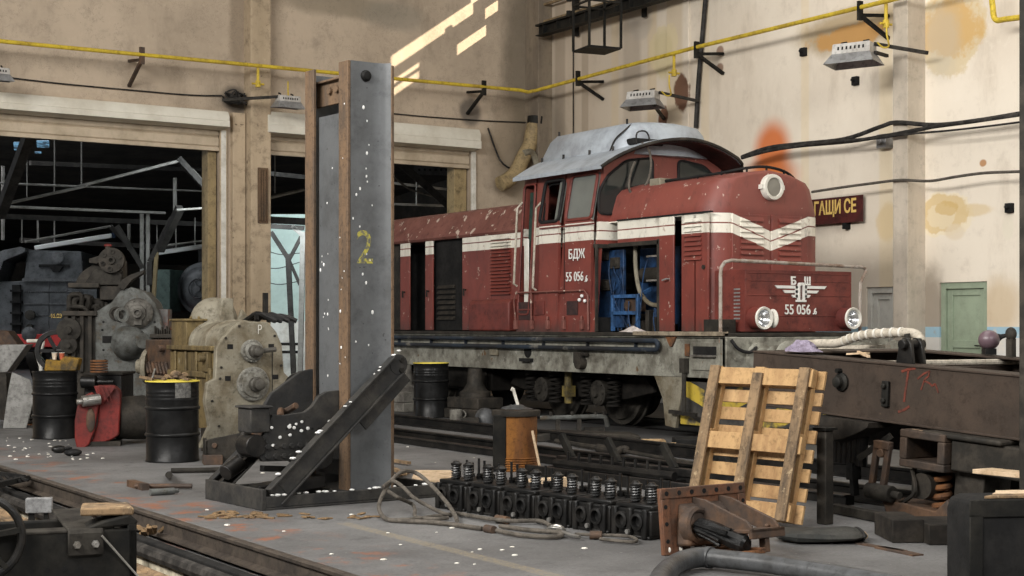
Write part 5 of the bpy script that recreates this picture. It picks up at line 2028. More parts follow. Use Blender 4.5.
text('check_digit', '.6', 'letter_white', loco, (-CX - 0.008, ly(586.5, CX), lz(586, 279, CX)), tr, 0.13, 0.8, 0.006, 0.002)
# dented lower corner beside the engine bay
m_ = MB()
m_.box(-CX + 0.001, -CX + 0.05, yCab - 0.03, yCab - 0.001, 1.39, 2.66)
m_.box(-CX, -HX + 0.02, yCab - 0.02, yCab + 0.04, 2.60, 2.66)
m_.build('bay_post', 'machine_dark', loco, bevel=0.006)

# ---- rear hood
RX = 1.05
yE = 11.2


def rear_ring(y):
    pts = [(-RX, 2.96), (-RX - 0.03, 3.0), (-0.86, 3.38), (-0.78, 3.43), (-0.4, 3.50), (0, 3.52), (0.4, 3.50), (0.78, 3.43), (0.86, 3.38), (RX + 0.03, 3.0), (RX, 2.96)]
    return [(x, y, z) for x, z in pts]


m_ = MB()
m_.loft([rear_ring(yR), rear_ring(yE)])
m_.build('rear_hood_top', 'loco_red_pale', loco, angle=28)
m_ = MB()
m_.box(-0.55, RX, yR, yE, 1.385, 2.96)
m_.build('rear_engine_space', 'soot', loco)


def rp(u0, u1, z0=1.40, z1=2.955, name='side_door', mat='loco_red', proud=0.0):
    return side_panel(u0, u1, z0, z1, name, mat, RX, proud)


rp(530, 491, name='louvre_panel')
lo_ = rp(462, 491)
for u0, u1 in ((400, 409.5), (425, 432.8)):
    rp(u0, u1, name='door_pillar')
rp(330, 352)
m_ = MB()
ya, yc = sorted((ly(512, RX), ly(491, RX)))
for i in range(17):
    z = 1.98 + i * 0.056
    m_.prism([(-RX - 0.001, z + 0.05), (-RX - 0.045, z + 0.012), (-RX - 0.045, z), (-RX - 0.001, z)], 'y', ya + 0.03, yc - 0.02)
m_.build('louvres', 'loco_red', loco)
# black inner doors with louvres
m_ = MB()
ya, yc = sorted((ly(433, RX - 0.1), ly(462, RX - 0.1)))
m_.box(-RX + 0.10, -RX + 0.13, ya, yc, 1.40, 2.95)
inn = m_.build('inner_door', 'soot', loco)
m_ = MB()
for i in range(7):
    z = 1.58 + i * 0.09
    m_.prism([(-RX + 0.099, z + 0.06), (-RX + 0.06, z + 0.02), (-RX + 0.06, z), (-RX + 0.099, z)], 'y', ya + 0.22, yc - 0.2)
m_.build('louvres', 'machine_dark', inn)
m_ = MB()
ya, yc = sorted((ly(384, RX - 0.1), ly(400, RX - 0.1)))
m_.box(-RX + 0.10, -RX + 0.13, ya, yc, 1.40, 2.95)
m_.build('inner_door', 'machine_dark', loco)
# red side tank
m_ = MB()
a, b = sorted((ly(510.5, RX + 0.18), ly(470, RX + 0.18)))
m_.prism([(-RX + 0.01, 1.39), (-RX - 0.22, 1.39), (-RX - 0.22, 1.83), (-RX - 0.17, 1.90), (-RX + 0.01, 1.90)], 'y', a, b)
m_.build('side_tank', 'loco_red_plain', loco, bevel=0.03, seg=3)
for u in (405, 429, 466):
    m_ = MB()
    y = ly(u, RX)
    m_.cyl((-RX - 0.05, y, 2.08), (-RX, y, 2.08), 0.014, n=8)
    m_.bar((-RX - 0.05, y, 2.1), (-RX - 0.05, y, 1.98), 0.02, 0.02)
    m_.build('door_handle', 'axle_grey', loco)
# lifting stands under the frame
for u, w, lab in ((402, 0.24, 'pale stacked concrete and timber stand under the locomotive frame by the jack column'), (475, 0.16, 'dark round stand under the locomotive frame behind the black drum')):
    r_ = ray(u)
    X_ = 12.50
    t_ = X_ / r_.x
    sd = thing('support_stand', lab, 'stand', (X_, r_.y * t_, 0), R(10))
    m_ = MB()
    m_.box(-0.30, 0.30, -0.42, 0.42, 0.0, 0.16)
    m_.box(-0.27, 0.27, -0.38, 0.38, 0.16, 0.34)
    m_.build('base_block', 'concrete_block' if w > 0.2 else 'machine_dark', sd, bevel=0.02)
    m_ = MB()
    m_.lathe([(0.25, 0.34), (0.25, 0.42), (0.19, 0.46), (w * 0.8, 0.56), (w * 0.7, 0.795)], (0, 0, 0), (0, 0, 1), 20)
    m_.build('post', 'concrete_block' if w > 0.2 else 'machine_dark', sd)
# the cab side above the waist leans inwards
for o in loco.children:
    if o.name.split('.')[0] in ('cab_side', 'side_window', 'sliding_frame', 'cab_doorway', 'cab_front', 'cab_rear', 'grab_rail'):
        for q in [o] + list(o.children):
            for v in q.data.vertices:
                if v.co.z > 2.97 and abs(v.co.x) > 1.1:
                    v.co.x -= math.copysign(0.19 * (v.co.z - 2.97), v.co.x)
# rag on the running plate
m_ = MB()
rr = random.Random(9)
rg = []
for j in range(5):
    ring = []
    for i in range(12):
        a = 2 * PI * i / 12
        q = (0.20 - 0.045 * j) * (1 + 0.35 * rr.uniform(-1, 1))
        ring.append((q * 0.6 * math.cos(a), q * 1.4 * math.sin(a), 0.02 * j + 0.012 * rr.random()))
    rg.append(ring)
m_.loft(rg)
ra = m_.build('rag', 'white_rag')
ra.location = (LX - 1.25, LY + ly(633, 1.25), 1.385)
tag(ra, 'crumpled pinkish white rag on the running plate below the blue engine bay', 'rag')


# ================================================================== JACK COLUMNS
def jack_column(loc, rz, label, full=True, edge='rust_edge'):
    j = thing('jack_column', label, 'lifting jack', loc, rz)
    H, W, D = 3.72, 0.412, 0.75
    for y0, fr in ((0.0, True), (D, False)):
        sgn = 1 if fr else -1
        m_ = MB()
        if fr:
            poly = [(0.03, 0.0), (0.24, 0.0), (0.29, -0.006), (0.335, -0.02), (0.365, -0.045), (0.383, -0.075), (0.383, 0.03), (0.03, 0.03)]
        else:
            poly = [(0.03, D), (W - 0.03, D), (W - 0.03, D - 0.03), (0.03, D - 0.03)]
        m_.prism(poly, 'z', 0.08, H - (0.0 if fr else 0.03))
        m_.build('web', 'column_grey', j, angle=60)
        m_ = MB()
        ya, yb = sorted((y0 - 0.0 * sgn, y0 + 0.155 * sgn))
        m_.box(0.0, 0.03, ya, yb, 0.08, H)
        m_.build('flange', edge, j, bevel=0.006)
        m_ = MB()
        ya, yb = sorted((y0 - (0.08 if fr else 0), y0 + 0.155 * sgn))
        m_.box(W - 0.03, W, ya, yb, 0.08, H - 0.02)
        m_.build('flange', edge, j, bevel=0.006)
    m_ = MB()
    m_.box(0.05, 0.065, 0.17, D - 0.17, 0.2, H - 0.42)
    m_.build('back_plate', 'column_grey', j)
    m_ = MB()
    m_.box(0.10, 0.13, 0.03, D - 0.03, H - 0.32, H - 0.10)
    m_.box(0.06, 0.2, 0.03, D - 0.03, H - 0.12, H - 0.10)
    for y in (0.33, 0.46):
        m_.cyl((0.10, y, H - 0.2), (0.07, y, H - 0.2), 0.03, n=10)
    m_.build('tie_plate', 'rust_edge', j, bevel=0.005)
    m_ = MB()
    m_.lathe([(0.048, 0), (0.05, -0.015), (0.035, -0.04), (0.001, -0.046)], (0.175, 0.002, H - 0.12), (0, 1, 0), 16)
    m_.build('pin_head', 'black_iron', j)
    # base frame
    m_ = MB()
    XA, XB = (-0.90, 0.80) if full else (-0.06, 0.6)
    m_.box(XA + 0.02, XB, -0.20, 0.86, 0.0, 0.02)
    m_.box(XA + 0.04, XB, -0.20, -0.17, 0.02, 0.11)
    m_.box(XA + 0.04, XB, 0.80, 0.83, 0.02, 0.11)
    m_.box(XA, XA + 0.04, -0.20, 0.86, 0.0, 0.17)
    m_.box(XB - 0.03, XB + 0.01, -0.20, 0.86, 0.0, 0.12)
    m_.box(-0.05, 0.5, -0.14, 0.8, 0.02, 0.09)
    m_.build('base_frame', 'jack_grey', j, bevel=0.006)
    if not full:
        return j
    for y in (-0.17, 0.88):
        m_ = MB()
        a, b = Vector((-0.78, y, 0.10)), Vector((0.39, y, 1.15))
        up = Vector((0, 0, 1))
        m_.bar(a, b, 0.025, 0.16)
        n_ = (b - a).normalized().cross(Vector((0, 1, 0))).normalized()
        n_ = n_ if n_.z > 0 else -n_
        m_.bar(a + n_ * 0.08, b + n_ * 0.08, 0.09, 0.016)
        m_.bar(a - n_ * 0.08, b - n_ * 0.08, 0.09, 0.016)
        c = a + (b - a) * 0.06
        d = a + (b - a) * 0.74
        m_.bar(c + Vector((0, -0.016, 0)), d + Vector((0, -0.016, 0)), 0.012, 0.14)
        m_.bar(a + (b - a) * 0.62 - n_ * 0.13, b - n_ * 0.12, 0.02, 0.13)
        m_.cyl(b + Vector((0, -0.02, 0)), b + Vector((0, 0.03, 0)), 0.088, n=20)
        br = m_.build('brace', 'jack_grey', j, bevel=0.004)
        m_ = MB()
        for k in range(2):
            m_.cyl(b + Vector((0.02, -0.02, 0.04 - 0.09 * k)), b + Vector((0.02, -0.045, 0.04 - 0.09 * k)), 0.022, n=6)
        m_.build('bolt_heads', 'black_iron', br)
    # lifting carriage
    for y in (0.14, 0.60):
        m_ = MB()
        dx = 0.0 if y < 0.3 else 0.18
        poly = [(-0.75, 0.50), (-0.63, 0.745), (-0.53, 0.735), (-0.33, 0.755), (-0.26, 0.80), (-0.20, 0.88), (-0.12, 0.92), (0.0, 0.93), (0.0, 0.34), (-0.72, 0.36), (-0.78, 0.43)]
        if dx:
            poly = [(-0.70, 0.50), (-0.58, 0.75), (-0.48, 0.78), (-0.40, 0.90), (-0.12, 1.08), (0.0, 1.1), (0.0, 0.34), (-0.7, 0.36)]
        m_.prism(poly, 'y', y, y + 0.05)
        cs = m_.build('carriage_plate', 'jack_grey', j, bevel=0.006)
        if not dx:
            m_ = MB()
            m_.bolts([(-0.68 + 0.075 * (i % 6), y, 0.40 + 0.08 * (i // 6)) for i in range(12)], (0, -1, 0), 0.026, 0.02)
            m_.build('rivets', 'jack_grey', cs, kind='stuff')
            m_ = MB()
            for i in range(7):
                m_.cyl((-0.50 + 0.06 * i, y - 0.001, 0.62 - 0.002 * i), (-0.50 + 0.06 * i, y + 0.002, 0.62 - 0.002 * i), 0.012, n=8)
            m_.build('drill_holes', 'soot', cs, kind='stuff')
    m_ = MB()
    m_.box(-0.60, 0.0, 0.19, 0.60, 0.36, 0.70)
    m_.tube(smooth_path([(-0.5, 0.25, 0.72), (-0.42, 0.4, 0.76), (-0.33, 0.5, 0.74), (-0.3, 0.35, 0.8)], 4), 0.03, 7)
    m_.build('saddle', 'brown_rust_steel', j, bevel=0.01)
    m_ = MB()
    m_.box(-0.84, -0.66, 0.12, 0.36, 0.60, 0.80)
    m_.box(-0.86, -0.64, 0.10, 0.38, 0.80, 0.82)
    m_.build('claw_head', 'jack_grey', j, bevel=0.012)
    m_ = MB()
    m_.cyl((-0.78, 0.13, 0.49), (-0.78, 0.34, 0.49), 0.095, n=20)
    m_.build('roller', 'oily_black', j, bevel=0.008)
    m_ = MB()
    m_.bar((-0.86, 0.65, 0.12), (-0.35, 0.70, 0.5), 0.05, 0.08)
    m_.bar((-0.7, 0.2, 0.3), (-0.2, 0.35, 0.25), 0.05, 0.05)
    m_.bar((-0.72, 0.3, 0.10), (-0.1, 0.3, 0.16), 0.2, 0.10)
    m_.cyl((-0.2, 0.1, 0.4), (-0.2, 0.5, 0.4), 0.13, n=18)
    m_.cyl((-0.86, 0.55, 0.24), (-0.7, 0.6, 0.32), 0.07, n=12)
    m_.build('screw_drive', 'oily_black', j, bevel=0.006)
    text('painted_digit', '2', 'digit_yellow', j, (0.165, -0.0015, 2.13), (R(90), 0, R(0)), 0.40, 0.9, 0.0008, 0.002)
    rr = random.Random(5)
    m_ = MB()
    for i in range(34):
        x, y, z = rr.uniform(-0.8, 0.75), -0.21 + rr.random() * 0.05, 0.118
        if i > 20:
            t = rr.random()
            x, y, z = -0.78 + 1.2 * t, -0.20 + 0.06 * rr.random(), 0.25 + 1.03 * t
        m_.ball((x, y, z), 0.013 + 0.012 * rr.random(), (1.2, 1, 0.5), 6, 4)
    for i in range(52):
        z = 0.5 + 2.9 * rr.random()
        q = 0.005 + 0.008 * rr.random() ** 2
        if i < 20:
            m_.ball((0.05 + 0.2 * rr.random(), -0.002, z), q, (1, 0.4, 1.5), 6, 4)
        elif i < 42:
            m_.ball((0.049, 0.18 + (D - 0.36) * rr.random(), z * 0.92), q, (0.4, 1, 1.4), 6, 4)
        else:
            m_.ball((-0.002, 0.02 + 0.11 * rr.random(), z), q, (0.4, 1, 1.2), 6, 4)
    for i in range(16):
        m_.ball((-0.65 + 0.6 * rr.random(), 0.135, 0.42 + 0.28 * rr.random()), 0.010 + 0.008 * rr.random(), (1.2, 0.5, 1), 6, 4)
    m_.build('droppings', 'white_gloss', j, kind='stuff')
    return j


k_ = NT('digit_yellow')
nn = k_.step(k_.noise(22, 4, 0.7), 0.40, 0.6)
k_.done(k_.mix(nn, (0.10, 0.10, 0.09), (0.42, 0.37, 0.05)), 0.6)
M['digit_yellow'] = k_.m
jack_column((5.69, 11.66, 0), R(4), 'tall grey jack column with a yellow 2 and diagonal brace')
jack_column((7.50, 5.40, 0), R(4), 'dark steel jack column cut by the right edge of the frame', False, 'machine_dark')


# ================================================================== DRUMS
def drum(loc, label, lid='machine_dark', rz=0, paper=False, yellow=True):
    d = thing('oil_drum', label, 'drum', loc, rz)
    r, h = 0.290, 0.875
    prof = [(r - 0.012, 0.0), (r, 0.006), (r, 0.02), (r - 0.008, 0.03)]
    for zc in (0.295, 0.585):
        prof += [(r - 0.008, zc - 0.022), (r + 0.006, zc - 0.012), (r + 0.009, zc), (r + 0.006, zc + 0.012), (r - 0.008, zc + 0.022)]
    for zc in (0.68, 0.72, 0.76):
        prof += [(r - 0.008, zc - 0.012), (r - 0.003, zc), (r - 0.008, zc + 0.012)]
    prof += [(r - 0.008, h - 0.03), (r, h - 0.02), (r, h)]
    m_ = MB()
    m_.lathe(prof, n=44, cap=False)
    m_.cyl((0, 0, 0.002), (0, 0, 0.006), r - 0.015, n=44)
    m_.build('body', 'drum_black', d, angle=50)
    m_ = MB()
    m_.lathe([(r, h), (r + 0.004, h - 0.006), (r + 0.003, h + 0.006), (r - 0.012, h + 0.006), (r - 0.012, h - 0.02)], n=44, cap=False)
    m_.build('rim', 'yellow_rim' if yellow else 'drum_black', d)
    m_ = MB()
    m_.cyl((0, 0, h - 0.022), (0, 0, h - 0.016), r - 0.012, n=40)
    m_.cyl((0.15, -0.1, h - 0.016), (0.15, -0.1, h + 0.0), 0.03, n=12)
    m_.build('lid', lid, d)
    if paper:
        m_ = MB()
        vs = []
        for i in range(7):
            a = R(-52 + i * 6) - YAW
            for z in (0.70, 0.86):
                vs.append(((r + 0.002) * math.sin(a + R(70)), -(r + 0.002) * math.cos(a + R(70)), z))
        m_.add(vs, [(2 * i, 2 * i + 2, 2 * i + 3, 2 * i + 1) for i in range(6)])
        m_.build('paper_label', grimy('paper_label', (0.16, 0.155, 0.145), (0.05, 0.05, 0.05), 14, 0.8), d)
    return d


dA = drum(ground(55, 438), 'black oil drum with two paper cups standing on its lid', yellow=False)
dB = drum(ground(172.5, 461), 'black oil drum with a yellow rim below the tan gearbox', paper=True)
dC = drum(ground(431, 417), 'black oil drum beside the locomotive frame')
# odds on the lids
zA = 0.905
pA_ = dA.location
m_ = MB()
m_.prism([(-0.22, 0.0), (0.20, 0.0), (0.24, 0.16), (0.05, 0.19), (-0.02, 0.13), (-0.20, 0.15)], 'y', -0.1, 0.08)
yb = m_.build('casting', 'yellow_grime', bevel=0.012)
yb.location = (pA_.x + 0.10, pA_.y - 0.02, zA - 0.02)
yb.rotation_euler = (0, 0, -YAW)
tag(yb, 'broken yellow greasy casting on the drum with the paper cups', 'casting')
for u, v, mt, lab in ((54.5, 359.5, 'cream_plastic', 'cream paper cup on the yellow casting'), (61.8, 359.5, 'orange_plastic', 'orange paper cup on the yellow casting')):
    cp_ = thing('paper_cup', lab, 'cup', tuple(at(u, v, pA_.dot(FW) - 0.02)), 0, 'cups on the drum')
    m_ = MB()
    m_.lathe([(0.024, 0.0), (0.036, 0.085), (0.038, 0.088), (0.034, 0.086), (0.023, 0.006)], n=20)
    m_.build('cup_body', mt, cp_)
    m_ = MB()
    m_.lathe([(0.036, 0.084), (0.039, 0.088), (0.036, 0.091), (0.034, 0.088), (0.036, 0.084)], n=20, cap=False)
    m_.build('rolled_rim', 'off_white', cp_)
m_ = MB()
for i in range(5):
    z = 0.035 * i
    m_.lathe([(0.10, z), (0.115, z + 0.008), (0.115, z + 0.024), (0.085, z + 0.028)], (0, 0, 0), (0, 0, 1), 22)
rg_ = m_.build('flange_stack', 'rust')
pq = at(99, 372, 20.0)
rg_.location = (pq.x, pq.y, 0.862)
tag(rg_, 'stack of rusty flanges on the black bin beside the cup drum', 'flange')
m_ = MB()
rr = random.Random(3)
for i in range(9):
    a, b = rr.uniform(-0.2, 0.2), rr.uniform(-0.12, 0.12)
    m_.bar((a, b, 0.02 + 0.02 * rr.random()), (a + rr.uniform(-0.2, 0.2), b + rr.uniform(-0.1, 0.1), 0.03 + 0.05 * rr.random()), 0.05, 0.025)
m_.ball((0.04, 0, 0.08), 0.06, (1.1, 0.8, 0.7), 10, 7)
sc1 = m_.build('oily_rags', 'wood_dark')
sc1.location = (dB.location.x, dB.location.y, 0.868)
tag(sc1, 'oily rags and offcuts on the lid of the yellow rimmed drum', 'rags')
sc1['kind'] = 'stuff'

# black bin behind the red casing
bn = thing('black_bin', 'flat topped black bin behind the red gear casing', 'bin', tuple(Vector(((ray(100) * 20.3).x, (ray(100) * 20.3).y, 0))), -YAW)
m_ = MB()
m_.box(-0.20, 0.30, -0.05, 0.6, 0.0, 0.83)
m_.build('bin_body', 'oily_black', bn, bevel=0.02)
m_ = MB()
m_.box(-0.21, 0.32, -0.07, 0.62, 0.825, 0.858)
m_.build('bin_top', 'machine_dark', bn, bevel=0.006)
m_ = MB()
m_.cyl((-0.20, -0.16, 0.74), (0.0, -0.16, 0.74), 0.085, n=18)
m_.cyl((0.0, -0.16, 0.74), (0.22, -0.14, 0.74), 0.03, n=10)
m_.build('filter_can', 'oily_black', bn, bevel=0.01)


M['cover_steel'] = grimy('cover_steel', (0.105, 0.098, 0.085), (0.05, 0.045, 0.038), 9, 0.45, 0.3)
M['cover_pale'] = grimy('cover_pale', (0.24, 0.235, 0.21), (0.11, 0.10, 0.08), 7, 0.5, 0.1)


# ================================================================== GREY TRANSMISSION
TE = 22.0
se = TE / F_PX
en = thing('transmission', 'tall grey engine transmission with round bearing covers between the drums', 'machine', tuple(Vector(((ray(125) * TE).x, (ray(125) * TE).y, 0))), -YAW + R(8))


def eq(u, v, d=0.0):
    return Vector(((u - 125) * se, d, EYE - (v - HOR) * se))


def ebox(m, u0, u1, v0, v1, d0, d1):
    a, b = eq(u0, v1), eq(u1, v0)
    return m.box(a.x, b.x, d0, d1, a.z, b.z)


m_ = MB()
a = [eq(u, v) for u, v in ((96, 405), (163, 405), (163, 336), (160, 318), (154, 302), (144, 291), (131, 287), (120, 291), (112, 302), (96, 312))]
m_.prism([(p.x, p.z) for p in a], 'y', 0.0, 1.1)
m_.build('main_case', 'machine_grey', en, bevel=0.02)
m_ = MB()
for u in (99, 150):
    a, b = eq(u, 404), eq(u + 10, 404)
    m_.box(a.x, b.x, 0.1, 1.0, 0.0, a.z)
m_.build('support_beams', 'machine_dark', en, bevel=0.01)
m_ = MB()
p = eq(138, 313)
m_.lathe([(0.21, 0.0), (0.215, -0.06), (0.19, -0.08), (0.12, -0.085), (0.115, -0.13), (0.07, -0.14), (0.068, -0.19), (0.04, -0.19), (0.03, -0.15)], (p.x, 0, p.z), (0, 1, 0), 32)
for i in range(10):
    a = 2 * PI * i / 10
    m_.cyl((p.x + 0.18 * math.cos(a), -0.06, p.z + 0.18 * math.sin(a)), (p.x + 0.18 * math.cos(a), -0.095, p.z + 0.18 * math.sin(a)), 0.014, n=6)
m_.box(p.x - 0.05, p.x + 0.06, -0.13, -0.05, p.z - 0.17, p.z - 0.06)
m_.build('bearing_cover', 'cover_steel', en)
m_ = MB()
p = eq(116.5, 313.5)
m_.lathe([(0.10, 0.0), (0.10, -0.03), (0.07, -0.03), (0.05, -0.01), (0.045, -0.04), (0.001, -0.04)], (p.x, 0, p.z), (0, 1, 0), 24)
m_.build('inspection_port', 'axle_grey', en)
m_ = MB()
p = eq(126, 343)
m_.lathe([(0.25, 0.0), (0.24, 0.12), (0.19, 0.26), (0.12, 0.34), (0.11, 0.42), (0.01, 0.43)], (p.x, 0.02, p.z), (0.62, -0.78, 0.08), 28)
m_.build('bell_housing', 'machine_grey', en)
m_ = MB()
ebox(m_, 103, 115, 336, 343, -0.004, 0.01)
for u, v in ((104, 322), (103, 330), (154, 322), (158, 345), (104, 350), (106, 360)):
    p = eq(u, v)
    m_.cyl((p.x, 0.0, p.z), (p.x, -0.004, p.z), 0.018, n=8)
m_.build('dark_openings', 'soot', en, kind='stuff')
# left flank: column of dark gear
m_ = MB()
ebox(m_, 65, 97, 314, 405, 0.05, 1.0)
for i, u in enumerate((66, 73, 81, 89)):
    ebox(m_, u, u + 4, 316, 372, -0.02, 0.1)
ebox(m_, 64, 98, 311, 316, -0.04, 1.0)
m_.build('side_case', 'machine_dark', en, bevel=0.01)
m_ = MB()
p = eq(72, 333)
for q_, r_ in ((eq(71, 330), 0.17), (eq(71, 345), 0.12)):
    m_.lathe([(r_, 0), (r_, -0.06), (r_ * 0.8, -0.07), (r_ * 0.3, -0.07), (r_ * 0.3, -0.14), (0.01, -0.14)], (q_.x, -0.02, q_.z), (0, 1, 0), 22)
m_.build('pulley', 'axle_grey', en)
m_ = MB()
rr = random.Random(12)
for i in range(11):
    u, v = rr.uniform(69, 97), rr.uniform(291, 311)
    p = eq(u, v, rr.uniform(0, 0.4))
    m_.tube(smooth_path([eq(u, 313, p.y), p, p + Vector((rr.uniform(0.05, 0.25), rr.uniform(-0.1, 0.1), rr.uniform(-0.05, 0.08))), Vector((p.x + rr.uniform(0.1, 0.3), p.y, eq(u, 313).z))], 4), 0.03 + 0.02 * rr.random(), 8)
m_.build('oil_pipes', 'axle_grey', en)
m_ = MB()
ebox(m_, 70, 100, 283, 288, -0.05, 0.7)
ebox(m_, 100, 122, 286, 300, 0.05, 0.6)
m_.build('upper_deck', 'machine_dark', en, bevel=0.012)
# upper arched guard and coupling flange
m_ = MB()
outer = [eq(76 + 46 * (1 - math.cos(R(a))), 285 - 26 * math.sin(R(a))) for a in range(0, 91, 10)]
inner = [eq(80 + 42 * (1 - math.cos(R(a))), 285 - 21 * math.sin(R(a))) for a in range(90, -1, -10)]
poly = [(p.x, p.z) for p in outer] + [(eq(122, 285).x, eq(122, 285).z)]
m_.prism(poly, 'y', 0.1, 0.7)
m_.build('gear_guard', 'machine_dark', en, bevel=0.012)
m_ = MB()
a_ = [eq(84, 285), eq(95, 270), eq(112, 266), eq(122, 275), eq(120, 285)]
m_.prism([(p.x, p.z) for p in a_], 'y', 0.02, 0.11)
m_.build('guard_plate', 'axle_grey', en, bevel=0.01)
m_ = MB()
p = eq(112, 260.5)
m_.lathe([(0.175, 0.2), (0.185, -0.02), (0.18, -0.06), (0.06, -0.06), (0.055, -0.1), (0.03, -0.1), (0.03, -0.04), (0.001, -0.04)], (p.x, 0.0, p.z), (0, 1, 0), 32)
fl_ = m_.build('coupling_flange', 'machine_dark', en)
for i in range(6):
    m_ = MB()
    a = 2 * PI * i / 6 + 0.4
    m_.lathe([(0.035, 0), (0.035, -0.02), (0.018, -0.02), (0.018, -0.005)], (p.x + 0.125 * math.cos(a), -0.06, p.z + 0.125 * math.sin(a)), (0, 1, 0), 12)
    m_.build('bolt_ring', 'axle_grey', fl_)
m_ = MB()
a_ = [eq(u, v) for u, v in ((90, 259), (99, 256), (104, 253), (106, 258), (98, 264), (90, 263))]
m_.prism([(q.x, q.z) for q in a_], 'y', 0.0, 0.12)
m_.cyl(eq(108, 251, 0.05), eq(108, 246, 0.05), 0.04, n=10)
m_.build('filler_arm', 'machine_dark', en, bevel=0.008)
m_ = MB()
m_.ball(eq(108, 245.5, 0.05), 0.045, (1.3, 1, 0.6), 10, 7)
m_.build('red_plug', 'red_case', en)
m_ = MB()
a_ = [eq(u, v) for u, v in ((118, 287), (122, 280), (130, 275), (144, 270), (143, 273), (132, 280), (124, 290))]
m_.prism([(q.x, q.z) for q in a_], 'y', -0.05, 0.25)
m_.build('torn_cover', 'machine_dark', en)
m_ = MB()
ebox(m_, 154, 166, 309, 333, 0.2, 0.9)
m_.build('side_box', grimy('box_orange_grey', (0.13, 0.125, 0.12), (0.32, 0.11, 0.06), 3.5, 0.6, lo=0.5, hi=0.62), en, bevel=0.012)
m_ = MB()
for i in range(8):
    ebox(m_, 154 + i * 2.2, 155.5 + i * 2.2, 326 + (i * 7 % 5), 341, -0.1 + 0.03 * (i % 3), 0.1)
ebox(m_, 150, 173, 334, 338, -0.15, 0.1)
m_.build('valve_bank', 'machine_dark', en, bevel=0.006)
m_ = MB()
p = eq(55, 351)
m_.lathe([(0.30, 0), (0.31, 0.05), (0.31, 0.12), (0.30, 0.16), (0.24, 0.16), (0.235, 0.08), (0.24, 0), (0.30, 0)], (p.x, 0.3, p.z), (0, 1, 0), 36, False)
for a in range(0, 180, 60):
    m_.bar((p.x + 0.25 * math.cos(R(a)), 0.36, p.z + 0.25 * math.sin(R(a))), (p.x - 0.25 * math.cos(R(a)), 0.36, p.z - 0.25 * math.sin(R(a))), 0.05, 0.05)
m_.cyl((p.x, 0.36, p.z), (p.x + 0.35, 0.36, p.z), 0.05, n=10)
m_.build('flywheel', 'oily_black', en)

# ================================================================== TAN GEARBOX
TG = 18.0
sg = TG / F_PX
DG = R(33)
CG, SG = math.cos(DG), math.sin(DG)
gb = thing('gearbox', 'large tan gearbox with a pale end plate and domed top', 'gearbox', tuple(Vector(((ray(248) * TG).x, (ray(248) * TG).y, 0))), -YAW + DG)


def gx(u):
    return (u - 248) * sg / CG


def gz(v):
    return EYE - (v - HOR) * sg


plate = [(205, 446), (283, 446), (289, 400), (288, 381), (281, 373), (279, 345), (274, 332), (266, 322), (242, 321.5), (234, 328), (226, 338), (220, 347), (219, 378), (212, 382), (210, 400), (214, 425)]
PX = [(gx(u), gz(v)) for u, v in plate]
m_ = MB()
m_.prism(PX, 'y', 0.0, 0.09)
ep = m_.build('end_plate', 'machine_tan', gb, bevel=0.012)
m_ = MB()
for u, v in ((232, 346.5), (269, 346.5), (230, 378), (273, 377.5)):
    m_.box(gx(u) - 0.035, gx(u) + 0.035, -0.004, 0.02, gz(v) - 0.028, gz(v) + 0.028)
m_.box(gx(269.6), gx(270.3), -0.004, 0.02, gz(405), gz(352))
m_.build('dark_openings', 'soot', ep, kind='stuff')
m_ = MB()
for i, (u, v) in enumerate(((224, 367), (278, 366), (223, 378), (216, 400), (284, 395), (228, 338), (272, 336), (222, 425), (276, 430), (250, 438), (240, 326))):
    m_.cyl((gx(u), 0.0, gz(v)), (gx(u), -0.016, gz(v)), 0.016, n=6)
m_.build('bolts', 'machine_dark', ep, kind='stuff')
text('chalk_letter', 'P', 'letter_white', ep, (gx(258.5), -0.0015, gz(330)), (R(90), 0, 0), 0.17, 0.7, 0.0006, -0.004)
for u, v, r, hub in ((251, 351, 0.135, 0.075), (252, 384, 0.20, 0.085)):
    m_ = MB()
    m_.lathe([(r, 0), (r * 1.02, -0.03), (r * 0.96, -0.045), (r * 0.80, -0.05), (r * 0.76, -0.075), (hub * 1.1, -0.085)], (gx(u), 0, gz(v)), (0, 1, 0), 36)
    for i in range(14):
        a = 2 * PI * i / 14
        m_.cyl((gx(u) + r * 0.88 * math.cos(a), -0.04, gz(v) + r * 0.88 * math.sin(a)), (gx(u) + r * 0.88 * math.cos(a), -0.062, gz(v) + r * 0.88 * math.sin(a)), 0.011, n=6)
    bc = m_.build('bearing_cover', 'cover_pale', ep)
    m_ = MB()
    m_.lathe([(hub, -0.08), (hub, -0.15), (hub * 0.8, -0.16), (hub * 0.75, -0.24), (hub * 0.5, -0.25), (0.001, -0.25)], (gx(u), 0, gz(v)), (0, 1, 0), 24)
    if r < 0.15:
        m_.cyl((gx(u), -0.2, gz(v)), (gx(u) + 0.22, -0.2, gz(v) + 0.02), 0.03, n=10)
    m_.build('shaft_hub', 'cover_steel', bc)
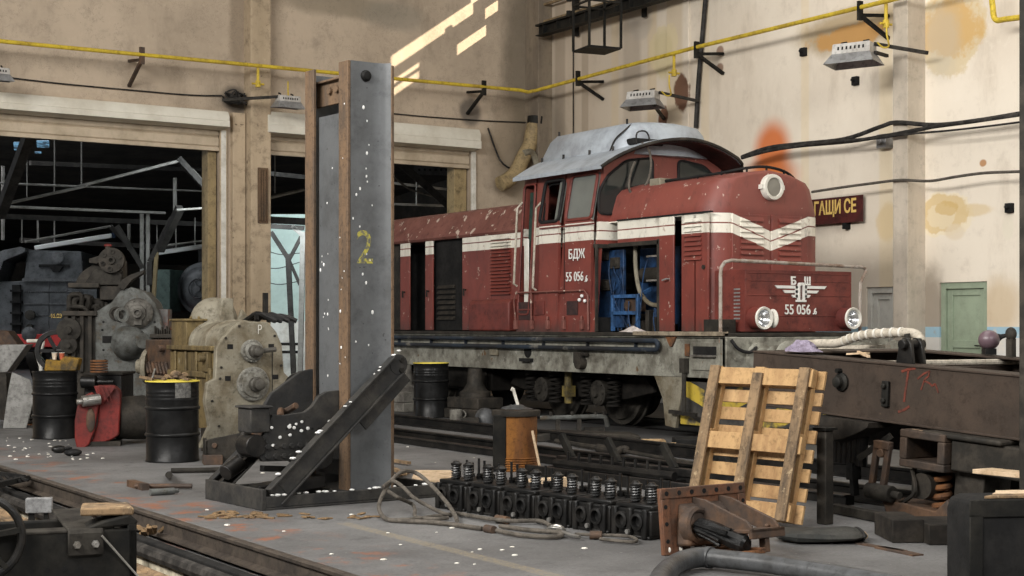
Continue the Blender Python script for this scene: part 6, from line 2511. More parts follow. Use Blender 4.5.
# body: olive side wall, rolled top
L_ = 1.55
xl, xr_ = gx(221), gx(278)
m_ = MB()
m_.box(xl, xr_, 0.08, L_, gz(430), gz(352))
m_.box(xl - 0.05, xr_ + 0.02, 0.08, L_, gz(351), gz(346))
m_.box(xl - 0.04, xl + 0.01, 0.3, L_, gz(378), gz(372))
for y in (0.25, 0.6, 0.95, 1.3):
    m_.box(xl - 0.03, xl, y, y + 0.05, gz(425), gz(352))
m_.build('lower_case', 'machine_olive', gb, bevel=0.012)
m_ = MB()
cx_ = (xl + xr_) / 2
rad = (xr_ - xl) / 2
zb = gz(347)
rings = []
for y, k in ((0.08, 1.0), (0.35, 1.0), (0.36, 1.05), (0.44, 1.05), (0.45, 0.98), (0.80, 0.98), (0.81, 1.05), (0.88, 1.05), (0.89, 0.97), (1.2, 0.95), (1.21, 1.02), (1.30, 1.02), (1.31, 0.9), (1.5, 0.85)):
    rings.append([(cx_ + rad * k * math.cos(R(a)), y, zb + 0.31 * k * math.sin(R(a)) ** 0.8) for a in range(0, 181, 12)] + [(cx_ - rad * k * 0.9, y, zb - 0.05), (cx_ + rad * k * 0.9, y, zb - 0.05)])
m_.loft(rings)
m_.build('upper_case', 'machine_tan', gb)
m_ = MB()
m_.box(xl - 0.02, xl + 0.25, 0.95, 1.45, zb, gz(320))
m_.box(xl - 0.04, xl + 0.28, 0.92, 1.48, gz(321), gz(318.5))
m_.bolts([(xl + 0.05 + 0.1 * i, 0.97, gz(318.5)) for i in range(3)], (0, 0, 1), 0.02, 0.03)
m_.build('corner_pillar', 'machine_olive', gb, bevel=0.012)
m_ = MB()
m_.ball((cx_ + 0.02, 1.15, gz(320)), 0.29, (1.0, 1.0, 0.98), 28, 16)
dm = m_.build('dome', 'machine_tan', gb)
m_ = MB()
m_.prism([(cx_ - 0.06, gz(322)), (cx_ + 0.16, gz(322)), (cx_ + 0.13, gz(297)), (cx_ - 0.02, gz(297))], 'y', 0.80, 0.92)
m_.prism([(cx_ + 0.12, gz(321)), (cx_ + 0.30, gz(320)), (cx_ + 0.17, gz(308))], 'y', 0.62, 0.70)
m_.build('lifting_lug', 'machine_tan', dm, bevel=0.02)
m_ = MB()
m_.lathe([(0.09, 0), (0.09, 0.05), (0.06, 0.05), (0.05, 0.0), (0.09, 0)], (gx(184) - 0.2, 1.3, gz(315)), (0.3, -1, 0.1), 20, False)
m_.build('pipe_end', 'machine_grey', gb)
m_ = MB()
rr = random.Random(8)
for i in range(7):
    x = cx_ + 0.10 + rr.random() * 0.35
    m_.tube(smooth_path([(x, 0.2 + rr.random() * 0.4, gz(321)), (x + 0.05, 0.3, gz(313 + rr.random() * 4)), (x + 0.15, 0.25, gz(317)), (x + 0.25, 0.2, gz(321))], 4), 0.03, 7)
m_.box(cx_ + 0.32, cx_ + 0.37, 0.3, 0.36, gz(320), gz(292))
m_.build('black_fittings', 'oily_black', gb)
# left end: brown casing and coupling flange
m_ = MB()
m_.box(xl + 0.02, xl + 0.5, L_ - 0.02, L_ + 0.95, gz(395), gz(341))
for i in range(7):
    m_.bar((xl + 0.0, L_ + 0.05 + i * 0.12, gz(378)), (xl + 0.0, L_ + 0.16 + i * 0.12, gz(365)), 0.04, 0.04)
m_.cyl((xl + 0.04, L_ + 0.25, gz(350)), (xl - 0.06, L_ + 0.25, gz(350)), 0.045, n=12)
m_.build('brown_case', 'brown_rust_steel', gb, bevel=0.015)
m_ = MB()
fx, fy, fz = xl + 0.08, L_ + 0.97, gz(371)
m_.lathe([(0.22, 0.0), (0.225, 0.05), (0.20, 0.07), (0.10, 0.08), (0.09, 0.16), (0.05, 0.17)], (fx, fy, fz), (-0.75, 0.55, 0), 28)
for i in range(10):
    a = 2 * PI * i / 10
    xx, yy, dd = basis((-0.75, 0.55, 0))
    p = Vector((fx, fy, fz)) + xx * 0.18 * math.cos(a) + yy * 0.18 * math.sin(a) + dd * 0.05
    m_.cyl(p, p + dd * 0.03, 0.018, n=6)
m_.build('coupling_flange', 'machine_tan', gb)
m_ = MB()
m_.box(xl - 0.06, xl - 0.0, 0.18, 0.34, gz(372), gz(352))
m_.cyl((xl - 0.05, 0.25, gz(358)), (xl - 0.14, 0.25, gz(358)), 0.045, n=12)
m_.box(xl - 0.05, xl, 0.12, 0.20, gz(395), gz(368))
m_.build('valve_block', 'machine_olive', gb, bevel=0.01)
m_ = MB()
m_.tube(smooth_path([(xl - 0.12, 1.75, gz(372)), (xl - 0.2, 1.65, gz(388)), (xl - 0.2, 1.5, gz(396)), (xl - 0.25, 1.2, gz(404)), (xl - 0.22, 1.0, gz(412))], 5), 0.018, 7)
m_.build('bent_pipe', 'bright_steel', gb)
m_ = MB()
for x in (gx(216), gx(268)):
    for y in (0.1, 1.2):
        m_.box(x, x + 0.2, y, y + 0.25, 0.0, gz(428))
m_.box(gx(214), gx(282), 0.02, 0.12, gz(452), gz(436))
m_.build('support_feet', 'machine_dark', gb, bevel=0.01)
# parts in front of the gearbox foot
bx = thing('bearing_bracket', 'grimy steel bracket box on the floor under the tan gearbox', 'bracket', tuple(ground(222, 464)), -YAW + R(15))
m_ = MB()
m_.prism([(-0.18, 0.0), (0.25, 0.0), (0.25, 0.34), (0.05, 0.30), (-0.18, 0.26)], 'y', 0.0, 0.04)
m_.box(-0.18, -0.14, 0, 0.35, 0.0, 0.26)
m_.box(0.21, 0.25, 0, 0.35, 0.0, 0.34)
m_.build('bracket_body', 'machine_dark', bx, bevel=0.008)
m_ = MB()
m_.cyl((-0.08, -0.02, 0.2), (-0.08, 0.0, 0.2), 0.03, n=8)
m_.box(-0.2, 0.0, -0.1, 0.1, 0, 0.10)
m_.build('foot', 'brown_rust_steel', bx, bevel=0.006)
hw = thing('hand_wheel', 'black spoked hand wheel leaning behind the jack carriage', 'wheel', tuple(Vector(((ray(299) * 17).x, (ray(299) * 17).y, 0.0))), -YAW + R(-25))
zc = 1.48 - (391.5 - HOR) * 17 / F_PX
m_ = MB()
m_.tube([(0.19 * math.cos(2 * PI * i / 32), 0, zc + 0.19 * math.sin(2 * PI * i / 32)) for i in range(32)], 0.024, 8, True)
m_.build('wheel_rim', 'oily_black', hw)
for a in (20, 80, 140):
    m_ = MB()
    m_.bar((-0.18 * math.cos(R(a)), 0, zc - 0.18 * math.sin(R(a))), (0.18 * math.cos(R(a)), 0, zc + 0.18 * math.sin(R(a))), 0.03, 0.03)
    m_.build('spoke', 'oily_black', hw)
m_ = MB()
m_.cyl((0, 0.0, zc), (0, 0.35, zc), 0.04, n=12)
m_.box(-0.14, 0.14, 0.3, 0.6, 0, zc + 0.1)
m_.build('pedestal', 'machine_dark', hw, bevel=0.01)

# ================================================================== RED GEAR CASING
TR_ = 18.7
sr_ = TR_ / F_PX
rc = thing('gear_casing', 'red gear casing with a steel shaft end standing between the drums', 'casing', tuple(Vector(((ray(95) * TR_).x, (ray(95) * TR_).y, 0))), -YAW + R(12))


def rq(u, v):
    return ((u - 95) * sr_, EYE - (v - HOR) * sr_)


m_ = MB()
poly = [rq(u, v) for u, v in ((78, 450), (83, 451), (90, 444), (95, 430), (98, 410), (99, 398), (92, 392), (84, 396), (78, 406), (75.5, 420), (75.5, 438))]
m_.prism(poly, 'y', -0.03, 0.16)
m_.build('front_lobe', 'red_case', rc, bevel=0.02, seg=3)
m_ = MB()
poly = [rq(u, v) for u, v in ((95, 386.5), (113, 386.5), (119, 392), (120, 402), (118, 436), (112, 440), (84, 450), (92, 440), (97, 425), (99, 400))]
m_.prism(poly, 'y', 0.05, 0.50)
m_.build('case_body', 'red_case', rc, bevel=0.02, seg=3)
m_ = MB()
poly = [rq(u, v) for u, v in ((94, 386), (114, 386), (115, 388), (103, 404), (100, 404))]
m_.prism(poly, 'y', -0.01, 0.1)
for u in (98, 102, 106):
    a, b = rq(u, 387), rq(u + 6, 402)
    m_.bar((a[0], -0.02, a[1]), (b[0], -0.02, b[1]), 0.03, 0.015)
m_.build('ribbed_shoulder', 'red_case', rc, bevel=0.006)
m_ = MB()
a = rq(100, 399)
b = rq(83, 401)
m_.cyl((a[0], -0.03, a[1]), (b[0], -0.10, b[1]), 0.068, n=22)
c = rq(78, 401.5)
m_.cyl((b[0], -0.10, b[1]), (c[0], -0.12, c[1]), 0.035, n=14)
m_.build('shaft', 'bright_steel', rc, bevel=0.006)
m_ = MB()
p = rq(91, 420)
m_.ball((p[0], -0.03, p[1]), 0.10, (0.55, 0.25, 1.5), 18, 10)
p = rq(88, 440)
m_.build('oval_cover', 'brown_rust_steel', rc)
m_ = MB()
a, b = rq(114, 420), rq(138, 420)
m_.cyl((a[0], 0.35, a[1]), (b[0] + 0.05, 0.45, b[1]), 0.26, 0.28, n=26)
m_.cyl((b[0] + 0.05, 0.45, b[1]), (b[0] + 0.12, 0.46, b[1]), 0.12, n=18)
m_.build('dark_cylinder', 'machine_dark', rc, bevel=0.01)
m_ = MB()
m_.box(-0.1, 0.3, 0.0, 0.5, 0, 0.06)
m_.build('foot_plate', 'machine_dark', rc)

# ================================================================== SCRAP AT THE LEFT EDGE
sp_specs = [
    ((-6, 421), [(-4, 345), (26, 344.5), (7, 372), (-10, 374)], 23.0, 0.5, 'grey_sheet', 'metal_hopper', 'grey sheet metal hopper at the left edge under the steam tender', 'scrap metal'),
    ((18, 421), [(12, 372), (30, 380), (34, 398), (26, 432), (3, 432), (8, 392)], 22.0, 0.03, 'grey_sheet', 'sheet_offcut', 'pale crooked sheet offcut leaning by the cup drum', 'scrap metal'),
    ((0, 421), [(-8, 373), (6, 373), (8, 420), (-8, 420)], 22.4, 0.4, 'machine_dark', 'steel_box', 'dark steel box under the hopper at the left edge', 'scrap metal'),
    ((28, 421), [(24, 352), (33, 352), (52, 425), (44, 426)], 24.0, 0.15, 'soot', 'steel_channel', 'dark leaning channel beside the hopper', 'scrap metal'),
    ((8, 360), [(-6, 330), (8, 331), (18, 345), (12, 350), (-6, 348)], 25.0, 0.5, 'brown_rust_steel', 'scrap_lump', 'brown lump of scrap on top of the hopper', 'scrap metal'),
]
for (uv, poly, t, dep, mt, nm, lab, cat) in sp_specs:
    m_ = MB()
    o = Vector(((ray(uv[0]) * t).x, (ray(uv[0]) * t).y, 0))
    s = t / F_PX
    m_.prism([((u - uv[0]) * s, max(0.0, EYE - (v - HOR) * s)) for u, v in poly], 'y', 0, dep)
    q = m_.build(nm, mt, bevel=0.01)
    q.location = o
    q.rotation_euler = (0, 0, -YAW + R(6))
    tag(q, lab, cat)
m_ = MB()
rr = random.Random(21)
for i in range(6):
    m_.bar((0.05 * i, 0, 0.25 - 0.035 * i), (0.25 + 0.02 * i, 0.1, 0.12 - 0.012 * i + 0.05), 0.03, 0.012)
m_.bar((-0.2, 0, 0.08), (0.15, 0.0, 0.34), 0.06, 0.04)
m_.box(0.16, 0.28, -0.1, 0.2, 0.0, 0.06)
q = m_.build('bent_bars', 'black_iron')
q.location = ground(3, 424)
q.rotation_euler = (0, 0, -YAW)
tag(q, 'bundle of bent black bars on the floor left of the cup drum', 'scrap metal')
cq = thing('spring_coil', 'short dark coil spring beside the cup drum', 'spring', tuple(ground(31, 425)), 0)
m_ = MB()
m_.tube(coil((0, 0, 0.02), 0.07, 0.30, 6, 0.02), 0.018, 6)
m_.build('coil', 'machine_dark', cq)
m_ = MB()
m_.cyl((0, 0, 0), (0, 0, 0.02), 0.1, n=16)
m_.build('seat_disc', 'rust', cq)
m_ = MB()
m_.tube(smooth_path([at(27, 341, 23), at(38, 341, 23), at(43, 342, 22.9), at(41, 350, 22.9), at(38, 357, 22.8), at(40, 364, 22.8), at(41, 372, 22.8), at(41, 424.5, 22.8)], 4), 0.028, 7)
tag(m_.build('bent_pipe', 'off_white'), 'cream bent pipe standing over the scrap at the left', 'pipe')


# ================================================================== RAILS AND PIT EDGE
def rail(x, y0, y1, z, label, mat='brown_rust_steel', h=0.15, name='rail'):
    m_ = MB()
    k = h / 0.15
    pr = [(-0.062, 0), (0.062, 0), (0.062, 0.012), (0.012, 0.03), (0.009, 0.11), (0.034, 0.125), (0.036, 0.145), (0.028, 0.15), (-0.028, 0.15), (-0.036, 0.145), (-0.034, 0.125), (-0.009, 0.11), (-0.012, 0.03), (-0.062, 0.012)]
    m_.prism([(p[0] + x, p[1] * k + z) for p in pr], 'y', y0, y1)
    o = m_.build(name, mat, bevel=0.0)
    return tag(o, label, 'rail')


M['rail_top'] = grimy('rail_top', (0.105, 0.085, 0.068), (0.055, 0.046, 0.04), 5, 0.5, 0.35, third=(0.14, 0.075, 0.04), third_t=0.66)
rail(3.985, -2, 27, -0.135, 'worn rail beside the rust streaks, running from the lower left', 'rail_top')
rail(2.50, -2, 27, -0.135, 'far left rail of the pit track behind the black trolley', 'rail_top')
m_ = MB()
m_.box(3.66, 3.74, -2, 24, -0.17, -0.08)
tag(m_.build('guard_beam', 'soot', bevel=0.01), 'dark guard beam along the pit inside the worn rail', 'beam')
m_ = MB()
for i, (a, b) in enumerate(((-2, 6.2), (6.25, 8.1), (8.2, 12.0), (12.05, 20))):
    m_.tube([(3.58 - 0.03 * (i % 2), a, -0.12), (3.57, b, -0.12)], 0.05, 8)
tag(m_.build('pit_pipe', 'cable_black'), 'black pipe lying along the pit edge', 'pipe')
m_ = MB()
m_.box(3.30, 3.40, -2, 20, -0.30, -0.18)
m_.tube([(3.42, -2, -0.2), (3.42, 20, -0.2)], 0.045, 8)
tag(m_.build('pit_timber', 'wood_dark', bevel=0.01), 'brown timber running inside the pit', 'timber')

rail(9.30, 3.0, 26, 0.0, 'near rail of the middle track behind the rusty cylinder', 'oily_black')
rail(10.75, 3.0, 26, 0.0, 'far rail of the middle track under the brown bogie frame', 'oily_black')
m_ = MB()
m_.box(9.02, 9.12, 9.2, 25, 0.0, 0.075)
m_.box(9.0, 9.14, 9.2, 25, 0.07, 0.085)
tag(m_.build('guard_beam', 'oily_black', bevel=0.004), 'low black steel section alongside the middle track', 'beam')
rail(LX - 0.755, 13.2, 27, -0.038, 'near rail under the red locomotive', 'oily_black', 0.06)
rail(LX + 0.755, 13.2, 27, -0.038, 'far rail under the red locomotive', 'oily_black', 0.06)

# ================================================================== RUSTY CYLINDER LINER
ln = thing('cylinder_liner', 'rusty orange cylinder liner standing on end with a rag on top', 'cylinder', tuple(ground(516, 470)), -YAW)
m_ = MB()
rl_ = 0.222
prof = [(rl_, 0.0)] + [(rl_ + (0.008 if i % 2 else -0.002), 0.012 * i) for i in range(1, 12)] + [(rl_ - 0.006, 0.14), (rl_ - 0.006, 0.56)]
m_.lathe(prof, n=44, cap=False)
m_.lathe([(rl_ - 0.03, 0.0), (rl_ - 0.03, 0.6)], n=40, cap=False)
m_.build('liner_tube', 'liner_rust', ln, angle=50)
m_ = MB()
m_.lathe([(rl_ - 0.006, 0.555), (rl_ + 0.025, 0.56), (rl_ + 0.028, 0.60), (rl_ + 0.024, 0.615), (rl_ - 0.02, 0.62), (rl_ - 0.03, 0.60), (rl_ - 0.03, 0.555)], n=44, cap=False)
m_.build('collar', 'machine_dark', ln)
m_ = MB()
m_.box(-0.235, -0.10, -0.20, -0.05, 0.0, 0.575)
m_.build('dark_side_plate', 'black_iron', ln, bevel=0.01)
rg2 = thing('oily_rag', 'grey oily rag with a small tool lying on the rusty cylinder', 'rag', tuple(ln.location + Vector((0, 0, 0.622))), -YAW)
m_ = MB()
rr = random.Random(6)
rings = []
for j in range(4):
    rings.append([((0.15 - 0.03 * j) * (1 + 0.3 * rr.uniform(-1, 1)) * math.cos(2 * PI * i / 14), (0.13 - 0.03 * j) * math.sin(2 * PI * i / 14), 0.014 * j + 0.01 * rr.random()) for i in range(14)])
m_.loft(rings)
m_.build('cloth', 'hose_grey', rg2)
m_ = MB()
m_.bar((0.02, 0, 0.04), (-0.03, 0.05, 0.21), 0.02, 0.03)
m_.bar((-0.03, 0.05, 0.20), (-0.05, 0.05, 0.21), 0.03, 0.04)
m_.build('tool_handle', 'off_white', rg2, bevel=0.004)
m_ = MB()
a = ground(541, 473)
m_.cyl(a, a + Vector((-0.04, 0.10, 0.42)), 0.014, n=8)
tag(m_.build('wooden_stick', 'wood_pale'), 'pale stick leaning against the rusty cylinder', 'stick')

# ================================================================== CYLINDER HEADS IN A ROW
hlab = ['first cylinder head of the row, at the cable end', 'second cylinder head of the row, counted from the cable end', 'third cylinder head of the row, just right of the rusty cylinder', 'fourth cylinder head of the row, behind the wire rope eye',
        'fifth cylinder head of the row, next but one to the rusty plate', 'last cylinder head of the row, partly behind the rusty plate']
P0, P1 = Vector((6.10, 10.88, 0)), Vector((6.42, 8.40, 0))
dh = (P1 - P0) / 6.0
rzh = math.atan2(dh.y, dh.x) + PI / 2


def make_head():
    h = thing('cylinder_head_casting', hlab[0], 'cylinder head', (0, 0, 0), 0, 'row of cylinder heads')
    m_ = MB()
    m_.box(0.0, 0.40, -0.195, 0.195, 0.02, 0.20)
    m_.box(0.02, 0.40, -0.185, 0.185, 0.20, 0.235)
    for y in (-0.17, -0.02, 0.13):
        m_.box(-0.03, 0.02, y, y + 0.05, 0.0, 0.21)
    m_.box(-0.015, 0.40, -0.19, 0.19, 0.0, 0.025)
    m_.build('casting', 'oily_black', h, bevel=0.010)
    for y in (-0.085, 0.075):
        m_ = MB()
        m_.lathe([(0.055, 0.0), (0.06, -0.04), (0.042, -0.045), (0.036, -0.01), (0.001, -0.005)], (0.0, y, 0.12), (1, 0, 0), 20)
        m_.build('port_ring', 'oily_black', h)
    for y in (-0.10, 0.06):
        m_ = MB()
        m_.tube(coil((0.10, y, 0.24), 0.034, 0.115, 6, 0.012, 12), 0.0085, 6)
        m_.cyl((0.10, y, 0.235), (0.10, y, 0.35), 0.02, n=10)
        m_.build('valve_spring', 'spring_steel', h)
        m_ = MB()
        m_.lathe([(0.044, 0.35), (0.046, 0.365), (0.03, 0.372), (0.02, 0.385), (0.001, 0.386)], (0.10, y, 0), (0, 0, 1), 16)
        m_.build('spring_cap', 'oily_black', h)
    for x, y, hh in ((0.24, -0.13, 0.16), (0.27, -0.02, 0.17), (0.24, 0.10, 0.15), (0.34, 0.15, 0.12)):
        m_ = MB()
        m_.cyl((x, y, 0.23), (x, y, 0.23 + hh), 0.010, n=8)
        m_.cyl((x, y, 0.23), (x, y, 0.26), 0.02, n=6)
        m_.build('stud', 'oily_black', h)
    m_ = MB()
    m_.lathe([(0.03, 0.23), (0.03, 0.29), (0.018, 0.30), (0.018, 0.33)], (0.2, 0.02, 0), (0, 0, 1), 14)
    m_.box(0.30, 0.38, -0.1, 0.05, 0.23, 0.27)
    m_.build('injector_seat', 'black_iron', h, bevel=0.004)
    m_ = MB()
    m_.cyl((-0.032, 0.0, 0.045), (-0.05, 0.0, 0.045), 0.018, n=8)
    m_.build('drain_plug', 'bright_steel', h)
    return h


M['spring_steel'] = grimy('spring_steel', (0.10, 0.10, 0.10), (0.04, 0.04, 0.04), 8, 0.3, 0.7)
hd0 = make_head()
for i in range(6):
    h = hd0 if i == 0 else copy_tree(hd0)
    h.location = P0 + dh * (i + 0.5)
    h.rotation_euler = (0, 0, rzh)
    h['label'] = hlab[i]

# ================================================================== BLACK RACK WITH PRONGS
rk = thing('pronged_rack', 'long black steel rack with four slanted prongs behind the cylinder heads', 'rack', (7.62, 12.3, 0), 0)
A_, B_ = ground(560, 472), ground(740, 494)
rk.location = A_
dv = B_ - A_
ln_ = dv.length
rk.rotation_euler = (0, 0, math.atan2(dv.y, dv.x))
m_ = MB()
m_.box(0, ln_, -0.05, 0.05, 0.10, 0.17)
m_.box(0.0, ln_, -0.03, 0.03, 0.0, 0.11)
m_.box(0.0, ln_, -0.45, -0.40, 0.0, 0.10)
for i in range(5):
    x = 0.05 + i * (ln_ - 0.2) / 4
    m_.box(x, x + 0.08, -0.45, 0.0, 0.02, 0.08)
m_.build('rack_beam', 'oily_black', rk, bevel=0.006)
for u in (566, 612, 668, 731):
    p = ground(u, 474 + (u - 566) * 0.125)
    x = max(0.1, min(ln_ - 0.08, (p - A_).dot(dv.normalized())))
    m_ = MB()
    m_.bar((x, 0, 0.15), (x - 0.20, 0.02, 0.37), 0.05, 0.075, (1, 0, 0))
    m_.build('prong', 'black_iron', rk, bevel=0.006)
m_ = MB()
m_.cyl((0.2, -0.22, 0.12), (ln_ - 0.6, -0.22, 0.12), 0.04, n=10)
for i in range(9):
    x = 0.4 + i * (ln_ - 1.2) / 8
    m_.cyl((x, -0.22, 0.08), (x, -0.22, 0.24), 0.015, n=7)
m_.build('rocker_shaft', 'oily_black', rk)

# ================================================================== RUSTY FLANGE CASTING
fc = thing('flange_casting', 'rusty bolted flange plate with ribbed black neck in the foreground', 'casting', tuple(ground(664, 556)), 0)
E0 = ground(664, 556)
E1 = ground(750, 545)
E1 = E0 + 0.74 * (RT * math.cos(R(35)) + FW * math.sin(R(35)))
d_ = E1 - E0
fc.rotation_euler = (R(-6), 0, math.atan2(d_.y, d_.x))
W_, H_ = 0.74, 0.43
m_ = MB()
holes = []
bw = 0.07
m_.box(0, W_, 0, 0.03, 0, H_)
m_.box(0, W_, -0.012, 0.0, H_ - bw, H_)
m_.box(0, bw, -0.012, 0.0, 0, H_ - bw)
m_.box(W_ - bw, W_, -0.012, 0, 0, H_ - bw)
m_.build('flange', 'flange_rust', fc, bevel=0.006)
m_ = MB()
for i in range(7):
    x = 0.045 + i * (W_ - 0.09) / 6
    m_.cyl((x, -0.013, H_ - 0.035), (x, -0.016, H_ - 0.035), 0.016, n=10)
for i in range(3):
    for x in (0.03, W_ - 0.03):
        m_.cyl((x, -0.013, 0.09 + i * 0.11), (x, -0.016, 0.09 + i * 0.11), 0.014, n=10)
m_.build('bolt_holes', 'soot', fc, kind='stuff')
m_ = MB()
for i in range(5):
    m_.ball((0.04 + i * 0.10, -0.006, 0.035), 0.016, (0.7, 1, 1.2), 8, 6)
m_.build('bolt_ends', 'off_white', fc)
m_ = MB()
r0 = [(0.10, 0.0, 0.05), (W_ - 0.12, 0.0, 0.05), (W_ - 0.12, 0, H_ - 0.10), (0.14, 0, H_ - 0.10)]
r1 = [(0.13, -0.11, 0.05), (W_ - 0.20, -0.11, 0.05), (W_ - 0.22, -0.10, H_ - 0.17), (0.18, -0.10, H_ - 0.15)]
m_.loft([r0, r1])
m_.build('neck', 'brown_rust_steel', fc, bevel=0.02)
m_ = MB()
m_.lathe([(0.125, -0.05), (0.12, 0.02), (0.10, 0.03), (0.085, 0.02), (0.075, -0.03), (0.001, -0.035)], (0.22, -0.10, 0.18), (0.05, -1, 0.05), 28)
m_.build('bore_ring', 'brown_rust_steel', fc)
for k, (x0, x1, z0) in enumerate(((0.27, 0.40, 0.30), (0.50, 0.62, 0.31))):
    m_ = MB()
    m_.prism([(0.0, H_ - 0.07), (-0.12, H_ - 0.09), (-0.50, 0.20), (-0.54, 0.15), (-0.40, 0.13), (-0.1, 0.22), (0.0, 0.22)], 'x', x0, x0 + 0.022)
    m_.build('rib', 'brown_rust_steel', fc, bevel=0.004)
m_ = MB()
m_.box(0.25, 0.54, -0.56, -0.38, 0.125, 0.15)
m_.box(0.25, 0.54, -0.56, -0.53, 0.09, 0.15)
m_.box(0.38, 0.42, -0.54, -0.48, 0.0, 0.13)
m_.bolts([(0.34, -0.46, 0.15), (0.48, -0.46, 0.15)], (0, 0, 1), 0.018, 0.02)
m_.build('foot_pad', 'brown_rust_steel', fc, bevel=0.006)
m_ = MB()
rr = random.Random(31)
m_.tube(smooth_path([(0.22, -0.12, 0.17), (0.22, -0.26, 0.14), (0.24, -0.38, 0.09), (0.26, -0.50, 0.05)], 5), [0.06] * 15 + [0.045], 10)
for i in range(12):
    a = rr.random() * 6.28
    m_.tube([(0.20 + 0.04 * math.cos(a), -0.13, 0.17 + 0.04 * math.sin(a)), (0.22 + 0.07 * math.cos(a), -0.32 - 0.1 * rr.random(), 0.10 + 0.05 * math.sin(a))], 0.012, 6)
m_.build('oily_bundle', 'oily_gloss', fc)
m_ = MB()
m_.box(0.10, 0.34, -0.58, -0.1, 0.0, 0.02)
m_.box(0.31, 0.34, -0.58, -0.1, 0.02, 0.035)
m_.build('skid_plate', 'rust', fc, bevel=0.004)

# ================================================================== FOREGROUND HOSE
hp_ = [ground(655, 590, 0.07), ground(664, 574, 0.07), ground(678, 563, 0.07), ground(694, 558, 0.075), ground(706, 557, 0.075), ground(722, 559, 0.075), ground(760, 563, 0.075), ground(800, 569, 0.075), ground(850, 577, 0.075), ground(900, 586, 0.075)]
hs = thing('fat_hose', 'fat grey hose elbow lying at the bottom edge in front of the rusty casting', 'hose', (0, 0, 0))
m_ = MB()
m_.tube(smooth_path(hp_[:5], 6), 0.062, 18)
m_.build('elbow', 'hose_grey', hs)
m_ = MB()
m_.tube(smooth_path(hp_[4:], 6), 0.056, 18)
m_.tube([hp_[4] + (hp_[5] - hp_[4]) * 0.05, hp_[4] + (hp_[5] - hp_[4]) * 0.35], 0.066, 18)
m_.build('straight_hose', 'hose_grey', hs)

# ================================================================== BAG, POST, PALLET
bgp = thing('sack', 'flat dark green padded bag lying on the floor by the pallet foot', 'bag', tuple(ground(820, 541)), R(-30))
m_ = MB()
rings = []
for i in range(13):
    t = i / 12
    x = -0.30 + 0.60 * t
    k = min(1.0, 0.45 + 3.2 * t, 0.55 + 3.0 * (1 - t))
    rings.append([(x, 0.20 * k * math.cos(2 * PI * j / 16), 0.045 + 0.045 * k * (0.9 if math.sin(2 * PI * j / 16) < 0 else 1) * math.copysign(abs(math.sin(2 * PI * j / 16)) ** 0.7, math.sin(2 * PI * j / 16)) + 0.006 * math.sin(5 * t + j)) for j in range(16)])
m_.loft(rings)
m_.build('bag_body', 'bag', bgp)
m_ = MB()
m_.tube([(0.27, 0.15 * math.cos(2 * PI * j / 20), 0.047 + 0.036 * math.sin(2 * PI * j / 20)) for j in range(20)], 0.010, 6, True)
m_.build('piping', 'rubber', bgp)
m_ = MB()
for j in range(5):
    m_.ball((0.295, -0.08 + 0.04 * j, 0.042 + 0.01 * (j % 2)), 0.018, (1, 1, 1), 8, 6)
m_.build('torn_end', 'wood_pale', bgp)

ps = thing('prop_post', 'dark square prop post standing beside the pallet under the brown beam', 'post', tuple(ground(825, 524)), R(6))
m_ = MB()
m_.box(-0.045, 0.045, -0.045, 0.045, 0.0, 0.70)
m_.build('post', 'machine_dark', ps, bevel=0.008)
m_ = MB()
m_.box(-0.065, 0.065, -0.065, 0.065, 0.70, 0.72)
m_.build('head_plate', 'black_iron', ps)

pt = thing('wooden_pallet', 'worn wooden pallet leaning upright against the brown bogie frame', 'pallet', (7.72, 8.40, 0.0), 0)
ux = Vector((-0.15, 0.985, 0)).normalized()          # across the pallet
uz = Vector((0.30, 0.04, 1.15)).normalized()         # up its leaning face
uy = ux.cross(uz).normalized()                       # out of the back
if uy.x < 0:
    uy = -uy
mp = Matrix((ux, uy, uz)).transposed().to_4x4()
pt.matrix_world = Matrix.Translation((7.74, 8.40, 0.02)) @ mp
PW, PHt = 0.98, 1.15
TH = 0.145
# front skid boards (three uprights towards the camera)
for x in (0.0, PW / 2 - 0.05, PW - 0.10):
    m_ = MB()
    m_.box(x, x + 0.095, -TH, -TH + 0.022, 0.0, PHt - (0.0 if x != PW / 2 - 0.05 else 0.05))
    m_.build('skid_board', 'wood_dark', pt, bevel=0.003)
    for z in (0.0, PHt / 2 - 0.06, PHt - 0.14):
        m_ = MB()
        m_.box(x + 0.0, x + 0.095, -TH + 0.022, -0.044, z, z + 0.14)
        m_.build('block', 'wood', pt, bevel=0.004)
    m_ = MB()
    m_.box(x + 0.01, x + 0.09, -0.066, -0.022, 0.0, PHt)
    m_.build('stringer_board', 'wood', pt, bevel=0.003)
zs = [0.0, 0.165, 0.31, 0.455, 0.60, 0.745, 0.885, 1.01]
for i, z in enumerate(zs):
    hh = (0.14, 0.10, 0.10, 0.10, 0.10, 0.10, 0.10, 0.14)[i]
    m_ = MB()
    m_.box(-0.06, PW + 0.02, -0.022, 0.0, z, z + hh)
    m_.build('deck_board', 'wood' if i % 3 else 'wood_pale_2', pt, bevel=0.003)
for z, hh in ((PHt - 0.14, 0.13), (0.50, 0.13), (0.0, 0.12)):
    m_ = MB()
    m_.box(-0.02, PW + 0.01, -TH + 0.024, -TH + 0.046, z, z + hh)
    m_.build('cross_board', 'wood', pt, bevel=0.003)

# ================================================================== BROWN BOGIE FRAME
bf = thing('bogie_frame', 'tilted brown steel bogie frame with red chalk marks behind the pallet', 'bogie frame', (8.9, 10.2, 1.26), 0)
TILT = R(2.7)
bf.rotation_euler = (TILT, 0, 0)
BH, BLn, BW = 0.455, 4.9, 2.0


def bfy(u):                                          # local y on the near web for a seen column
    return (on_x(u, HOR, 8.9).y - 10.2) / math.cos(TILT)


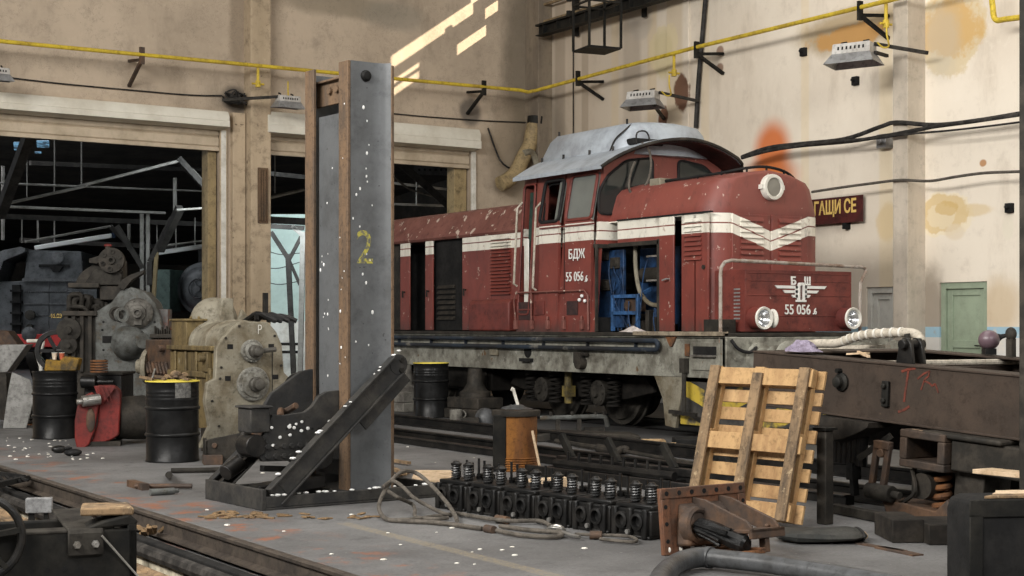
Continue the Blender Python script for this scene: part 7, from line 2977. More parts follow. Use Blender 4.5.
def bfz(u, v):
    p = on_x(u, v, 8.9)
    return (p.z - 1.26) - math.tan(TILT) * (p.y - 10.2)


for k, (x, lab) in enumerate(((0.0, 'side_beam'), (BW, 'side_beam'))):
    m_ = MB()
    s = 1 if k == 0 else -1
    m_.box(min(x, x + s * 0.016), max(x, x + s * 0.016), -BLn, 0, -BH, 0)
    m_.box(min(x - s * 0.012, x + s * 0.24), max(x - s * 0.012, x + s * 0.24), -BLn, 0.0, -0.016, 0.002)
    m_.box(min(x - s * 0.03, x + s * 0.20), max(x - s * 0.03, x + s * 0.20), -BLn, 0, -BH - 0.012, -BH + 0.008)
    m_.build(lab, 'dark_brown_steel', bf, bevel=0.005)
m_ = MB()
m_.box(0.018, BW - 0.018, -0.03, -0.001, -BH, -0.001)
m_.box(0.25, BW - 0.25, -0.24, 0.012, -0.016, 0.004)
m_.build('cross_member', 'dark_brown_steel', bf, bevel=0.005)
m_ = MB()
m_.box(0.02, BW - 0.02, -2.6, -2.3, -0.40, -0.05)
m_.build('cross_member', 'dark_brown_steel', bf, bevel=0.005)
m_ = MB()
m_.box(0.02, BW - 0.02, -1.15, -1.05, -0.25, -0.08)
m_.build('cross_member', 'dark_brown_steel', bf, bevel=0.005)
m_ = MB()
m_.tube([(0.3, -1.0, -0.05), (BW - 0.02, -1.2, -0.04), (BW - 0.04, -4.4, -0.06)], 0.025, 8)
m_.build('brake_pipe', 'cloth_hose', bf)
m_ = MB()
y, z = bfy(843), bfz(843, 382)
m_.lathe([(0.075, 0), (0.075, 0.02), (0.05, 0.035), (0.045, 0.07), (0.03, 0.08), (0.001, 0.08)], (0, y, z), (-1, 0, 0), 18)
m_.cyl((0, y + 0.02, z + 0.09), (-0.05, y + 0.02, z + 0.09), 0.02, n=8)
m_.build('pin_boss', 'black_iron', bf)
m_ = MB()
y, z0, z1 = bfy(888), bfz(888, 407), bfz(888, 381)
m_.box(-0.03, 0.0, y - 0.035, y + 0.035, z0, z1)
for zz in (z0 + 0.05, z1 - 0.04):
    m_.cyl((-0.03, y, zz), (-0.055, y, zz), 0.022, n=8)
m_.build('strap_plate', 'black_iron', bf, bevel=0.008)
m_ = MB()


def stroke(pts, w=0.02):
    for (u0, v0), (u1, v1) in zip(pts, pts[1:]):
        a = (-0.002, bfy(u0), bfz(u0, v0))
        b = (-0.002, bfy(u1), bfz(u1, v1))
        m_.bar(a, b, w, 0.003, (1, 0, 0))


stroke([(902, 371.5), (908, 369.5), (916, 368)])
stroke([(909, 370), (907, 386), (905.5, 402)])
stroke([(900, 412), (906, 410), (911, 406.5)])
stroke([(918, 379), (924, 374), (930, 371), (929, 376), (925, 380), (922, 390)], 0.014)
stroke([(925, 381), (930, 383), (933, 386), (936, 384), (938, 389), (939.5, 393)], 0.014)
m_.build('chalk_marks', 'chalk_red', bf)
# upright lug on the beam
m_ = MB()
yl, zl = bfy(895), 0.0
for dx in (0.10, 0.22):
    m_.prism([(yl - 0.09, -0.002), (yl + 0.09, -0.002), (yl + 0.06, 0.16), (yl + 0.03, 0.20), (yl - 0.03, 0.20), (yl - 0.06, 0.16)], 'x', dx, dx + 0.035)
m_.cyl((0.06, yl, 0.15), (0.30, yl, 0.15), 0.04, n=14)
m_.build('lug_bracket', 'oily_black', bf, bevel=0.006)
def sfy(u):                                          # the same for the plane of the hangers outside the beam
    return (on_x(u, HOR, 8.75).y - 10.2) / math.cos(TILT)


def sfz(u, v):
    p = on_x(u, v, 8.75)
    return (p.z - 1.26) - math.tan(TILT) * (p.y - 10.2)


# suspension below the near beam
m_ = MB()
ya, yb = sfy(903), sfy(948)
za, zb = sfz(925, 470), sfz(925, 432)
for a, b, c, e in ((yb, ya, zb - 0.06, zb), (yb, ya, za, za + 0.06), (yb, yb + 0.07, za + 0.06, zb - 0.06), (ya - 0.07, ya, za + 0.06, zb - 0.06)):
    m_.box(-0.16, 0.20, a, b, c, e)
m_.build('box_casting', 'rust_casting', bf, bevel=0.01)
m_ = MB()
m_.box(-0.10, 0.22, -BLn + 0.4, yb - 0.01, za + 0.02, zb - 0.03)
m_.box(-0.14, 0.22, yb - 0.5, yb + 0.25, zb - 0.03, zb + 0.01)
m_.build('equalising_beam', 'machine_dark', bf, bevel=0.015)
m_ = MB()
yk = sfy(888)
for yy in (yk + 0.05, yk - 0.07):
    m_.bar((-0.18, yy, sfz(888, 444)), (-0.18, yy + 0.05, sfz(888, 492)), 0.05, 0.04)
m_.box(-0.21, -0.15, yk - 0.09, yk + 0.07, sfz(888, 449), sfz(888, 441))
m_.cyl((-0.22, yk - 0.01, sfz(888, 453)), (-0.14, yk - 0.01, sfz(888, 453)), 0.035, n=10)
m_.build('hanger_link', 'brown_rust_steel', bf, bevel=0.006)
m_ = MB()
zr = sfz(884, 492)
m_.cyl((-0.18, yk + 0.13, zr), (-0.18, yk - 0.12, zr), 0.065, n=18)
m_.cyl((-0.18, yk - 0.12, zr), (-0.18, yk - 0.20, zr), 0.03, n=12)
m_.build('roller', 'axle_grey', bf, bevel=0.006)
m_ = MB()
yh = sfy(915)
m_.prism([(sfy(886), sfz(886, 500)), (sfy(905), sfz(905, 503)), (sfy(940), sfz(940, 512)), (sfy(952), sfz(952, 500)), (sfy(958), sfz(958, 525)), (sfy(940), sfz(940, 528)), (sfy(893), sfz(893, 519))], 'x', -0.15, 0.15)
m_.build('spring_plank', 'brown_rust_steel', bf, bevel=0.01)
m_ = MB()
ys = sfy(931)
m_.tube(coil((0.02, ys, sfz(931, 512)), 0.055, sfz(931, 476) - sfz(931, 512), 4, 0.02), 0.024, 7)
m_.build('coil_spring', 'rust', bf)
m_ = MB()
ym = sfy(909)
m_.cyl((-0.05, ym, sfz(909, 498)), (-0.05, ym, sfz(909, 465)), 0.018, n=8)
m_.tube(smooth_path([(-0.1, ym - 0.02, sfz(909, 470)), (-0.14, ym - 0.1, sfz(909, 490)), (-0.12, ym + 0.05, sfz(909, 505))], 4), 0.016, 6)
m_.cyl((-0.1, ym - 0.12, sfz(909, 485)), (0.3, ym - 0.12, sfz(909, 485)), 0.10, n=18)
m_.build('brake_gear', 'machine_dark', bf)
m_ = MB()
m_.prism([(sfy(945), sfz(945, 470)), (sfy(975), sfz(975, 470)), (sfy(972), sfz(972, 520)), (sfy(952), sfz(952, 530)), (sfy(944), sfz(944, 500))], 'x', 0.0, 0.3)
m_.build('axle_guard', 'machine_dark', bf, bevel=0.012)
m_ = MB()
m_.box(0.5, 1.6, -4.6, -0.5, -0.75, -0.45)
m_.cyl((0.25, sfy(915), -0.55), (1.75, sfy(915), -0.55), 0.10, n=16)
m_.build('inner_gear', 'under_black', bf, bevel=0.02)
for x in (0.45, 1.75):
    m_ = MB()
    m_.lathe([(0.01, 0), (0.40, 0), (0.43, 0.03), (0.46, 0.04), (0.46, 0.13), (0.49, 0.14), (0.01, 0.14)], (x, sfy(935), -0.66), (1 if x < 1 else -1, 0, 0), 32)
    m_.build('wheel', 'machine_dark', bf)
# hanging tarpaulin and leather bellows under the beam
m_ = MB()
yt0, yt1 = bfy(826), bfy(882)
rings = []
for i in range(11):
    t = i / 10
    y = yt0 + (yt1 - yt0) * t
    dr = 0.16 * math.sin(PI * (0.1 + 0.85 * t)) * (1 + 0.15 * math.sin(7 * t))
    rings.append([(-0.12, y, -BH - 0.02), (0.16, y, -BH - 0.02), (0.18, y, -BH - 0.02 - dr * 0.9), (0.02, y, -BH - 0.03 - dr * 1.25), (-0.13 - 0.03 * math.sin(9 * t), y, -BH - 0.03 - dr)])
m_.loft(rings)
m_.build('tarpaulin', 'timber_black', bf)
m_ = MB()
yq0, yq1 = bfy(832), bfy(866)
zq = bfz(848, 434)
zq2 = bfz(848, 464)
for i in range(7):
    y = yq0 + (yq1 - yq0) * (i + 0.5) / 7
    m_.cyl((0.02, y, zq + 0.06), (0.02, y, zq2), 0.045, n=10)
m_.build('leather_bellows', 'oily_black', bf)
m_ = MB()
ye = bfy(857)
m_.bar((0.0, ye, zq2 + 0.02), (0.0, ye - 0.01, bfz(857, 480)), 0.07, 0.10)
m_.bar((0.0, ye - 0.01, bfz(857, 480)), (0.0, ye - 0.03, bfz(858, 496)), 0.04, 0.06)
m_.build('pointed_bar', 'soot', bf)
m_ = MB()
m_.bar((-0.05, bfy(866), bfz(866, 459)), (0.1, bfy(885), bfz(885, 436)), 0.05, 0.05)
m_.build('stay_rod', 'axle_grey', bf)

# things resting on the bogie frame
m_ = MB()


def onb(u, v, X):
    return on_x(u, v, X)


hb = [onb(800, 345, 9.4), onb(818, 343.5, 9.35), onb(838, 343, 9.3), onb(852, 338, 9.3), onb(868, 334.5, 9.3), onb(888, 333, 9.3), onb(908, 332.5, 9.3), onb(917, 335, 9.3), onb(921, 341, 9.28), onb(921, 351, 9.25)]
hsx = thing('cloth_hose', 'pale wrapped hose arching over the brown bogie frame', 'hose', (0, 0, 0))
m_.tube(smooth_path(hb, 5), 0.038, 12)
m_.build('hose_run', 'cloth_hose', hsx)
m_ = MB()
sp_ = smooth_path(hb, 5)
for i in range(12, 30, 2):
    a, b = sp_[i], sp_[i] + (sp_[i + 1] - sp_[i]) * 0.5
    m_.cyl(a, b, 0.044, n=12)
m_.build('wrapping', 'off_white', hsx, kind='stuff')
m_ = MB()
q0, q1 = [onb(u, v, 9.15) for u, v in ((907, 334), (909, 345), (911, 358))], [onb(u, v, 9.28) for u, v in ((914, 334), (916.5, 346), (917, 360))]
m_.tube(q0, 0.025, 8)
m_.build('hose_clamp', 'axle_grey', hsx)
m_ = MB()
m_.bar(onb(816, 347.5, 9.7), onb(888, 346.5, 9.5), 0.05, 0.03)
tag(m_.build('steel_strip', 'cloth_hose'), 'pale strip lying on the far end of the bogie frame', 'strip')
m_ = MB()
rr = random.Random(14)
rings = []
for j in range(5):
    rings.append([((0.13 - 0.025 * j) * (1 + 0.35 * rr.uniform(-1, 1)) * math.cos(2 * PI * i / 14), (0.20 - 0.035 * j) * (1 + 0.3 * rr.uniform(-1, 1)) * math.sin(2 * PI * i / 14), 0.024 * j + 0.01 * rr.random()) for i in range(14)])
m_.loft(rings)
pr_ = m_.build('rag', 'purple_rag')
pb_ = onb(802, 352, 9.03)
pr_.location = pb_
tag(pr_, 'crumpled purple grey rag on the corner of the brown frame', 'rag')
m_ = MB()
m_.bar(onb(848, 354, 9.1), onb(868, 353, 9.1), 0.04, 0.015)
m_.bar(onb(858, 352, 9.15), onb(869, 356.5, 9.0), 0.02, 0.02)
tag(m_.build('wood_sliver', 'wood_pale'), 'pale wood slivers on the near flange of the brown frame', 'wood scrap', None, 'stuff')
bl = thing('rubber_bulb', 'plum coloured rubber bulb with a spout on the far beam of the frame', 'bulb', tuple(on_x(989, 340, 10.75)), R(-30))
m_ = MB()
rb_ = 10.5 * on_x(989, 340, 10.75).dot(FW) / F_PX
m_.ball((0, 0, 0), rb_, (1, 1, 0.95), 24, 14)
m_.build('bulb', 'bulb_plastic', bl)
m_ = MB()
m_.lathe([(rb_ * 0.5, rb_ * 0.7), (rb_ * 0.25, rb_ * 1.2), (rb_ * 0.12, rb_ * 2.0)], (0, 0, 0), (1, -0.1, 0.28), 14)
m_.build('spout', 'rubber', bl)
m_ = MB()
m_.box(-0.05, 0.05, -0.05, 0.05, -0.13, -rb_ * 0.8)
m_.build('foot', 'oily_black', bl)
m_ = MB()
m_.ball((0, 0, 0), 0.05, (1, 1, 1.2), 14, 10)
m_.box(-0.03, 0.03, -0.03, 0.03, -0.2, -0.04)
o_ = m_.build('rubber_ball', 'machine_dark')
o_.location = on_x(1011, 334, 10.7)
tag(o_, 'small dark ball fitting beside the rubber bulb spout', 'fitting')

# timbers, blocks and box at the right
for i, (u, v, w, h, lab) in enumerate(((904, 541, 0.11, 0.16, 'dark square timber end under the bogie frame'), (959, 543, 0.24, 0.14, 'long dark timber beside the square timber end'))):
    m_ = MB()
    m_.box(-w, w, -0.1, 0.35, 0.0, h)
    o_ = m_.build('timber_block', 'timber_black', bevel=0.008)
    o_.location = ground(u, v)
    o_.rotation_euler = (0, 0, R(-30))
    tag(o_, lab, 'timber')
m_ = MB()
m_.bar(ground(858, 544), ground(905, 552), 0.05, 0.02)
m_.bar(ground(880, 548), ground(918, 556), 0.09, 0.02)
tag(m_.build('floor_strip', 'brown_rust_steel'), 'thin brown strips on the floor right of the bag', 'strip', None, 'stuff')
m_ = MB()
m_.bar(ground(834, 508, 0.04), ground(905, 522, 0.04), 0.08, 0.07)
tag(m_.build('steel_bar', 'axle_grey', bevel=0.005), 'grey flat bar lying between the prop post and the timbers', 'bar')
cb_ = thing('steel_crate', 'black rounded steel crate in the lower right corner with planks on top', 'crate', tuple(ground(1006, 588)), -YAW + R(8))
m_ = MB()
sc = 1.48 * F_PX / (590 - HOR) / F_PX
m_.prism([(-0.20, 0.0), (0.26, 0.0), (0.26, 0.50), (-0.12, 0.50), (-0.18, 0.48), (-0.20, 0.42)], 'y', 0.0, 0.35)
m_.build('crate_body', 'soot', cb_, bevel=0.015)
m_ = MB()
m_.box(-0.22, 0.26, -0.012, 0.0, 0.40, 0.50)
m_.box(-0.22, -0.14, -0.012, 0.0, 0.0, 0.42)
m_.build('crate_edge', 'black_iron', cb_, bevel=0.006)
for k, (x0, x1, y0, y1, z, lab, mt) in enumerate(((-0.12, 0.26, 0.02, 0.12, 0.502, 'thin pale plank lying along the front of the black crate', 'wood_dark'), (-0.02, 0.26, 0.13, 0.30, 0.502, 'broken pale board on top of the black crate', 'wood_pale'))):
    m_ = MB()
    m_.prism([(x0, y0), (x1, y0), (x1, y1), (x0 + 0.10, y1), (x0 + 0.06, (y0 + y1) / 2)], 'z', z, z + 0.016)
    o_ = m_.build('plank', mt, bevel=0.003)
    o_.location = cb_.location
    o_.rotation_euler = cb_.rotation_euler
    tag(o_, lab, 'plank')
m_ = MB()
a = on_x(905, 432, 8.85)
m_.box(0, 0.12, -0.62, -0.05, 0.0, 0.02)
o_ = m_.build('board', 'wood_pale', bevel=0.003)
o_.location = on_x(905, 431, 8.80)
o_.rotation_euler = (TILT, 0, R(4))
tag(o_, 'pale splintered board on the rusty box casting', 'board')
m_ = MB()
m_.box(0, 0.2, -0.9, 0.05, 0.0, 0.03)
m_.box(0.05, 0.2, -0.95, -0.35, 0.03, 0.05)
o_ = m_.build('board', 'wood_pale', bevel=0.003)
o_.location = on_x(978, 474, 8.40)
tag(o_, 'pale broken board wedged below the bogie frame beside the right column', 'board')

# ================================================================== CABLE, ROPE AND SMALL STUFF ON THE FLOOR
m_ = MB()
g = ground
lp_ = [g(482, 528.5, .02), g(440, 523, .02), g(405, 521, .02), g(388, 519.5, .02), g(381, 514, .03), g(379, 505, .08), g(384, 492, .16), g(392, 480, .24), g(404, 471, .30), g(418, 474, .27), g(433, 487, .18), g(447, 503, .1), g(455, 515, .04), g(457, 521, .02)]
m_.tube(smooth_path(lp_, 6), 0.017, 8)
lp2 = [g(383, 487, .20), g(392, 481, .24), g(402, 486, .22), g(413, 497, .15), g(428, 506, .08), g(442, 513, .04), g(452, 515, .02), g(436, 516, .02), g(415, 519, .02), g(392, 520, .02)]
m_.tube(smooth_path(lp2, 6), 0.015, 8)
m_.tube(smooth_path([g(388, 491, .19), g(399, 498, .14), g(412, 504, .06), g(415, 510, .05), g(416, 517, .02), g(435, 519, .02), g(448, 518, .02)], 6), 0.015, 8)
tag(m_.build('wire_rope', 'rope'), 'stiff grey cable looped up off the floor right of the jack base', 'cable')
wr_ = thing('rope_sling', 'steel rope sling with an eye lying along the cylinder heads', 'rope', (0, 0, 0))
m_ = MB()
m_.tube(smooth_path([g(455, 513, .02), g(490, 519, .03), g(515, 521, .03), g(540, 521, .03), g(551, 526, .03)], 5), 0.016, 8)
m_.tube(smooth_path([g(500, 526, .02), g(530, 530, .02), g(555, 532, .02), g(562, 535, .02), g(552, 537, .02), g(520, 535, .02), g(490, 529, .02)], 5), 0.016, 8)
m_.build('strand', 'rope', wr_)
m_ = MB()
m_.tube([g(556, 528, .03) + Vector((0.055 * math.cos(2 * PI * i / 16), 0.075 * math.sin(2 * PI * i / 16), 0.01 * math.sin(4 * PI * i / 16))) for i in range(16)], 0.010, 7, True)
m_.tube([g(558, 530, .03), g(570, 535, .03), g(580, 537, .03)], 0.013, 7)
m_.build('eye_ring', 'bright_steel', wr_)
m_ = MB()
m_.tube(smooth_path([g(575, 534, .03), g(600, 535, .03), g(626, 536, .03), g(636, 539, .03), g(634, 542, .02), g(618, 541, .02), g(600, 539, .02)], 5), 0.012, 7)
m_.build('thin_strand', 'rope', wr_)
for a, b in ((g(486, 528.5, .025), g(494, 530, .025)), (g(497, 518.5, .03), g(508, 520.5, .03)), (g(590, 535, .03), g(602, 535.3, .03))):
    m_ = MB()
    m_.cyl(a, b, 0.03, n=12)
    m_.build('ferrule', 'brown_rust_steel', wr_)
# pipes and rods left
m_ = MB()
m_.tube([g(171, 470.5, .03), g(205, 470, .03), g(240, 469, .03)], 0.026, 10)
m_.cyl(g(169, 475, .0), g(169, 475, .11), 0.034, n=12)
tag(m_.build('steel_pipe', 'axle_grey'), 'grey pipe with an upright stub on the floor below the yellow rimmed drum', 'pipe')
m_ = MB()
m_.cyl(g(135, 486, .03), g(192, 486, .03), 0.022, n=12)
m_.box(*sum([[min(a, b), max(a, b)] for a, b in zip(g(134, 486, .0), g(142, 484, .06))], []))
tag(m_.build('rusty_rod', 'brown_rust_steel'), 'rusty brown rod on the floor, the upper of the two', 'rod')
m_ = MB()
m_.cyl(g(150, 492.5, .03), g(174, 491, .03), 0.030, n=14)
m_.cyl(g(174, 491, .03), g(178, 490.6, .03), 0.02, n=10)
tag(m_.build('steel_pin', 'machine_grey'), 'short grey steel pin on the floor below the rusty rod', 'pin')
m_ = MB()
m_.ball((0, 0, 0.045), 0.075, (1.2, 0.9, 0.6), 14, 9)
o_ = m_.build('oily_lump', 'oily_black')
o_.location = g(59, 453)
tag(o_, 'smaller black oily lump on the floor, farther from the red casing', 'lump')
m_ = MB()
m_.ball((0, 0, 0.04), 0.085, (1.2, 0.9, 0.5), 14, 9)
m_.ball((-0.05, 0.02, 0.09), 0.04, (1.2, 0.9, 0.5), 12, 8)
o_ = m_.build('oily_lump', 'rubber')
o_.location = g(73, 456)
tag(o_, 'larger black lump on the floor, close against the red casing', 'lump')
# litter
rr = random.Random(77)
m_ = MB()
for i in range(150):
    if i < 60:
        p = g(rr.uniform(5, 95), rr.uniform(438, 460))
    elif i < 100:
        p = g(rr.uniform(100, 700), rr.uniform(455, 570))
    else:
        p = g(rr.uniform(380, 700), rr.uniform(435, 500))
    if 2.4 < p.x < 4.2 or (4.5 < p.x < 6.7 and 11.2 < p.y < 12.8) or 8.9 < p.x < 9.5 or 10.6 < p.x < 10.9 or (p - ground(640, 478)).length < 1.6 or (p - ground(85, 448)).length < 0.5 or (5.9 < p.x < 6.9 and 8.0 < p.y < 11.2) or (p - ground(55, 438)).length < 0.4:
        continue
    m_.ball((p.x, p.y, 0.004), 0.008 + 0.012 * rr.random(), (1.3, 1, 0.45), 6, 4)
tag(m_.build('paint_flakes', 'off_white'), 'white flakes scattered over the shop floor', 'litter', None, 'stuff')
m_ = MB()
for i in range(60):
    p = g(rr.uniform(208, 262) if i < 35 else rr.uniform(560, 660), rr.uniform(513, 519) if i < 35 else rr.uniform(545, 560))
    if i >= 35:
        p = g(rr.uniform(250, 375), rr.uniform(515, 520))
    a = rr.random() * 6.28
    m_.bar((p.x, p.y, 0.006), (p.x + 0.09 * math.cos(a), p.y + 0.09 * math.sin(a), 0.01), 0.035, 0.008)
tag(m_.build('wood_chips', 'straw_debris'), 'splintered wood chips in front of the jack base', 'litter', None, 'stuff')
m_ = MB()
pz = [g(415, 472), g(453, 472), g(452, 482), g(430, 486), g(412, 480)]
m_.prism([(p.x, p.y) for p in pz], 'z', 0.002, 0.02)
tag(m_.build('plank', 'wood_pale'), 'pale pinkish plank on the floor left of the cylinder heads', 'plank')
m_ = MB()
m_.bar(g(390, 460, .03), g(409, 463, .03), 0.05, 0.03)
m_.bar(g(388, 466, .04), g(405, 474, .04), 0.04, 0.03)
m_.bar(g(386, 478, .02), g(407, 473, .02), 0.06, 0.02)
tag(m_.build('broken_laths', 'wood_dark'), 'broken laths on the floor right of the jack foot', 'wood scrap', None, 'stuff')
m_ = MB()
m_.box(-0.2, 0.2, -0.05, 0.05, 0.0, 0.10)
o_ = m_.build('wooden_block', 'wood_pale', bevel=0.006)
o_.location = g(548, 489)
tag(o_, 'pale little block on the floor behind the cylinder heads', 'block')

# stuff between the middle track and the locomotive
pc = thing('enamel_mug', 'grimy pale enamel mug on the floor right of the black drum', 'mug', tuple(g(456, 420)), R(-20))
m_ = MB()
m_.lathe([(0.095, 0.0), (0.10, 0.01), (0.10, 0.16), (0.092, 0.165), (0.088, 0.02)], n=24)
m_.build('mug_body', 'concrete_block', pc)
m_ = MB()
m_.tube([(0.10 + 0.055 * math.sin(R(a)), 0, 0.085 - 0.055 * math.cos(R(a))) for a in range(0, 181, 20)], 0.014, 7)
m_.build('handle', 'concrete_block', pc)
m_ = MB()
m_.bar(g(424, 422, .02), g(461, 424, .02), 0.06, 0.025)
tag(m_.build('slat', 'wood_pale'), 'pale slat on the floor at the foot of the black drum by the locomotive', 'wood scrap')
m_ = MB()
m_.box(-0.13, 0.13, -0.08, 0.1, 0, 0.15)
o_ = m_.build('steel_block', 'machine_dark', bevel=0.01)
o_.location = g(470, 428)
o_.rotation_euler = (0, 0, -YAW)
tag(o_, 'dark steel block on the floor between mug and rusty cylinder', 'block')
m_ = MB()
m_.lathe([(0.06, 0.0), (0.14, 0.02), (0.15, 0.16), (0.11, 0.24), (0.06, 0.27), (0.001, 0.28)], (0, 0, 0), (0, 0, 1), 22)
o_ = m_.build('round_canister', 'hose_grey')
o_.location = g(485, 427)
tag(o_, 'round grey canister on the floor left of the rusty cylinder', 'canister')
br = thing('brake_rigging', 'brake pipe assembly with upright fittings lying under the locomotive', 'pipework', tuple(g(540, 431)), -YAW + R(3))
m_ = MB()
s20 = 1.48 / (431 - HOR)
m_.tube(smooth_path([(0, 0, 0.18), (0.4, 0, 0.19), (0.85, 0, 0.20), (0.93, 0, 0.16), (0.95, 0.02, 0.06)], 5), 0.035, 9)
m_.build('main_pipe', 'machine_grey', br)
for x in (0.25, 0.55):
    m_ = MB()
    m_.box(x - 0.03, x + 0.03, -0.03, 0.03, 0.0, 0.17)
    m_.build('leg', 'machine_dark', br)
for x in (0.15, 0.45, 0.78, 0.90):
    m_ = MB()
    m_.cyl((x, 0, 0.2), (x, 0, 0.27), 0.025, n=8)
    m_.build('pipe_fitting', 'axle_grey', br)
m_ = MB()
m_.box(0.62, 0.9, -0.1, 0.05, 0, 0.05)
m_.build('foot_block', 'axle_grey', br)
m_ = MB()
m_.prism([(-0.7, 0.0), (0.55, 0.0), (0.62, 0.06), (0.5, 0.10), (-0.5, 0.13), (-0.75, 0.08)], 'y', -0.2, 0.25)
o_ = m_.build('steel_slab', 'machine_dark', bevel=0.015)
o_.location = g(592, 441)
o_.rotation_euler = (0, 0, -YAW)
tag(o_, 'long dark slab on the floor below the brake pipe assembly', 'slab')
m_ = MB()
m_.box(-0.30, 0.42, -0.2, 0.25, 0.0, 0.13)
o_ = m_.build('timber_block', 'soot', bevel=0.012)
o_.location = g(699, 449)
o_.rotation_euler = (0, 0, -YAW)
tag(o_, 'charred timber on the floor just left of the pallet', 'timber')
m_ = MB()
m_.tube([g(556, 441, .04), g(580, 445, .04), g(620, 451, .04)], 0.03, 8)
m_.tube([g(598, 448, .05), g(614, 451, .05)], 0.05, 10)
m_.tube([g(622, 451, .04), g(650, 456, .04), g(697, 464, .03)], 0.022, 8)
for i in range(6):
    p = g(612 + i * 2.5, 450 + rr.uniform(-1, 3), .05)
    m_.ball(p, 0.06 * rr.uniform(0.6, 1.1), (1, 1, 0.8), 8, 6)
tag(m_.build('drive_rod', 'machine_dark'), 'knobbly rusty drive rod lying across the floor behind the pronged rack', 'rod')
m_ = MB()
m_.tube([g(636, 445, .06), g(665, 447, .06), g(676, 447, .06)], 0.055, 10)
m_.tube([g(642, 443, .05), g(663, 443, .08)], 0.05, 8)
tag(m_.build('burlap_roll', 'cardboard'), 'pale frayed roll on the floor left of the pallet', 'roll')

# ================================================================== BLACK TROLLEY, LOWER LEFT
TT2 = 8.0
s8 = TT2 / F_PX
tl_ = thing('jack_trolley', 'black iron trolley with a hand wheel in the lower left corner', 'trolley', tuple(Vector(((ray(137) * TT2).x, (ray(137) * TT2).y, 0))), -YAW + R(22))


def kq(u, v):
    return ((u - 137) * s8, EYE - (v - HOR) * s8)


def kx(u):
    return (u - 137) * s8


def kz(v, t=TT2):
    return EYE - (v - HOR) * t / F_PX


m_ = MB()
m_.box(-1.3, 0.0, 0.0, 0.05, 0.06, kz(528))
m_.box(-0.05, 0.0, 0.0, 0.55, 0.06, kz(522))
m_.prism([(kx(84), kz(528)), (kx(136), kz(525)), (kx(139), kz(522)), (kx(130), kz(514)), (kx(103), kz(520))], 'y', 0.0, 0.22)
m_.box(-1.3, -0.051, 0.5, 0.55, 0.06, kz(528))
tb_ = m_.build('side_frame', 'black_iron', tl_, bevel=0.012)
m_ = MB()
for u in (20, 36, 51, 67, 82):
    m_.cyl((kx(u), -0.002, kz(565)), (kx(u), 0.004, kz(565)), 0.014, n=12)
m_.build('drill_holes', 'soot', tb_, kind='stuff')
m_ = MB()
m_.box(-1.3, kx(70), -0.005, 0.14, kz(530), kz(527))
m_.build('top_flange', 'axle_grey', tl_, bevel=0.006)
m_ = MB()
xa, xb = kx(70), kx(104)
pf = [(-0.012, kz(552)), (-0.03, kz(552)), (-0.03, kz(530)), (-0.015, kz(526)), (0.85, kz(524)), (0.85, kz(527)), (0.0, kz(530))]
m_.prism(pf, 'x', xa, xb)
cl = m_.build('clamp_plate', 'axle_grey', tl_, bevel=0.006)
for u in (78.5, 96):
    m_ = MB()
    m_.cyl((kx(u), -0.03, kz(541)), (kx(u), -0.055, kz(541)), 0.022, 0.018, 6)
    m_.cyl((kx(u), -0.055, kz(541)), (kx(u), -0.075, kz(541)), 0.012, n=8)
    m_.build('bolt', 'bright_steel', cl)
m_ = MB()
m_.prism([(kx(83), 0.05), (kx(134), 0.0), (kx(136), 0.25), (kx(90), 0.3)], 'z', kz(515), kz(507))
m_.build('wooden_pad', 'wood_dark', tl_, bevel=0.01)
m_ = MB()
hxw, hzw = kx(-13), kz(529)
m_.tube([(hxw + 0.205 * math.cos(2 * PI * i / 40), -0.06, hzw + 0.205 * math.sin(2 * PI * i / 40)) for i in range(40)], 0.022, 10, True)
hwl = m_.build('hand_wheel', 'oily_black', tl_)
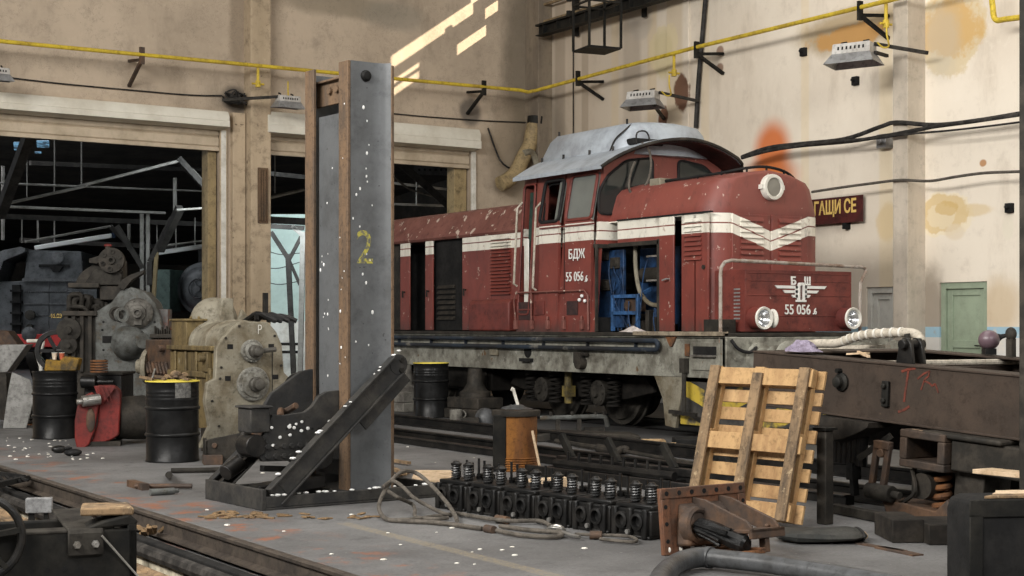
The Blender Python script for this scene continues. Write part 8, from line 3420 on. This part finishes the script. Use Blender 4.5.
for a in (10, 70, 130):
    m_ = MB()
    m_.bar((hxw - 0.2 * math.cos(R(a)), -0.06, hzw - 0.2 * math.sin(R(a))), (hxw + 0.2 * math.cos(R(a)), -0.06, hzw + 0.2 * math.sin(R(a))), 0.05, 0.025)
    m_.build('spoke', 'black_iron', hwl)
m_ = MB()
m_.cyl((hxw, -0.10, hzw), (hxw, 0.02, hzw), 0.04, n=14)
m_.build('hub', 'jamb_tan', hwl)
m_ = MB()
m_.tube([(kx(102), -0.035, kz(533)), (kx(141), -0.01, kz(580))], 0.006, 6)
m_.build('stay_wire', 'pale_rod', tl_)
m_ = MB()
p = Vector((0, 0, 0))
m_.box(-0.085, 0.085, -0.02, 0.05, 0.34, 0.44)
bk = m_.build('tin_box', grimy('plate_grey', (0.26, 0.26, 0.26), (0.13, 0.13, 0.13), 11, 0.5), bevel=0.006)
bk.location = tuple(Vector(((ray(39) * 10.2).x, (ray(39) * 10.2).y, 0)))
bk.location.z = kz(498, 10.2) - 0.44
bk.rotation_euler = (0, 0, -YAW + R(10))
tag(bk, 'worn grey tin box on a post behind the trolley hand wheel', 'box')
m_ = MB()
m_.box(-0.07, -0.03, 0.0, 0.03, -0.33, 0.34)
m_.box(0.03, 0.06, 0.0, 0.03, 0.2, 0.34)
m_.build('support_post', 'black_iron', bk)
m_ = MB()
a, b = g(-10, 488, .05), g(26, 478, .05)
m_.bar(g(-12, 487, .0), g(27, 478, .0), 0.06, 0.05)
for i in range(5):
    m_.bar(g(-10 + i * 8, 474 + i, 0.02), g(-4 + i * 8, 483 - i * 0.6, 0.0), 0.02, 0.02)
m_.bar(g(-12, 472, .02), g(24, 477, .02), 0.04, 0.04)
tag(m_.build('steel_grid', 'soot'), 'dark steel grid lying over the pit at the left edge', 'grid')
m_ = MB()
for i in range(8):
    a = g(141 + i * 2.5, 536 - i * 0.6, -0.1)
    m_.bar(a, a + Vector((rr.uniform(-.1, .1), rr.uniform(-.2, .1), 0.06)), 0.04, 0.02)
tag(m_.build('wood_splinters', 'straw_debris'), 'rotten wood splinters in the track right of the trolley', 'litter', None, 'stuff')
